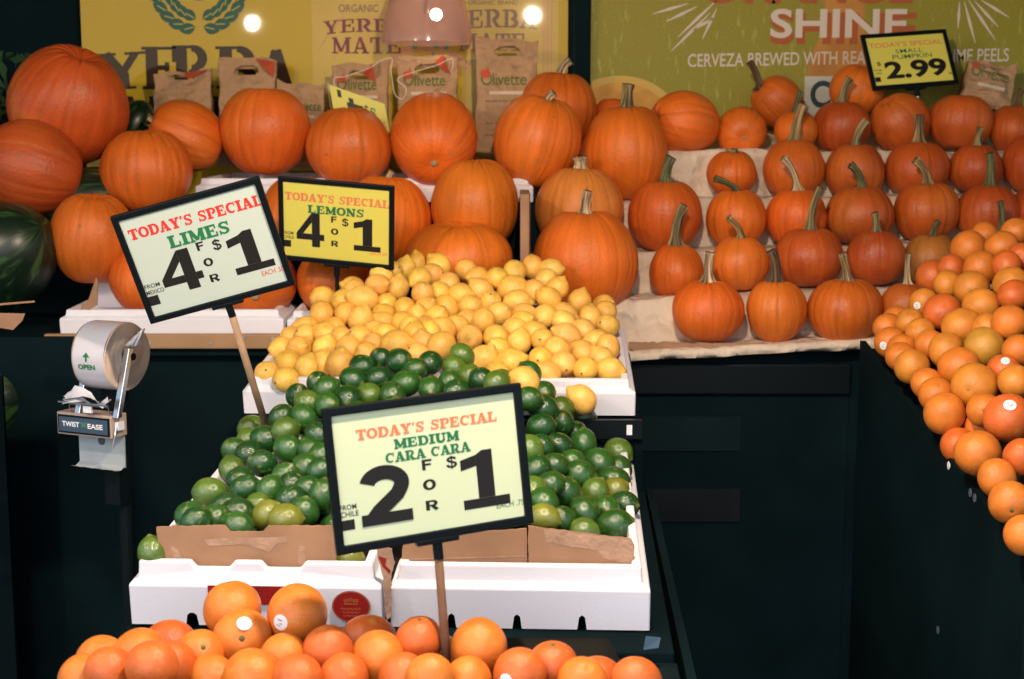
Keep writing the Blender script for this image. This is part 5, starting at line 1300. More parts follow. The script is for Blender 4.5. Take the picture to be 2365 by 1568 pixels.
letter(gp,'lettering','Cor','slab' if False else 'sans',wbox(1870,1990,186,250),M['teal2'],yb-.0012,bold=.03)
# ------------------------------------------------------------ lamps
def pendant(name,label,x,y,z,r,mb_,shade=False):
    root=empty(name,(x,y,z)); tag(root,label,'lamp')
    n=16; vs=[];fs=[]
    me=sphere(r,16,10); link('bulb',me,mb_,root,(.03 if shade else 0,0,.01 if shade else 0))
    MB().tube([(0,0,r*.8),(0,0,r*2.2)],r*.45,12).build('socket',M['brass'],root,smooth=False)
    MB().tube([(0,0,r*2.2),(0,0,2.72-z)],.004,6).build('cord',M['pole'],root)
    if shade:
        prof=shade; vs=[];fs=[];n=48
        for (pr,pz) in prof:
            for k in range(n): vs.append((pr*math.cos(2*math.pi*k/n),pr*math.sin(2*math.pi*k/n),pz))
        for i in range(len(prof)-1):
            for k in range(n): fs.append((i*n+k,i*n+(k+1)%n,(i+1)*n+(k+1)%n,(i+1)*n+k))
        link('lamp_shade',mesh('lamp_shade',vs,fs,True),M['shade'],root)
    return root
def sphere(r,nu=24,nv=14):
    vs=[];fs=[]
    for i in range(1,nv):
        t=math.pi*i/nv
        for k in range(nu): vs.append((r*math.sin(t)*math.cos(2*math.pi*k/nu),r*math.sin(t)*math.sin(2*math.pi*k/nu),r*math.cos(t)))
    a=len(vs); vs+=[(0,0,r),(0,0,-r)]
    for i in range(nv-2):
        for k in range(nu): fs.append((i*nu+k,(i+1)*nu+k,(i+1)*nu+(k+1)%nu,i*nu+(k+1)%nu))
    for k in range(nu): fs.append((a,k,(k+1)%nu)); fs.append((a+1,(nv-2)*nu+(k+1)%nu,(nv-2)*nu+k))
    return mesh('sphere',vs,fs,True)
LY=1.8; bp=lambda px,py:at(px,py,2*YW-LY)   # a bulb hangs where its mirror image in the poster glass is seen
pendant('hanging_bulb','bare warm bulb over the lemons, seen as the right bright spot on the yellow poster',bp(1230,35).x,LY,bp(1230,35).z,.03,M['bulb'])
pendant('hanging_bulb','bare warm bulb left of the stall, seen as the bright spot beside the wreath',bp(583,53).x,LY,bp(583,53).z,.03,M['bulbl'])
sp=at(985,100,4.38); rr=at(1090,100,4.38).x-sp.x
pendant('pendant_lamp','translucent pink dome lamp hanging before the yellow poster',sp.x,4.38,sp.z+.075,.018,M['bulb2'],
  shade=[(rr,-.075),(rr*.995,-.055),(rr*.96,-.02),(rr*.86,.04),(rr*.70,.10),(rr*.5,.15),(rr*.3,.18),(.03,.195)])
# ------------------------------------------------------------ stands
def stand(name,label,cat='display stand'):
    r=empty(name,(0,0,0)); tag(r,label,cat); return r
cs=stand('display_stand','black tiered stand under the lime, lemon and front orange heaps')
def slab(x0,x1,y0,z0,y1,z1,t,dx=0): # sloping board
    return MB().add([(x0,y0,z0-t),(x1,y0,z0-t),(x1+dx,y1,z1-t),(x0+dx,y1,z1-t),(x0,y0,z0),(x1,y0,z0),(x1+dx,y1,z1),(x0+dx,y1,z1)],[(0,3,2,1),(4,5,6,7),(0,1,5,4),(1,2,6,5),(2,3,7,6),(3,0,4,7)])
slab(-.65,.262,2.20,.781,3.045,.836,.03,.03).build('shelf',M['black'],cs,bevel=.003)
slab(-.60,.285,3.085,.985,3.66,1.058,.03,.02).build('shelf',M['black'],cs,bevel=.003)
slab(-.68,.265,1.70,.70,2.175,.768,.03).build('shelf',M['black2'],cs,bevel=.003)
MB().box(-.60,.268,3.062,3.08,.3,.99).build('riser',M['black'],cs)
MB().box(-.66,.265,2.178,2.196,.2,.765).build('riser',M['black2'],cs)
slab(.2655,.280,1.75,.735,3.055,.838,.70,.03).build('side_panel',M['black'],cs)
MB().box(-.675,-.6605,1.75,3.055,.05,.76).build('side_panel',M['black'],cs)
MB().box(.269,.286,3.06,3.63,.05,.945).build('side_panel',M['black'],cs)
pr=MB().box(-.57,.284,3.046,3.061,.952,.994).build('price_rail',M['frame'],cs)
MB().box(.250,.262,3.0425,3.0455,.962,.984).build('shelf_tag',M['white'],pr)
tp=at(1495,1475,2.19); MB().add([(tp.x-.008,2.172,tp.z-.012),(tp.x+.016,2.170,tp.z-.008),(tp.x+.02,2.174,tp.z+.008),(tp.x-.004,2.175,tp.z+.010)],[(0,1,2,3)]).build('tape_scrap',M['bluet'],cs)
bs=stand('display_stand','long black stepped stand along the wall carrying all the pumpkins')
MB().box(-1.02,.885,3.68,3.71,.02,1.06).build('front_panel',M['black'],bs)
MB().box(.886,2.7,3.68,3.71,.02,1.06).build('front_panel',M['black'],bs)
MB().box(-1.02,2.7,3.711,4.60,1.0,1.04).build('shelf',M['black'],bs)
MB().box(.29,.885,3.662,3.6795,.94,1.02).build('front_rail',M['frame'],bs,bevel=.004)
for a_,b_,c_,d_,m_ in ((1483,1712,962,1042,'black2'),(1492,1710,1130,1206,'black3')):
    p=at(a_,d_,3.67); q=at(b_,c_,3.67); MB().box(p.x,q.x,3.6735,3.6798,p.z,q.z).build('lighter_board',M[m_],bs)
MB().box(-1.02,.18,3.89,4.04,1.041,1.235).build('step_board',M['black'],bs)
MB().box(-1.02,.18,4.041,4.58,1.041,1.425).build('step_board',M['black'],bs)
MB().box(-2.7,-1.021,3.60,4.58,.02,1.10).build('side_shelf',M['black'],bs)
MB().box(-2.7,-1.021,4.10,4.58,1.101,1.37).build('side_shelf',M['black'],bs)
rs=stand('orange_bin','black slope sided bin under the oranges at the right')
slab(.875,1.6,2.30,.885,3.48,1.088,.04).build('bin_floor',M['black'],rs,bevel=.003)
slab(.86,.874,2.30,.905,3.48,1.108,.885).build('side_panel',M['black'],rs)
for px,py,Y in ((2190,1075,2.55),(2240,1138,2.44),(2250,1150,2.43),(2165,1455,2.5)):
    p=at(px,py,Y); yy=.8585/p.x*Y; zz=1.6+(p.z-1.6)*yy/Y
    MB().tube([(.8598,yy,zz),(.8585,yy,zz)],.008,14).build('fallen_sticker',M['sblue'] if py!=1075 else M['white'],rs)
# plank along the left tray
pk=stand('wood_plank','tan wooden plank with screws along the front of the left foam trays','plank')
a=at(100,772,3.62); b=at(740,806,3.62)
plank=MB().box(a.x,b.x,3.62,3.642,b.z,a.z).build('plank',M['wood'],pk,bevel=.004)
for px,py in ((180,787),(565,778),(630,783),(345,792),(487,795)):
    p=at(px,py,3.62); MB().tube([(p.x,3.6205,p.z),(p.x,3.6175,p.z)],.0045,10).build('screw',M['steel'],pk)
MB().box(a.x+.03,b.x,3.6425,3.6795,b.z-.02,a.z-.02).build('cleat',M['black'],pk)
# ------------------------------------------------------------ foam trays
def tray(label,x0,x1,y0,z0,depth,slope,hb=.072,hr=.036,inset=.013,wall=.030,notch=(),dips=(),yaw=0.0,group='white styrofoam produce trays'):
    """front bottom edge at y0,z0; slopes up to the back"""
    W=(x1-x0); root=empty('foam_tray',((x0+x1)/2,y0,z0),Quaternion((0,0,1),-yaw)@Quaternion((1,0,0),math.atan(slope))); tag(root,label,'tray',group)
    vs=[]
    def loop(ins,front): # front: (x,z) list left to right; then right-back, left-back
        ids=[]
        for x,z in front: vs.append((x,ins if ins!=.004 else .004*(1-z/hb),z)); ids.append(len(vs)-1)
        zt=front[0][1]; h=front[-1][0]
        vs.append((h,depth-ins,zt)); ids.append(len(vs)-1); vs.append((front[0][0],depth-ins,zt)); ids.append(len(vs)-1)
        return ids
    h=W/2; fr=[(-h,0)]
    for c,w,t in notch: fr+=[(c-w/2,0),(c-w/2+.003,t-.004),(c-w/2+.008,t),(c+w/2-.008,t),(c+w/2-.003,t-.004),(c+w/2,0)]
    fr.append((h,0))
    A=loop(.004,[(x,z) for x,z in fr]); B=loop(0,[(-h,hb),(h,hb)]); C=loop(inset,[(-h+inset,hb+.006),(h-inset,hb+.006)])
    def top(ins):
        f=[(-h+ins,hb+hr)]
        for c,w,t in dips: f+=[(c-w/2,hb+hr),(c-w/2+.01,hb+hr-t),(c+w/2-.01,hb+hr-t),(c+w/2,hb+hr)]
        f.append((h-ins,hb+hr)); return f
    ins2=inset+.002
    D=loop(ins2,top(ins2)); E=loop(wall,top(wall)); G=loop(wall+.006,[(-h+wall+.006,.042),(h-wall-.006,.042)])
    fs=[]
    def bridge(P,Q):
        nP,nQ=len(P)-2,len(Q)-2
        if nP==nQ:
            for i in range(nP-1): fs.append((P[i],P[i+1],Q[i+1],Q[i]))
        else: fs.append(tuple(P[:nP])+tuple(reversed(Q[:nQ])))
        for i0,i1,j0,j1 in ((nP-1,nP,nQ-1,nQ),(nP,nP+1,nQ,nQ+1),(nP+1,0,nQ+1,0)): fs.append((P[i0],P[i1],Q[j1],Q[j0]))
    bridge(A,B);bridge(B,C);bridge(C,D);bridge(D,E);bridge(E,G);fs.append(tuple(G))
    o=link('tray_body',mesh('tray_body',vs,fs),M['foam'],root)
    b=o.modifiers.new('bevel','BEVEL'); b.width=.0035; b.segments=3; b.limit_method='ANGLE'; b.angle_limit=R(30)
    return root
p0=at(298,1445,2.285); p1=at(883,1450,2.285); p2=at(900,1452,2.285); p3=at(1500,1462,2.285)
zt=p1.z
xx=lambda px:at(px,1445,2.285).x
c1=(p0.x+p1.x)/2; c2=(p2.x+p3.x)/2
t1=tray('white foam tray with red round crown label holding the left limes',p0.x,p1.x,2.285,zt+.002,.73,.065,yaw=.045,notch=[(xx(442)-c1,.022,.022),(xx(700)-c1,.022,.022)],dips=[(xx(490)-c1,.075,.012),(xx(655)-c1,.075,.012)])
t2=tray('white foam tray with three dark notches holding the right limes',p2.x,p3.x,2.285,zt-.003,.73,.065,yaw=.045,notch=[(xx(1042)-c2,.016,.026),(xx(1194)-c2,.016,.026),(xx(1344)-c2,.016,.026)])
# labels of the left tray
def onfront(px,py): p=at(px,py,2.283); return (p.x-c1),(p.z-zt)/math.cos(math.atan(.065))
e=onfront(813,1399); n=36
lab=link('round_label',mesh('round_label',[(e[0]+.032*math.cos(2*math.pi*k/n),.0008-.003,e[1]+.0275*math.sin(2*math.pi*k/n)) for k in range(n)],[tuple(range(n))]),M['redl'],t1)
vs=[];fs=[]
addq(ringpoly(e[0],e[1],.0305,.026,0,360,.0008,36),-.0028)
for k in range(5):
    cx=e[0]-.010+k*.005; addq(ringpoly(cx,e[1]+.011+(.002 if k==2 else 0),.002,.002,0,360,.0007,10),-.0028); addq(stroke([(cx,e[1]+.009),(cx,e[1]+.005)],.0007),-.0027)
addq(stroke([(e[0]-.011,e[1]+.0045),(e[0]+.011,e[1]+.0045)],.0009),-.0029)
for k in range(3): addq(stroke([(e[0]-.017+.002*k+i*.0022,e[1]-.004-.006*k+.0018*math.sin(i*1.9+k)) for i in range(16-2*k)],.0008),-.0028-.0001*k)
link('crown_print',mesh('crown_print',vs,fs),M['gold'],lab)
q0=onfront(481,1398); q1=onfront(662,1354)
link('red_label',mesh('red_label',[(q0[0],-.0012,q0[1]),(q1[0],-.0012,q0[1]),(q1[0],-.0012,q1[1]),(q0[0],-.0012,q1[1])],[(0,1,2,3)]),M['redl'],t1)
# lemon trays
l0=at(560,962,3.1);l1=at(1467,962,3.1)
tray('wide left foam tray in the lemon row',l0.x,-.158,3.1,l1.z+.004,.56,.134,hb=.054,hr=.026,yaw=.05)
tray('white foam tray in the lemon row with its bare right corner in view',-.155,l1.x,3.1,l1.z+.002,.56,.134,hb=.054,hr=.026,yaw=.03)
# trays under the pumpkins
a=at(138,770,3.646);b=at(654,715,3.646);c_=at(662,715,3.646)
zf=at(400,772,3.646).z; hz=at(400,717,3.646).z-zf
tray('white foam tray along the plank under the left pumpkins',a.x,b.x,3.646,zf,.24,.03,hb=hz*.66,hr=hz*.34,group='white styrofoam pumpkin trays')
tray('white foam tray along the plank, half hidden behind the lemons',c_.x,-.06,3.646,zf-.003,.24,.03,hb=hz*.66,hr=hz*.34,group='white styrofoam pumpkin trays')
a=at(446,445,4.02);b=at(1205,405,4.02); zu=at(446,408,4.02).z-.078
tr=tray('upper white foam tray with dark slots behind the limes sign',a.x,-.15,4.045,zu,.42,.02,hb=.050,hr=.022,notch=[(-.30,.01,.03),(-.24,.01,.03)],group='white styrofoam pumpkin trays')
tray('upper white foam tray under the pumpkin with the blossom scar',-.146,.06,4.045,zu,.42,.02,hb=.050,hr=.022,group='white styrofoam pumpkin trays')
a=at(224,705,3.84); b=at(275,650,3.84)
w=MB().box(a.x,b.x+.04,3.84,3.875,a.z-.05,b.z).build('tray_end',M['foam'],None,bevel=.004); tag(w,'white foam lid end standing behind the left pumpkins','tray lid')
# ------------------------------------------------------------ cardboard
def sheet(name,label,cat,pts,Y,t,m,lean=0.0,part=None):
    P=[at(x,y,Y) for x,y in pts]; zb=min(p.z for p in P)
    root=MB(); poly=[(p.x,p.z) for p in P]; n=len(poly)
    vs=[(x,Y+(z-zb)*lean,z) for x,z in poly]+[(x,Y+t+(z-zb)*lean,z) for x,z in poly]
    root.add(vs,[tuple(range(n)),tuple(range(2*n-1,n-1,-1))]+[((i+1)%n,i,n+i,n+(i+1)%n) for i in range(n)])
    o=root.build(name,m); tag(o,label,cat); return o
def rough_edge(pts,amp,seed,step=9):
    rr_=random.Random(seed); out=[]
    for i in range(len(pts)):
        a=pts[i];b=pts[(i+1)%len(pts)]; L=math.hypot(b[0]-a[0],b[1]-a[1]); n=max(1,int(L/step))
        for k in range(n):
            t=k/n; out.append((a[0]+(b[0]-a[0])*t+rr_.uniform(-amp,amp)*(k>0),a[1]+(b[1]-a[1])*t+rr_.uniform(-amp,amp)*(k>0)))
    return out
c1o=sheet('cardboard_strip','torn cardboard strip with a notch holding back the left limes','cardboard',rough_edge([(360,1219),(518,1215),(530,1229),(606,1229),(618,1216),(772,1216),(778,1316),(372,1314)],1.2,1),2.318,.005,M['card'],lean=.05)
def tear(o,pts,Y,name='torn_patch',lean=.05):
    P=[at(x,y,Y) for x,y in pts]; zb=min(v.co.z for v in o.data.vertices); Y0=min(v.co.y for v in o.data.vertices); lean=(0 if 'scrap' in o.name else .04 if abs(Y0-2.322)<1e-4 else .05); me=mesh(name,[(p.x,Y0+(p.z-zb)*lean-.0005,p.z) for p in P],[tuple(range(len(P)))]); link(name,me,M['cardl'],o)
tear(c1o,rough_edge([(392,1262),(405,1266),(425,1290),(440,1300),(405,1302)],1,3),2.3165)
tear(c1o,rough_edge([(690,1262),(704,1262),(705,1304),(690,1306),(686,1280)],1,4),2.3165)
tear(c1o,rough_edge([(470,1246),(660,1240),(664,1252),(640,1256),(620,1276),(600,1268),(560,1258),(480,1262)],1,5),2.3168)
c2o=sheet('cardboard_flap','creased cardboard flap behind the stake, holding back the right limes','cardboard',rough_edge([(930,1262),(950,1240),(1216,1222),(1218,1310),(928,1306)],1,2),2.322,.005,M['card'],lean=.04)
tear(c2o,[(935,1291),(1214,1284),(1214,1287),(935,1294)],2.3202,'crease')
c3o=sheet('cardboard_flap','cardboard flap with peeled corrugated right end, holding back the right limes','cardboard',rough_edge([(1220,1216),(1240,1219),(1458,1246),(1466,1262),(1462,1314),(1221,1311)],1.3,6),2.314,.005,M['card'],lean=.05)
tear(c3o,rough_edge([(1256,1223),(1456,1248),(1463,1262),(1460,1308),(1395,1290),(1380,1272),(1300,1262),(1262,1252)],1.2,7),2.3122)
c4o=sheet('cardboard_scrap','narrow torn cardboard scrap wedged between the two lime trays','cardboard',rough_edge([(868,1262),(905,1268),(912,1300),(904,1330),(903,1425),(893,1432),(884,1330),(876,1300)],1.8,8,7),2.279,.004,M['cardl'])
tear(c4o,[(873,1284),(892,1290),(890,1306),(902,1318),(900,1326),(884,1310)],2.2775,'red_tape'); c4o.children[0].data.materials[0]=M['redl']
dv=MB()
for i in range(9):
    y=3.70+i*.045; dv.add([(.008+.004*(i%2),y,1.045),(.03+.004*(i%2),y,1.045),(.03+.004*(i%2),y,1.46),(.008+.004*(i%2),y,1.46)],[])
n=9; dv.f=[]
for i in range(n-1):
    o_=i*4
    for k in range(4): dv.f.append((o_+k,o_+4+k,o_+4+(k+1)%4,o_+(k+1)%4))
dv.f.append((0,1,2,3)); dv.f.append((35,34,33,32))
dv_o=dv.build('cardboard_divider',M['card']); tag(dv_o,'upright cardboard divider between the large pumpkins and the small ones','cardboard')
dv_o.location.x=at(1212,520,3.78).x-.02
# box at the far left: wall painted black for shade, lit cardboard left tan
cb=empty('cardboard_box',(-1.5,3.3,.95)); tag(cb,'cardboard box at the far left, its wall painted black for shade, with a torn tan flap','box')
MB().box(-.35,.30,0,.012,-.93,.10).build('box_wall',M['blackd'],cb)
pl=[at(x,y,3.297) for x,y in ((-30,722),(58,724),(52,740),(30,762),(-30,752))]
link('torn_flap',mesh('torn_flap',[(p.x+1.5,-.003,p.z-.95) for p in pl],[(0,1,2,3,4)]),M['card'],cb)
pl=[at(x,y,3.297) for x,y in ((-20,702),(80,694),(80,698),(-20,707))]
link('box_edge',mesh('box_edge',[(p.x+1.5,-.0035,p.z-.95) for p in pl],[(0,1,2,3)]),M['card'],cb)
sb=sheet('cardboard_piece','tan cardboard piece leaning between the watermelon and the left foam tray','cardboard',[(185,714),(205,690),(222,640),(226,650),(224,705),(205,716)],3.66,.006,M['card'])
# ------------------------------------------------------------ paper over the steps
def paper():
    xs=np.linspace(.035,1.75,120); prof=[]
    rows=sorted(TREAD)
    rs_=np.random.RandomState(4)
    def z(r,x): a,b=TREAD[r]; return a+b*np.minimum(x,1.3)-.004
    yb0=3.462
    cols=[]
    for r in rows[:5]:
        Y=RY[r]; f=Y-.068; bk=Y+.078
        if r==1: cols.append((3.676,('abs',at(1700,793,3.67).z),1))
        cols.append((f-.012,(r,-.022),1)); cols.append((f,(r,-.003),.7)); 
        for t in np.linspace(.06,.94,6): cols.append((f+(bk-f)*t,(r,.0),.6))
        cols.append((bk,(r,.004),.8))
        nx=r+1
        if nx<=5: 
            for t in (.3,.6): cols.append((bk+.002+.004*t,('mix',r,nx,t),1.6))
    cols.append((4.50,(5,.03),.6)); cols.append((4.60,(5,.06),.6))
    H=[]
    ph=rs_.uniform(0,6.28,40); kx=rs_.uniform(5,60,40); ky=rs_.uniform(-30,30,40); am=rs_.uniform(.2,1,40)/np.sqrt(kx)*.009
    vs=[];ny=len(cols)
    for i,x in enumerate(xs):
        for (y,spec,a) in cols:
            if spec[0]=='abs': zz=spec[1]
            elif spec[0]=='mix': zz=z(spec[1],x)*(1-spec[3])+z(spec[2],x)*spec[3]
            else: zz=z(spec[0],x)+spec[1]
            a=a*(.25 if y<3.73 else 1); nz=float(np.sum(am*np.sin(kx*x+ky*y*1.5+ph))); nz2=float(np.sum(am*np.sin(kx*x*1.3+ky*y*2+ph*1.7)))
            vs.append((x+nz2*.6,y-abs(nz)*a*1.3,zz+nz*a*.8))
    fs=[(i*ny+j,(i+1)*ny+j,(i+1)*ny+j+1,i*ny+j+1) for i in range(len(xs)-1) for j in range(ny-1)]
    o=link('paper_liner',mesh('paper_liner',vs,fs,True),M['kraft']); tag(o,'crumpled brown paper draped over the steps under the small pumpkins','paper'); return o
paper()
ce=sheet('cardboard_edge','torn cardboard strip under the front edge of the brown paper','cardboard',rough_edge([(1452,790),(1700,793),(2030,790),(2030,801),(1900,800),(1860,804),(1700,806),(1560,812),(1470,810),(1452,803)],2.0,11,8),3.652,.006,M['card'])
# ------------------------------------------------------------ pumpkins
def pumpkin_mesh(rx,rz,ribs,seed,dim=True):
    rg=np.random.RandomState(seed); nu,nv=144,44; ribs=int(ribs*1.15)
    ph=np.arange(nu)*2*np.pi/nu; th=np.linspace(0,np.pi,nv+1)
    fa=(np.arange(ribs)+rg.uniform(-.36,.36,ribs))*2*np.pi/ribs; fd=rg.uniform(.1,1.25,ribs)
    dist=np.abs((ph[:,None]-fa[None,:]+np.pi)%(2*np.pi)-np.pi); wd_=.20*2*np.pi/ribs*.5
    fur=np.max(fd*np.exp(-(dist/wd_)**2),axis=1)
    ribw=np.min(dist,axis=1)/(np.pi/ribs)
    T,PH=np.meshgrid(th,ph,indexing='ij'); FU=np.broadcast_to(fur,T.shape); RW=np.broadcast_to(ribw,T.shape)
    s=np.sin(T); c=np.cos(T); pw=.98
    rho=np.sign(s)*np.abs(s)**pw
    body=rho*(1+.006*(1-(1-np.clip(RW,0,1))**2)-.010*FU*np.clip(s*1.6,0,1))
    a1,a2,a3=rg.uniform(0,6.28,3)
    body*=1+.030*np.cos(PH+a1)*s+.028*np.cos(2*PH+a2+c)*s+.014*np.cos(3*PH+a3+2*c)
    sq=rg.uniform(-.09,.12); body*=1+sq*c*.6
    for _ in range(rg.randint(1,4)):
        t0,p0=rg.uniform(.9,2.2),rg.uniform(0,6.28); dd=((PH-p0+np.pi)%(2*np.pi)-np.pi)*np.sin(t0)
        body=body*(1-rg.uniform(-.03,.045)*np.exp(-((T-t0)**2+dd**2)/rg.uniform(.06,.25)))
    X=body*np.cos(PH)*rx; Y=body*np.sin(PH)*rx
    Z=c*rz*(1+.03*np.cos(2*PH+a3)*s)
    Z-=rz*(.20*np.exp(-(rho/.26)**2))*(c>0); Z+=rz*(.13*np.exp(-(rho/.30)**2))*(c<0)
    Z-=rz*.05*FU*np.exp(-((rho-.35)/.22)**2)*(c>0)
    Z=np.where(Z>0,Z*rz/max(Z.max(),1e-6),Z*rz/max(-Z.min(),1e-6))
    vs=np.stack([X[1:-1].ravel(),Y[1:-1].ravel(),Z[1:-1].ravel()],1)
    top=np.array([[0,0,Z[0].mean()]]);bot=np.array([[0,0,Z[-1].mean()]])
    V=np.concatenate([vs,top,bot]); fs=[]
    m=nv-1
    for i in range(m-1):
        for k in range(nu): fs.append((i*nu+k,(i+1)*nu+k,(i+1)*nu+(k+1)%nu,i*nu+(k+1)%nu))
    t=m*nu
    for k in range(nu): fs.append((t,k,(k+1)%nu)); fs.append((t+1,(m-1)*nu+(k+1)%nu,(m-1)*nu+k))
    me=mesh('pumpkin_body',V,fs,True)
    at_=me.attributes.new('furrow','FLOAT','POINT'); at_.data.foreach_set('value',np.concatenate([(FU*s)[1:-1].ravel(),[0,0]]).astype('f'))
    st=me.attributes.new('streak','FLOAT_VECTOR','POINT')
    S=np.stack([np.cos(PH)*1.6+seed,np.sin(PH)*1.6,T*.22],-1)[1:-1].reshape(-1,3); S=np.concatenate([S,[[seed,0,0],[seed,0,.7]]])
    st.data.foreach_set('vector',S.astype('f').ravel())
    return me,Z[0].mean(),Z[-1].mean()
def stem_mesh(tip,r,bend,seed):
    """ribbed stem from the origin to tip (local world axes), flared at its root and cut off at its end"""
    rg=np.random.RandomState(seed); L=tip.length; n=14; nu=40; tip=Vector(tip)
    mid=Vector((tip.x*.15-bend*.5,tip.y*.3,tip.z*.6)); vs=[];S=[]
    P=[]
    for i in range(n+1):
        t=i/n; P.append(mid*(2*t*(1-t))+tip*(t*t))
    lob=5; a0=rg.uniform(0,6); prev=None
    for i,p in enumerate(P):
        t=i/n; tg=(P[min(i+1,n)]-P[max(i-1,0)]).normalized()
        a=tg.orthogonal().normalized() if prev is None else (prev-tg*prev.dot(tg)).normalized(); prev=a; b=tg.cross(a)
        rad=r*(.54+.85*math.exp(-t/.11)*.9+.12*max(0,t-.75)/.25); rad*=1+.05*rg.randn()*.6
        for k in range(nu):
            w=2*math.pi*k/nu; q=rad*(1+(.42+.35*math.exp(-t/.08))*abs(math.cos(lob*(w+a0+t*.9)/2))**1.5-.2)
            vs.append(p+(a*math.cos(w)+b*math.sin(w))*q); S.append((math.cos(w)*1.5+seed,math.sin(w)*1.5,t*.35))
    fs=[(i*nu+k,i*nu+(k+1)%nu,(i+1)*nu+(k+1)%nu,(i+1)*nu+k) for i in range(n) for k in range(nu)]
    vs.append(P[-1]-(P[-1]-P[-2]).normalized()*r*.08); S.append((seed,0,.5))
    for k in range(nu): fs.append((n*nu+k,n*nu+(k+1)%nu,len(vs)-1))
    me=mesh('stem',vs,fs,True); st=me.attributes.new('streak','FLOAT_VECTOR','POINT'); st.data.foreach_set('vector',np.array(S,'f').ravel()); return me
TINT=dict(b=(.76,.165,.016),o=(.68,.132,.014),d=(.47,.080,.013),t=(.74,.215,.036),g=(.30,.11,.025))
STINT=dict(p=(.40,.28,.16),n=(.20,.15,.065),m=(.24,.155,.065),g=(.085,.085,.032),k=(.10,.055,.028))
rp=random.Random(8)
for i,(x,y,z,rx,rz,ax,ay,az,stm,tint,ribs,lab) in enumerate(PUMP):
    big=rx>.1
    q=Vector((0,0,1)).rotation_difference(Vector((ax,ay,az)))@Quaternion((0,0,1),rp.uniform(0,6.28))
    root=empty('large_pumpkin' if big else 'small_pumpkin',(x,y,z-rz)); tag(root,lab,'pumpkin','large pumpkins on the stall' if big else 'small pumpkins on the paper steps')
    me,zt_,zb_=pumpkin_mesh(rx,rz,ribs,i+1)
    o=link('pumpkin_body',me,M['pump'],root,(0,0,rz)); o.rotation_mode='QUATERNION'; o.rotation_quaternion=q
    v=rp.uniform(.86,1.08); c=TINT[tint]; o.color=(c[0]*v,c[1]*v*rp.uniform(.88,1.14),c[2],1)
    topp=q@Vector((0,0,zt_+rz*.02))
    if stm:
        dx,dz,r,st,bd=stm; so=link('stem',stem_mesh(Vector((dx,-abs(dx)*.25-.006,dz)),r,bd,i+3),M['stem'],root,Vector((0,0,rz))+topp)
        so.color=(*STINT[st],1)
    elif ay<-.6: pass
    if abs(ay)>.6 or (ax<-.7):    # the blossom end shows
        bt=q@Vector((0,0,zb_)) if ay>.6 else None
        if bt is not None:
            s_=link('blossom_scar',sphere(.006 if not big else .011,10,6),M['scar'],root,Vector((0,0,rz))+bt); s_.scale=(1,.45,1)
# ------------------------------------------------------------ watermelons and leaves
def melon(label,px,py,Y,rx,rz,axv):
    root=empty('watermelon',at(px,py,Y)); tag(root,label,'watermelon')
    nu,nv=64,32; vs=[];S=[];fs=[]
    for i in range(nv+1):
        t=math.pi*i/nv
        for k in range(nu):
            w=2*math.pi*k/nu; vs.append((rx*math.sin(t)*math.cos(w),rx*math.sin(t)*math.sin(w),rz*math.cos(t))); S.append((math.cos(w)*1.6+px*.01,math.sin(w)*1.6,t*.45))
    for i in range(nv):
        for k in range(nu): fs.append((i*nu+k,(i+1)*nu+k,(i+1)*nu+(k+1)%nu,i*nu+(k+1)%nu))
    me=mesh('rind',vs,fs,True); st=me.attributes.new('streak','FLOAT_VECTOR','POINT'); st.data.foreach_set('vector',np.array(S,'f').ravel())
    o=link('rind',me,M['melon'],root); o.rotation_mode='QUATERNION'; o.rotation_quaternion=Vector((0,0,1)).rotation_difference(Vector(axv)); return root
melon('big striped watermelon below the level ribbed pumpkin at the left',-10,600,3.75,.142,.185,(.8,-.35,.5))
melon('striped watermelon glimpsed between the pumpkins at the left',205,470,3.96,.10,.13,(1,.3,.2))
melon('striped watermelon wedged behind the left pumpkins under the poster letter M',312,284,4.27,.052,.072,(.5,.2,1))
melon('dark watermelon low in the shadow at the far left',-48,930,3.66,.12,.15,(1,.1,.3))
lf=empty('leafy_plant',at(30,300,4.45)); tag(lf,'dark leafy plant in the shadow behind the huge pumpkin','plant')
rl=random.Random(12); fol=MB()
MB().tube([(0,0,-.22),(.01,0,.0),(-.02,0,.18)],.006,7).build('plant_stem',M['leaf'],lf)
for i in range(70):
    b=Vector((rl.uniform(-.14,.10),rl.uniform(-.08,.06),rl.uniform(-.22,.22))); d=Vector((rl.uniform(-1,1),rl.uniform(-1,.4),rl.uniform(-.7,.9))).normalized(); s_=d.cross(Vector((rl.uniform(-1,1),1,rl.uniform(-1,1)))).normalized(); L=rl.uniform(.05,.10); w=L*.22
    fol.add([b,b+d*L*.5+s_*w,b+d*L+Vector((0,0,-.01)),b+d*L*.5-s_*w],[(0,1,2,3)])
fol.build('foliage',M['leaf'],lf)
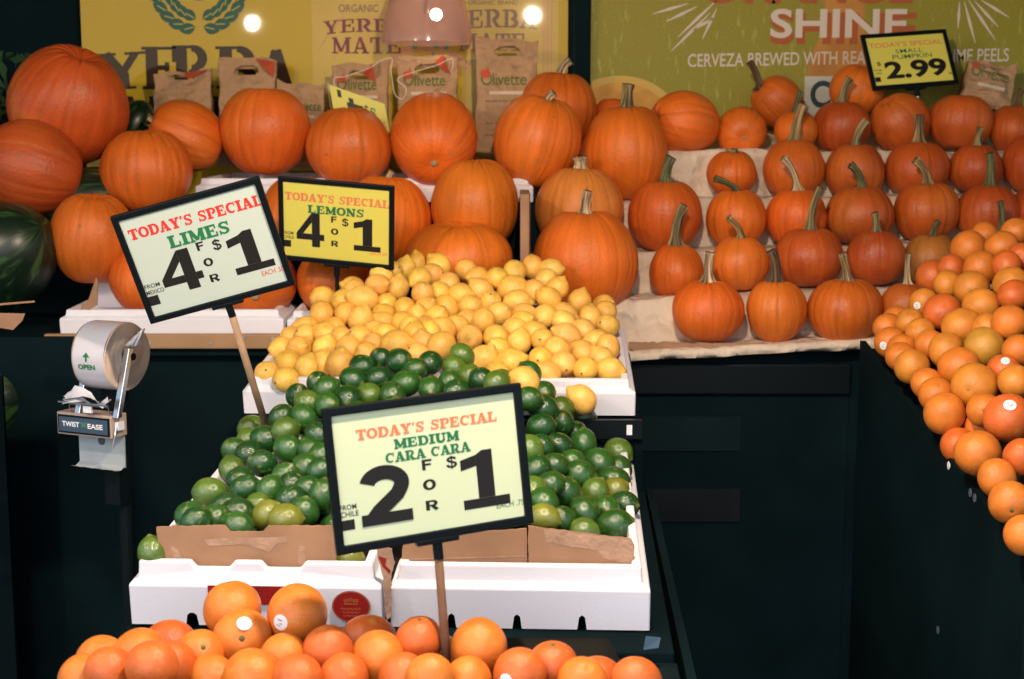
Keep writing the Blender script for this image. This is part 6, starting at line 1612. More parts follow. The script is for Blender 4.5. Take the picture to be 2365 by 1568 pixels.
# ------------------------------------------------------------ paper bags
def bag(label,px0,px1,pytop,pybot,Y,rot=0.0,seed=0,hole=True,flap=None,text=(.52,.13),tilt=0.0,lines=True,tw=(.10,.80),smile=0.0,depth=.075):
    a=at(px0,pybot,Y); b=at(px1,pytop,Y); W=b.x-a.x; H=b.z-a.z; rg=np.random.RandomState(seed)
    root=empty('paper_bag',((a.x+b.x)/2,Y,a.z),Quaternion((0,1,0),tilt)@Quaternion((0,0,1),rot)); tag(root,label,'paper bag','brown paper bags along the posters')
    nx,nz=44,64; ph=rg.uniform(0,6.28,26); kx=rg.uniform(-26,26,26)/W*.12; kz=rg.uniform(-30,30,26)/H*.25; am=rg.uniform(.3,1,26)
    def crump(x,z): return float(np.sum(am*np.sin(kx*x*8+kz*z*8+ph)))*.0011+.004*abs(math.sin(3*x/W+5*z/H+seed))
    def fr(u,v,side):
        dep=depth*(1-.86*max(0,(v-.12)/.88)**1.1); pinch=1-.10*math.sin(v*math.pi)*.6-(.05*v)
        x=(u-.5)*W*pinch; z=v*H
        z-=max(0,v-.8)/.2*(.014*abs(math.sin(u*2.6+seed))+.006*math.sin(u*9+seed*2))
        c=crump(x,z); e=math.sin(math.pi*u)
        y=(-dep/2-c*.9*e-.008*e*math.sin(v*4)) if side==0 else (dep/2+c*.5)
        return (x+crump(z,x)*.4,y,z)
    vs=[];idx={}
    for s in (0,1):
        for j in range(nz+1):
            for i in range(nx+1): idx[(s,i,j)]=len(vs); vs.append(fr(i/nx,j/nz,s))
    fs=[]
    def inh(i,j,s=0):
        u=(i+.5)/nx;v=(j+.5)/nz; return hole and abs((u-.5)/.21)**2.6+abs((v-.872+.022*s-smile*(u-.5)**2)/.048)**2.6<1
    for s in (0,1):
        for j in range(nz):
            for i in range(nx):
                if inh(i,j,s): continue
                q=(idx[(s,i,j)],idx[(s,i+1,j)],idx[(s,i+1,j+1)],idx[(s,i,j+1)]); fs.append(q if s==0 else q[::-1])
    for j in range(nz):
        fs.append((idx[(1,0,j)],idx[(0,0,j)],idx[(0,0,j+1)],idx[(1,0,j+1)])); fs.append((idx[(0,nx,j)],idx[(1,nx,j)],idx[(1,nx,j+1)],idx[(0,nx,j+1)]))
    for i in range(nx): fs.append((idx[(0,i,0)],idx[(1,i,0)],idx[(1,i+1,0)],idx[(0,i+1,0)]))
    body=link('bag_body',mesh('bag_body',vs,fs,True),M['bag'],root)
    def onface(name,v2,f2,m,off):
        out=[]
        for (x,z) in v2:
            u=x/W+.5; v=min(.999,max(.001,z/H)); p=fr(u,v,0); out.append((p[0],p[1]-off,p[2]))
        return link(name,mesh(name,out,f2),m,root)
    if text:
        v2,f2=bfont('Olivette',.008); xs=[p[0] for p in v2];zs=[p[1] for p in v2]; x0=(tw[0]-.5)*W;x1=(tw[1]-.5)*W; zc=text[0]*H;hh=text[1]*H
        v2=[(x0+(p[0]-min(xs))/(max(xs)-min(xs))*(x1-x0),zc+(p[1]-min(zs))/(max(zs)-min(zs))*hh) for p in v2]
        onface('lettering',v2,f2,M['green'],.0030)
        cx=x0+(x1-x0)*.10; cz=zc+hh*.95; r=hh*.42
        onface('red_emblem',[(cx+r*math.cos(k*.5236),cz+r*.8*math.sin(k*.5236)) for k in range(12)]+[(cx+r*.2,cz+r*.5),(cx+r*.5,cz+r*1.5),(cx+r*.7,cz+r*.4)],[tuple(range(12)),(12,13,14)],M['redp'],.0036)
        if lines:
            v2=[];f2=[]
            for k,(zz,u0,u1,h_) in enumerate(((zc-hh*.75,.22,.82,.010),)):
                for s in range(10):
                    ua=u0+(u1-u0)*s/10;ub=u0+(u1-u0)*(s+1)/10; b_=len(v2); v2+=[((ua-.5)*W,zz),((ub-.5)*W,zz),((ub-.5)*W,zz+h_),((ua-.5)*W,zz+h_)]; f2.append((b_,b_+1,b_+2,b_+3))
            onface('printed_line',v2,f2,M['fadew'],.003)
            v2=[];f2=[]
            for r_ in range(0 if seed in(2,3,7) else 1 if seed in(4,5) else 7):
                u=.14+rg.uniform(0,.05); zz=zc-hh*(1.35 if r_==0 else 2.2+r_*.95)
                if zz<.03: break
                while u<(.80 if r_==0 else .68):
                    l=rg.uniform(.03,.10); b_=len(v2); hh2=.0045
                    v2+=[((u-.5)*W,zz),((u+l-.5)*W,zz),((u+l-.5)*W,zz+hh2),((u-.5)*W,zz+hh2)]; f2.append((b_,b_+1,b_+2,b_+3)); u+=l+rg.uniform(.01,.04)
            if f2: onface('faded_print',v2,f2,M['fade'],.003)
    if flap:
        # red printed inside of a folded corner
        u0,v0,u1,v1,u2,v2_=flap; P=[fr(u0,v0,0),fr(u1,v1,0),fr(u2,v2_,0)]
        vs=[(p[0],p[1]-o_,p[2]) for p,o_ in zip(P,(.012,.016,.010))]+[(P[0][0]*.5+P[2][0]*.5,min(P[0][1],P[2][1])-.022,P[0][2]*.5+P[2][2]*.5)]
        fl=link('red_flap',mesh('red_flap',vs,[(0,1,3),(1,2,3)]),M['redp'],root)
    return root
bag('brown bag with red corner at the far left of the bag row',356,492,158,305,4.46,seed=1,flap=(.55,.99,.98,.98,.62,.84),text=None,hole=True,depth=.06)
bag('brown bag with an oval handle hole showing yellow poster behind it',506,642,128,385,4.45,seed=2,text=(.44,.10),flap=(.66,.985,.985,.985,.97,.80))
bag('low slumped brown bag between the handle hole bag and the tag',642,752,184,385,4.43,seed=3,hole=False,text=(.64,.11),tw=(.2,.95))
bag('brown bag with a red folded peak behind the upside-down tag',766,900,138,400,4.44,seed=4,flap=(.55,.90,.72,1.0,.80,.80),text=(.735,.105))
bag('brown bag with a red folded peak and printed lettering, left of the tallest bag',915,1062,124,390,4.44,seed=5,flap=(.62,.93,.74,1.0,.88,.82),text=(.72,.105))
bag('tallest brown bag standing upright with a clean oval handle hole',1094,1246,82,352,4.38,seed=6,text=(.575,.105),tw=(.08,.82))
bag('tilted brown bag at the right behind the small pumpkin sign',2206,2330,135,248,4.48,seed=7,hole=False,text=(.58,.24),tilt=.22,tw=(.06,.86))
tw_=[(757,190),(762,235),(768,262),(775,215),(772,182),(800,176),(850,158),(880,140),(905,135),(903,160),(906,185),(912,218),(930,228),(938,205),(918,182),(960,165),(1010,150),(1042,135),(1046,150),(1040,172)]
tp=[at(x,y,4.345+.006*math.sin(i)) for i,(x,y) in enumerate(tw_)]
sm=[]
for i in range(len(tp)-1):
    for k in range(5):
        t=k/5; p=[tp[max(0,i-1)],tp[i],tp[i+1],tp[min(len(tp)-1,i+2)]]
        sm.append(.5*((2*p[1])+(p[2]-p[0])*t+(2*p[0]-5*p[1]+4*p[2]-p[3])*t*t+(3*p[1]-p[0]-3*p[2]+p[3])*t**3))
s_=MB().tube(sm,.0013,6).build('twine',M['string'],None,smooth=True); tag(s_,'thin white twine looped round the two bags with red peaks','string')
# ------------------------------------------------------------ price signs
def ring_frame(w,h,b,y0,y1):
    o=[(-w/2,-h/2),(w/2,-h/2),(w/2,h/2),(-w/2,h/2)]; i_=[(-w/2+b,-h/2+b),(w/2-b,-h/2+b),(w/2-b,h/2-b),(-w/2+b,h/2-b)]
    vs=[(x,y0,z) for x,z in o]+[(x,y0,z) for x,z in i_]+[(x,y1,z) for x,z in o]+[(x,y1,z) for x,z in i_]; fs=[]
    for k in range(4):
        n=(k+1)%4; fs+=[(k,n,4+n,4+k),(8+n,8+k,12+k,12+n),(n,k,8+k,8+n),(4+k,4+n,12+n,12+k)]
    return vs,fs
def sign(key,label,cardm,items,stakem,stake_r=.006,clip=True,border=.0125,clampx=0.0,emblem=(.055,.118,.775,.86)):
    s=SIGN[key]; Rm=Matrix(s['R']); c=Vector(s['c']); foot=Vector(s['foot']); w,h=s['w'],s['h']
    root=empty('price_sign',foot,Rm.to_quaternion()); tag(root,label,'price sign','black framed price signs')
    off=Rm.transposed()@(c-foot)
    hold=bpy.data.objects.new('card',mesh('card',[(x*(w/2-border*.6)+off.x,off.y,z*(h/2-border*.6)+off.z) for x,z in((-1,-1),(1,-1),(1,1),(-1,1))],[(0,1,2,3)])); COL.objects.link(hold); hold.parent=root; hold.data.materials.append(cardm)
    vs,fs=ring_frame(w,h,border,-.005,.006); MB().add([(x+off.x,y+off.y,z+off.z) for x,y,z in vs],fs).build('frame',M['frame'],root,bevel=.002)
    MB().box(off.x-w/2+.004,off.x+w/2-.004,off.y+.0062,off.y+.008,off.z-h/2+.004,off.z+h/2-.004).build('back_plate',M['frame'],root)
    x0=off.x-w/2; z1=off.z+h/2
    for (name,body,style,u0,u1,v0,v1,m,kw) in items:
        letter(hold,name,body,style,(x0+u0*w,x0+u1*w,z1-v1*h,z1-v0*h),M[m],off.y-.0003,**kw)
    # dark origin emblem
    u0,u1,v0,v1=emblem
    em=flat(hold,'origin_emblem',[(x0+u0*w,z1-v1*h),(x0+u1*w,z1-v1*h),(x0+u1*w,z1-v0*h),(x0+u0*w,z1-v0*h)],M['ink'],off.y-.0003)
    # clip and stake
    sx=off.x+clampx*w; zb=off.z-h/2
    MB().box(sx-.032,sx+.032,off.y-.0065,off.y+.009,zb-.006,zb+.0015).build('clip',M['frame'],root,bevel=.0015)
    MB().tube([(sx,off.y+.002,zb-.004),(sx,off.y+.002,zb-.03)],.0075,12).build('socket',M['frame'],root)
    MB().tube([(sx,off.y+.002,zb-.026),Vector((sx,off.y+.002,zb-.026))*.5,(0,0,0)],stake_r,12).build('stake',stakem,root,smooth=True)
    return root
def lay(prod,num,left,each,eachm,todaym,origin,big1=(.70,.93,.44,.83),bign=(.21,.45,.44,.84),fx=.545,dx=.645):
    it=[('heading_lettering',"TODAY'S SPECIAL",'slab',*todaym[1:],todaym[0],{})]
    for (t,u0,u1,v0,v1) in prod: it.append(('product_lettering',t,'slab',u0,u1,v0,v1,'inkg',{}))
    it+=[('price_numeral',num,'big',*bign,'ink',{}),('price_numeral','1','big',*big1,'ink',{})]
    return it
sign('limes','pale green sign for limes, four for one dollar, on a tilted wooden stake',M['cardl2'],
  [('heading_lettering',"TODAY'S SPECIAL",'slab',.072,.966,.148,.250,'inkr',{}),('product_lettering','LIMES','slab',.300,.708,.293,.405,'inkg',{}),
   ('price_numeral','4','big',.172,.445,.430,.797,'ink',{}),('price_numeral','1','big',.655,.918,.418,.785,'ink',{}),
   ('word_lettering','F','heavy',.462,.512,.412,.487,'ink',dict(bold=.04)),('word_lettering','O','heavy',.470,.534,.567,.640,'ink',dict(bold=.04)),('word_lettering','R','heavy',.476,.538,.717,.791,'ink',dict(bold=.04)),
   ('dollar_lettering','$','heavy',.562,.622,.422,.528,'ink',dict(bold=.012)),('each_lettering','EACH .50','sans',.811,.960,.808,.853,'inkr',dict(bold=.003)),
   ('origin_lettering','FROM','sans',.046,.150,.655,.692,'ink',dict(bold=.012)),('origin_lettering','MEXICO','sans',.045,.165,.710,.748,'ink',dict(bold=.012))],M['stick'],.0075,clampx=.03,emblem=(.035,.112,.762,.848))
sign('lemons','yellow sign for lemons, four for one dollar, on a black post',M['cardy'],
  [('heading_lettering',"TODAY'S SPECIAL",'slab',.056,.958,.173,.275,'inko',{}),('product_lettering','LEMONS','slab',.255,.739,.308,.412,'inkg',{}),
   ('price_numeral','4','big',.153,.396,.406,.813,'ink',{}),('price_numeral','1','big',.653,.885,.420,.806,'ink',{}),
   ('word_lettering','F','heavy',.457,.506,.422,.498,'ink',dict(bold=.04)),('word_lettering','O','heavy',.454,.520,.567,.641,'ink',dict(bold=.04)),('word_lettering','R','heavy',.457,.518,.714,.788,'ink',dict(bold=.04)),
   ('dollar_lettering','$','heavy',.548,.608,.430,.535,'ink',dict(bold=.012)),('each_lettering','EACH.50','sans',.795,.938,.803,.842,'inko',dict(bold=.006)),
   ('origin_lettering','FROM','sans',.038,.125,.650,.687,'ink',dict(bold=.012)),('origin_lettering','CHILE','sans',.038,.128,.700,.738,'ink',dict(bold=.012))],M['pole'],.0052,emblem=(.041,.103,.757,.838))
sign('cara','pale green sign for medium cara cara oranges, two for one dollar, on a brown stake',M['cardw'],
  [('heading_lettering',"TODAY'S SPECIAL",'slab',.153,.860,.171,.248,'inko',{}),('product_lettering','MEDIUM','slab',.333,.660,.272,.343,'inkg',{}),('product_lettering','CARA CARA','slab',.284,.712,.358,.432,'inkg',{}),
   ('price_numeral','2','big',.140,.392,.437,.838,'ink',{}),('price_numeral','1','big',.652,.892,.432,.835,'ink',{}),
   ('word_lettering','F','heavy',.460,.510,.441,.515,'ink',dict(bold=.04)),('word_lettering','O','heavy',.455,.521,.581,.655,'ink',dict(bold=.04)),('word_lettering','R','heavy',.460,.523,.727,.801,'ink',dict(bold=.04)),
   ('dollar_lettering','$','heavy',.580,.637,.440,.532,'ink',dict(bold=.012)),('each_lettering','EACH .75','sans',.818,.962,.820,.860,'inkg',dict(bold=.003)),
   ('origin_lettering','FROM','sans',.040,.120,.668,.704,'ink',dict(bold=.012)),('origin_lettering','CHILE','sans',.040,.128,.715,.752,'ink',dict(bold=.012))],M['stickd'],.0065,emblem=(.040,.104,.772,.842))
sign('pump','small yellow sign for small pumpkins at two dollars ninety-nine, before the green poster',M['cardy'],
  [('heading_lettering',"TODAY'S SPECIAL",'sans',.07,.93,.165,.255,'inko',dict(bold=.012)),('product_lettering','SMALL','sans',.36,.68,.30,.375,'inkg',dict(bold=.003)),('product_lettering','PUMPKIN','sans',.31,.77,.40,.48,'inkg',dict(bold=.006)),
   ('price_numeral','2.99','sans',.19,.91,.51,.83,'ink',dict(bold=.035)),('dollar_lettering','$','heavy',.11,.16,.50,.58,'ink',dict(bold=.01)),('each_lettering','EA','sans',.915,.955,.775,.82,'ink',dict(bold=.01)),
   ('origin_lettering','FROM','sans',.07,.15,.64,.67,'ink',dict(bold=.01)),('origin_lettering','USA','sans',.08,.15,.69,.725,'ink',dict(bold=.01))],M['steel'],.004)
# upside-down tag before the bags
ta=[at(x,y,4.27) for x,y in ((760,195),(888,240),(902,312),(778,300))]
tg=empty('price_tag',ta[3]); tag(tg,'bare yellow price card set upside down between two bags and a pumpkin','price card')
vv=[p-ta[3] for p in ta]
link('card',mesh('card',[tuple(p) for p in vv]+[(p.x,p.y+.002,p.z) for p in vv],[(3,2,1,0),(4,5,6,7),(0,1,5,4),(1,2,6,5),(2,3,7,6),(3,0,4,7)]),M['cardy'],tg)
def tagtext(name,body,style,u0,u1,v0,v1,m,**kw):
    v,f,l_=text_geo(body,style,**kw); xs=[p[0] for p in v];zs=[p[1] for p in v]; out=[]
    for (px,pz),l in zip(v,l_):
        u=u1-(px-min(xs))/(max(xs)-min(xs))*(u1-u0); w=v0+(pz-min(zs))/(max(zs)-min(zs))*(v1-v0)   # turned by 180 degrees
        p=vv[0]*(1-u)*(1-w)+vv[1]*u*(1-w)+vv[2]*u*w+vv[3]*(1-u)*w; out.append((p.x,p.y-.001-.0001*l,p.z))
    link(name,mesh(name,out,f),M[m],tg)
tagtext('price_numeral','4','big',.28,.58,.16,.80,'ink'); tagtext('dollar_lettering','$','heavy',.60,.68,.22,.5,'ink',bold=.03); tagtext('product_lettering','S','slab',.70,.80,.25,.52,'inkg')
tagtext('heading_lettering',"TODAY'S",'slab',.55,.95,.60,.80,'inko'); tagtext('emblem','I','sans',.13,.20,.05,.22,'ink',bold=.05)
# ------------------------------------------------------------ bag roll dispenser
yaw=-R(24); dp=at(259,900,3.0)
ds=empty('bag_dispenser',dp,Quaternion((0,0,1),yaw)); tag(ds,'metal dispenser with a roll of clear produce bags and a twist tie box','bag dispenser')
rc=(-.005,0,.075); rr=.073; hw=.041; BX=-.014; BZ=.036
def cyl_x(x0,x1,cy,cz,r,n=48,inner=0):
    vs=[(x,cy+r*math.cos(2*math.pi*k/n),cz+r*math.sin(2*math.pi*k/n)) for x in (x0,x1) for k in range(n)]
    return vs,[(k,n+k,n+(k+1)%n,(k+1)%n) for k in range(n)]
vs,fs=cyl_x(-hw,hw,0,rc[2],rr); roll=link('bag_roll',mesh('bag_roll',vs,fs,True),M['film'],ds)
def endcap(x,sgn):
    n=48; rads=[rr,rr*.985,rr*.93,rr*.9,rr*.80,rr*.77,rr*.62,rr*.60,rr*.42,rr*.4,rr*.2]; vs=[];fs=[]
    for j,r in enumerate(rads):
        for k in range(n): 
            w=2*math.pi*k/n; vs.append((x+sgn*(.004 if j%2 else .0015)*(1-(j==0))+sgn*.0015*math.sin(3*w+j),r*math.cos(w)*(1+.012*math.sin(2*w+j)),rc[2]+r*math.sin(w)))
    for j in range(len(rads)-1):
        for k in range(n): fs.append((j*n+k,(j+1)*n+k,(j+1)*n+(k+1)%n,j*n+(k+1)%n))
    return mesh('roll_end',vs,fs,True)
link('roll_end',endcap(hw,1),M['filme'],roll); link('roll_end',endcap(-hw,-1),M['filme'],roll)
def on_roll(name,body,style,x0,x1,a0,a1,m,geo=None,**kw):
    v,f,l_=geo if geo else text_geo(body,style,**kw); xs=[p[0] for p in v];zs=[p[1] for p in v]; out=[]
    for p in v:
        X=x0+(p[0]-min(xs))/(max(xs)-min(xs))*(x1-x0); a=R(a0+(p[1]-min(zs))/(max(zs)-min(zs))*(a1-a0)); out.append((X,-(rr+.0006)*math.cos(a),rc[2]+(rr+.0006)*math.sin(a)))
    link(name,mesh(name,out,f),M[m],roll)
on_roll('lettering','OPEN','sans',-.027,.017,-17,-8,'inkg',bold=.04)
arrow=([(.4,0),(.6,0),(.6,.5),(.9,.5),(.5,1),(.1,.5),(.4,.5)],[(0,1,2,6),(3,4,5)],[0]*7)
on_roll('arrow_print','','',-.014,.005,-4,12,'inkg',geo=arrow)
on_roll('arrow_print','','',-.012,.004,52,64,'fadew',geo=arrow)
tail=MB(); rt=random.Random(2)
for k in range(2):
    pts=[]
    for i in range(9):
        for j in range(5): pts.append((-.07+.115*i/8+.006*rt.uniform(-1,1),-.058-.02*j/4+rt.uniform(-.004,.004),-.022+.018*math.sin(i*.8+k)*(1-j/4)+.012*(1-abs(i-4)/4)-.010*k-.006*j/4))
    b=len(tail.v); tail.v+=pts
    tail.f+=[(b+i*5+j,b+(i+1)*5+j,b+(i+1)*5+j+1,b+i*5+j+1) for i in range(8) for j in range(4)]
tail.build('bag_tail',M['film'],ds,smooth=True,loc=(0,0,.014))
kn=MB()
for k in range(3): kn.tube([(hw+.012,-.012+.01*k,.10+.006*k),(hw+.03,-.006*k,.112-.004*k),(hw+.022+.01*k,.004,.122+.005*k),(hw+.034,.008-.01*k,.10)],[.004,.009,.007,.003],8)
kn.build('torn_bag_end',M['film'],ds,smooth=True)
for sx,nm in ((-hw-.008,0),(hw+.012,1)):
    x=sx; MB().add([(x-.007,-.012,.095),(x+.007,-.012,.095),(x+.007,-.058,-.048),(x-.007,-.058,-.048),(x-.007,.002,.095),(x+.007,.002,.095),(x+.007,-.044,-.048),(x-.007,-.044,-.048)],[(0,1,2,3),(7,6,5,4),(0,4,5,1),(1,5,6,2),(2,6,7,3),(3,7,4,0)]).build('side_arm',M['steel'],ds,bevel=.0015)
MB().tube([(-hw-.02,0,rc[2]),(hw+.02,0,rc[2])],.008,12).build('spindle',M['pole'],ds)
MB().box(-.080,.05,-.078,-.074,-.034,-.031).build('tear_bar',M['steel'],ds,loc=(0,0,.014))
MB().box(-.018,.004,-.073,-.069,-.050,-.036).build('wire_clip',M['foam'],ds,loc=(0,0,.012))
MB().tube([(-.062,-.05,-.085),(-.062,-.05,-.058),(.042,-.05,-.058),(.042,-.05,-.085)],.0014,6).build('wire_bracket',M['steel'],ds,loc=(-.012,0,.03))
tb=MB().box(-.085,.06,-.062,-.012,-.128,-.080).build('tie_box',M['tanm'],ds,bevel=.002); tb.location=(BX,0,BZ)
MB().box(-.081,.056,-.0640,-.0622,-.124,-.085).build('name_plate',M['frame'],tb)
npl=MB().box(-.077,.052,-.0652,-.0642,-.120,-.089).build('plate_face',M['bluel'],tb)
letter(tb,'lettering','TWIST','sans',(-.068,-.022,-.109,-.098),M['white'],-.0657,bold=.03); letter(tb,'lettering','EASE','sans',(.0,.040,-.110,-.099),M['white'],-.0657,bold=.03); letter(tb,'lettering',"'N'",'sans',(-.018,-.003,-.108,-.097),M['tealp'],-.0657,bold=.02)
MB().box(-.068,.054,-.016,-.0125,-.200,-.1285).build('back_plate',M['galv'],ds,loc=(BX,0,BZ))
vs=[];fs=[];nn=17
for i in range(nn):
    x=-.068+.122*i/(nn-1); vs+= [(x,-.0162,-.196),(x,-.030,-.203),(x,-.052+.0035*(i%4==0),-.198-.002*(i%4==0))]
for i in range(nn-1):
    for j in range(2): fs.append((i*3+j,(i+1)*3+j,(i+1)*3+j+1,i*3+j+1))
link('bottom_lip',mesh('bottom_lip',vs,fs),M['galv'],ds,(BX,0,BZ))
MB().tube([(-.006,-.0162,-.146),(-.006,-.0175,-.146)],.009,16).build('plate_hole',M['bluel'],ds,loc=(BX,0,BZ))
MB().box(.0605,.068,-.05,-.03,-.112,-.094).build('lever_block',M['foam'],ds,loc=(BX,0,BZ))
MB().tube([(.064,-.052,-.104),(.066,-.058,-.12),(.060,-.062,-.150)],.0022,8).build('lever',M['steel'],ds,loc=(BX,0,BZ))
MB().box(-.02,.02,-.012,.02,-.25,.06).build('mount_bracket',M['pole'],ds)
MB().tube([(0,.03,.07),(0,.03,-dp.z+.02)],.016,12).build('floor_pole',M['pole'],ds)
# ------------------------------------------------------------ added dark sheets under the heaps, painting shade into the gaps
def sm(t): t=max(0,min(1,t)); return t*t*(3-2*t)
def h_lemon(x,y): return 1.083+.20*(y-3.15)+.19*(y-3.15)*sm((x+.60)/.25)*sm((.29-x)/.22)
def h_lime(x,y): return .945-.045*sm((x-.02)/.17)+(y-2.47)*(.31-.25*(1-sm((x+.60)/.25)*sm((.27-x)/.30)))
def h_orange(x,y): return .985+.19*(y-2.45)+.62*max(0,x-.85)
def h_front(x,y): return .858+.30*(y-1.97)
def gap_shade(label,h,drop,x0,x1,y0,y1,zmin,turn=0.0):
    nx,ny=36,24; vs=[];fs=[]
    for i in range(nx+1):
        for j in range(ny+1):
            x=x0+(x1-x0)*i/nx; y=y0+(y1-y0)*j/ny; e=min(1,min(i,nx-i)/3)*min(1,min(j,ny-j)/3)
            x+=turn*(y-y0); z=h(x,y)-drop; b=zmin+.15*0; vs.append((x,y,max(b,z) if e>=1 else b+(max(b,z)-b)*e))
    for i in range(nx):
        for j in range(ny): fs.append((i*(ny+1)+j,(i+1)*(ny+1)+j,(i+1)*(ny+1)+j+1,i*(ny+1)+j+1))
    o=link('gap_shade_sheet',mesh('gap_shade_sheet',vs,fs,True),M['gap_shade']); tag(o,label,'gap_shade')
gap_shade('added dark sheet painting the shade in the gaps between the limes',h_lime,.056,-.55,.17,2.36,2.98,.86,.045)
gap_shade('added dark sheet painting the shade in the gaps between the lemons',h_lemon,.056,-.515,.215,3.14,3.62,1.045,.03)
gap_shade('added dark sheet painting the shade in the gaps between the oranges of the right bin',h_orange,.07,.885,1.58,2.38,3.46,.90)
gap_shade('added dark sheet painting the shade in the gaps between the front oranges',h_front,.065,-.66,.22,1.80,2.16,.72)
# ------------------------------------------------------------ citrus
def fruit_mesh(kind,seed):
    rg=np.random.RandomState(seed); nu,nv=36,26; vs=[]
    ph=rg.uniform(0,6.28,6)
    for i in range(nv+1):
        t=math.pi*i/nv; s,c=math.sin(t),math.cos(t)
        for k in range(nu):
            w=2*math.pi*k/nu; r=s
            l=1+.018*math.cos(w+ph[0])*s+.022*math.cos(2*w+ph[1])*s+.012*math.cos(3*w+ph[2]+2*c)*s
            if kind=='lemon':
                r=max(0,s)**.96; z=1.12*c+(.25*math.exp(-(s/.24)**2) if c>0 else -.07*math.exp(-(s/.16)**2)); l*=1-.05*math.exp(-((s-.35)/.15)**2)*(c>0)
                l*=1+.012*math.cos(7*w+ph[3])*math.exp(-((s-.3)/.2)**2)
            elif kind=='lime': z=1.13*c+(.12*math.exp(-(s/.17)**2) if c>0 else -.03*math.exp(-(s/.2)**2))
            else:
                z=.97*c-(.05*math.exp(-(s/.13)**2) if c>0 else -.04*math.exp(-(s/.16)**2)); l*=1+.006*math.cos(9*w+ph[3])*math.exp(-((s-.3)/.2)**2)*2
            vs.append((r*l*math.cos(w),r*l*math.sin(w),z))
    fs=[]
    for i in range(nv):
        for k in range(nu):
            if i==0: fs.append((0,(i+1)*nu+k,(i+1)*nu+(k+1)%nu))
            elif i==nv-1: fs.append((i*nu+k,nv*nu,i*nu+(k+1)%nu))
            else: fs.append((i*nu+k,(i+1)*nu+k,(i+1)*nu+(k+1)%nu,i*nu+(k+1)%nu))
    # drop the doubled pole vertices
    used=sorted({j for f in fs for j in f}); mp={j:n for n,j in enumerate(used)}
    return mesh(kind,[vs[j] for j in used],[tuple(mp[j] for j in f) for f in fs],True)
FM={k:[fruit_mesh(k,s) for s in range(4)] for k in ('lemon','lime','orange')}
for k in FM:
    for me in FM[k]: me.materials.append(M[k])
btn_me=sphere(1,12,8); btn_me.name='stem_button'; btn_me.materials.append(M['btn'])
nav_me=sphere(1,12,8); nav_me.materials.append(M['navel'])
def cap_mesh(ang,rad,n=18,rings=3):
    vs=[(0,0,rad)];fs=[]
    for j in range(1,rings+1):
        a=ang*j/rings
        for k in range(n): vs.append((rad*math.sin(a)*math.cos(2*math.pi*k/n),rad*math.sin(a)*math.sin(2*math.pi*k/n),rad*math.cos(a)))
    for k in range(n): fs.append((0,1+k,1+(k+1)%n))
    for j in range(rings-1):
        for k in range(n): fs.append((1+j*n+k,1+(j+1)*n+k,1+(j+1)*n+(k+1)%n,1+j*n+(k+1)%n))
    return mesh('sticker',vs,fs,True)
stk_me=cap_mesh(.25,1.035); stk_me.materials.append(M['white'])
def print_mesh():
    vs=[];fs=[]
    for (a,b,w,h) in ((-.02,.07,.16,.05),(.03,-.03,.10,.035),(-.04,-.10,.14,.03)):
        k=len(vs)
        for x,y in ((a-w/2,b-h/2),(a+w/2,b-h/2),(a+w/2,b+h/2),(a-w/2,b+h/2)):
            v=Vector((x,y,1)).normalized()*1.041; vs.append(tuple(v))
        fs.append((k,k+1,k+2,k+3))
    return mesh('sticker_print',vs,fs)
prt_me=print_mesh(); prt_me.materials.append(M['sprint'])
LIME=dict(d=(.010,.066,.011),m=(.022,.095,.012),l=(.085,.165,.018),y=(.20,.22,.024)); LIME['-']=LIME['d']
ORNG=dict(o=(.68,.195,.026),r=(.62,.130,.024),y=(.66,.235,.030),g=(.52,.25,.035)); ORNG['-']=ORNG['o']
rf=random.Random(21)
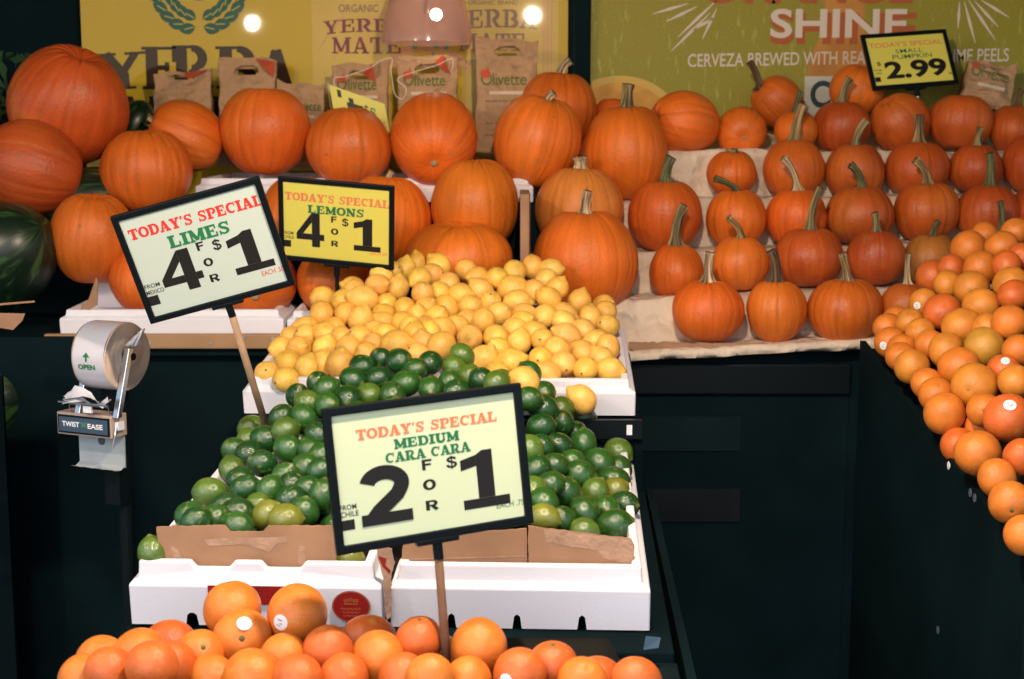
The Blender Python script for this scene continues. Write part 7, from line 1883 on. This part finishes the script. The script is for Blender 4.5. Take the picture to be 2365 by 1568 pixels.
for kind,name,cat,group in (('lemon','lemon','lemon','lemons heaped in the foam trays'),('lime','lime','lime','limes heaped behind the cardboard strips'),('orange','orange','orange','oranges heaped in the right bin'),('cara','orange','orange','oranges heaped in front of the lime trays')):
    mk='orange' if kind=='cara' else kind
    for (x,y,z,r,ax,ay,az,col,end,ex,fl),lab in zip(FRUIT[kind],LABEL[kind]):
        o=bpy.data.objects.new(name,FM[mk][rf.randrange(4)]); COL.objects.link(o); o.location=(x,y,z); o.scale=(r*rf.uniform(.97,1.03),r*rf.uniform(.97,1.03),r)
        a=Vector((ax,ay,az)); a=-a if (kind=='lemon' and end=='s') else a
        q=Vector((0,0,1)).rotation_difference(a)@Quaternion((0,0,1),rf.uniform(0,6.28)); o.rotation_mode='QUATERNION'; o.rotation_quaternion=q
        tag(o,lab,cat,group)
        if kind=='lemon': v=rf.uniform(.9,1.06); g_=rf.uniform(-.05,.05); c=(.95*v,(.54+g_)*v,(.085+.04*rf.random())*v)
        elif kind=='lime':
            cc_=col if not fl else rf.choice('ddm'); v=rf.uniform(.85,1.15); c=[t*v for t in LIME[cc_]]
        else: v=rf.uniform(.94,1.05); c=[t*v for t in ORNG[col if not fl else rf.choice('ory')]]
        o.color=(*c,1)
        qi=q.inverted()
        def child(nm,me,loc,s,rot=None):
            k=bpy.data.objects.new(nm,me); COL.objects.link(k); k.parent=o; k.location=loc; k.scale=s
            if rot: k.rotation_mode='QUATERNION'; k.rotation_quaternion=rot
            return k
        if kind=='lemon':
            if end=='s' or (a.dot(Vector((0,-1,.3)))<-.45): child('stem_scar',btn_me,(0,0,-1.17),(.085,.085,.05))
        elif mk=='orange':
            if end in('s','u'): child('stem_button',btn_me,(0,0,.93),(.10,.10,.055))
            elif end=='e': child('navel',nav_me,(0,0,.915),(.13,.13,.05))
            if 'k' in (end,ex) or 'K' in (end,ex):
                cv=(Vector((0,0,CAMZ))-Vector((x,y,z))).normalized()
                d=(cv+(Vector((-.55,0,-.25)) if 'k' in (end,ex) else Vector((.1,0,.75)))).normalized()
                rot=Vector((0,0,1)).rotation_difference(qi@d)
                s_=child('sticker',stk_me,(0,0,0),(1,1,1),rot); p_=bpy.data.objects.new('sticker_print',prt_me); COL.objects.link(p_); p_.parent=s_
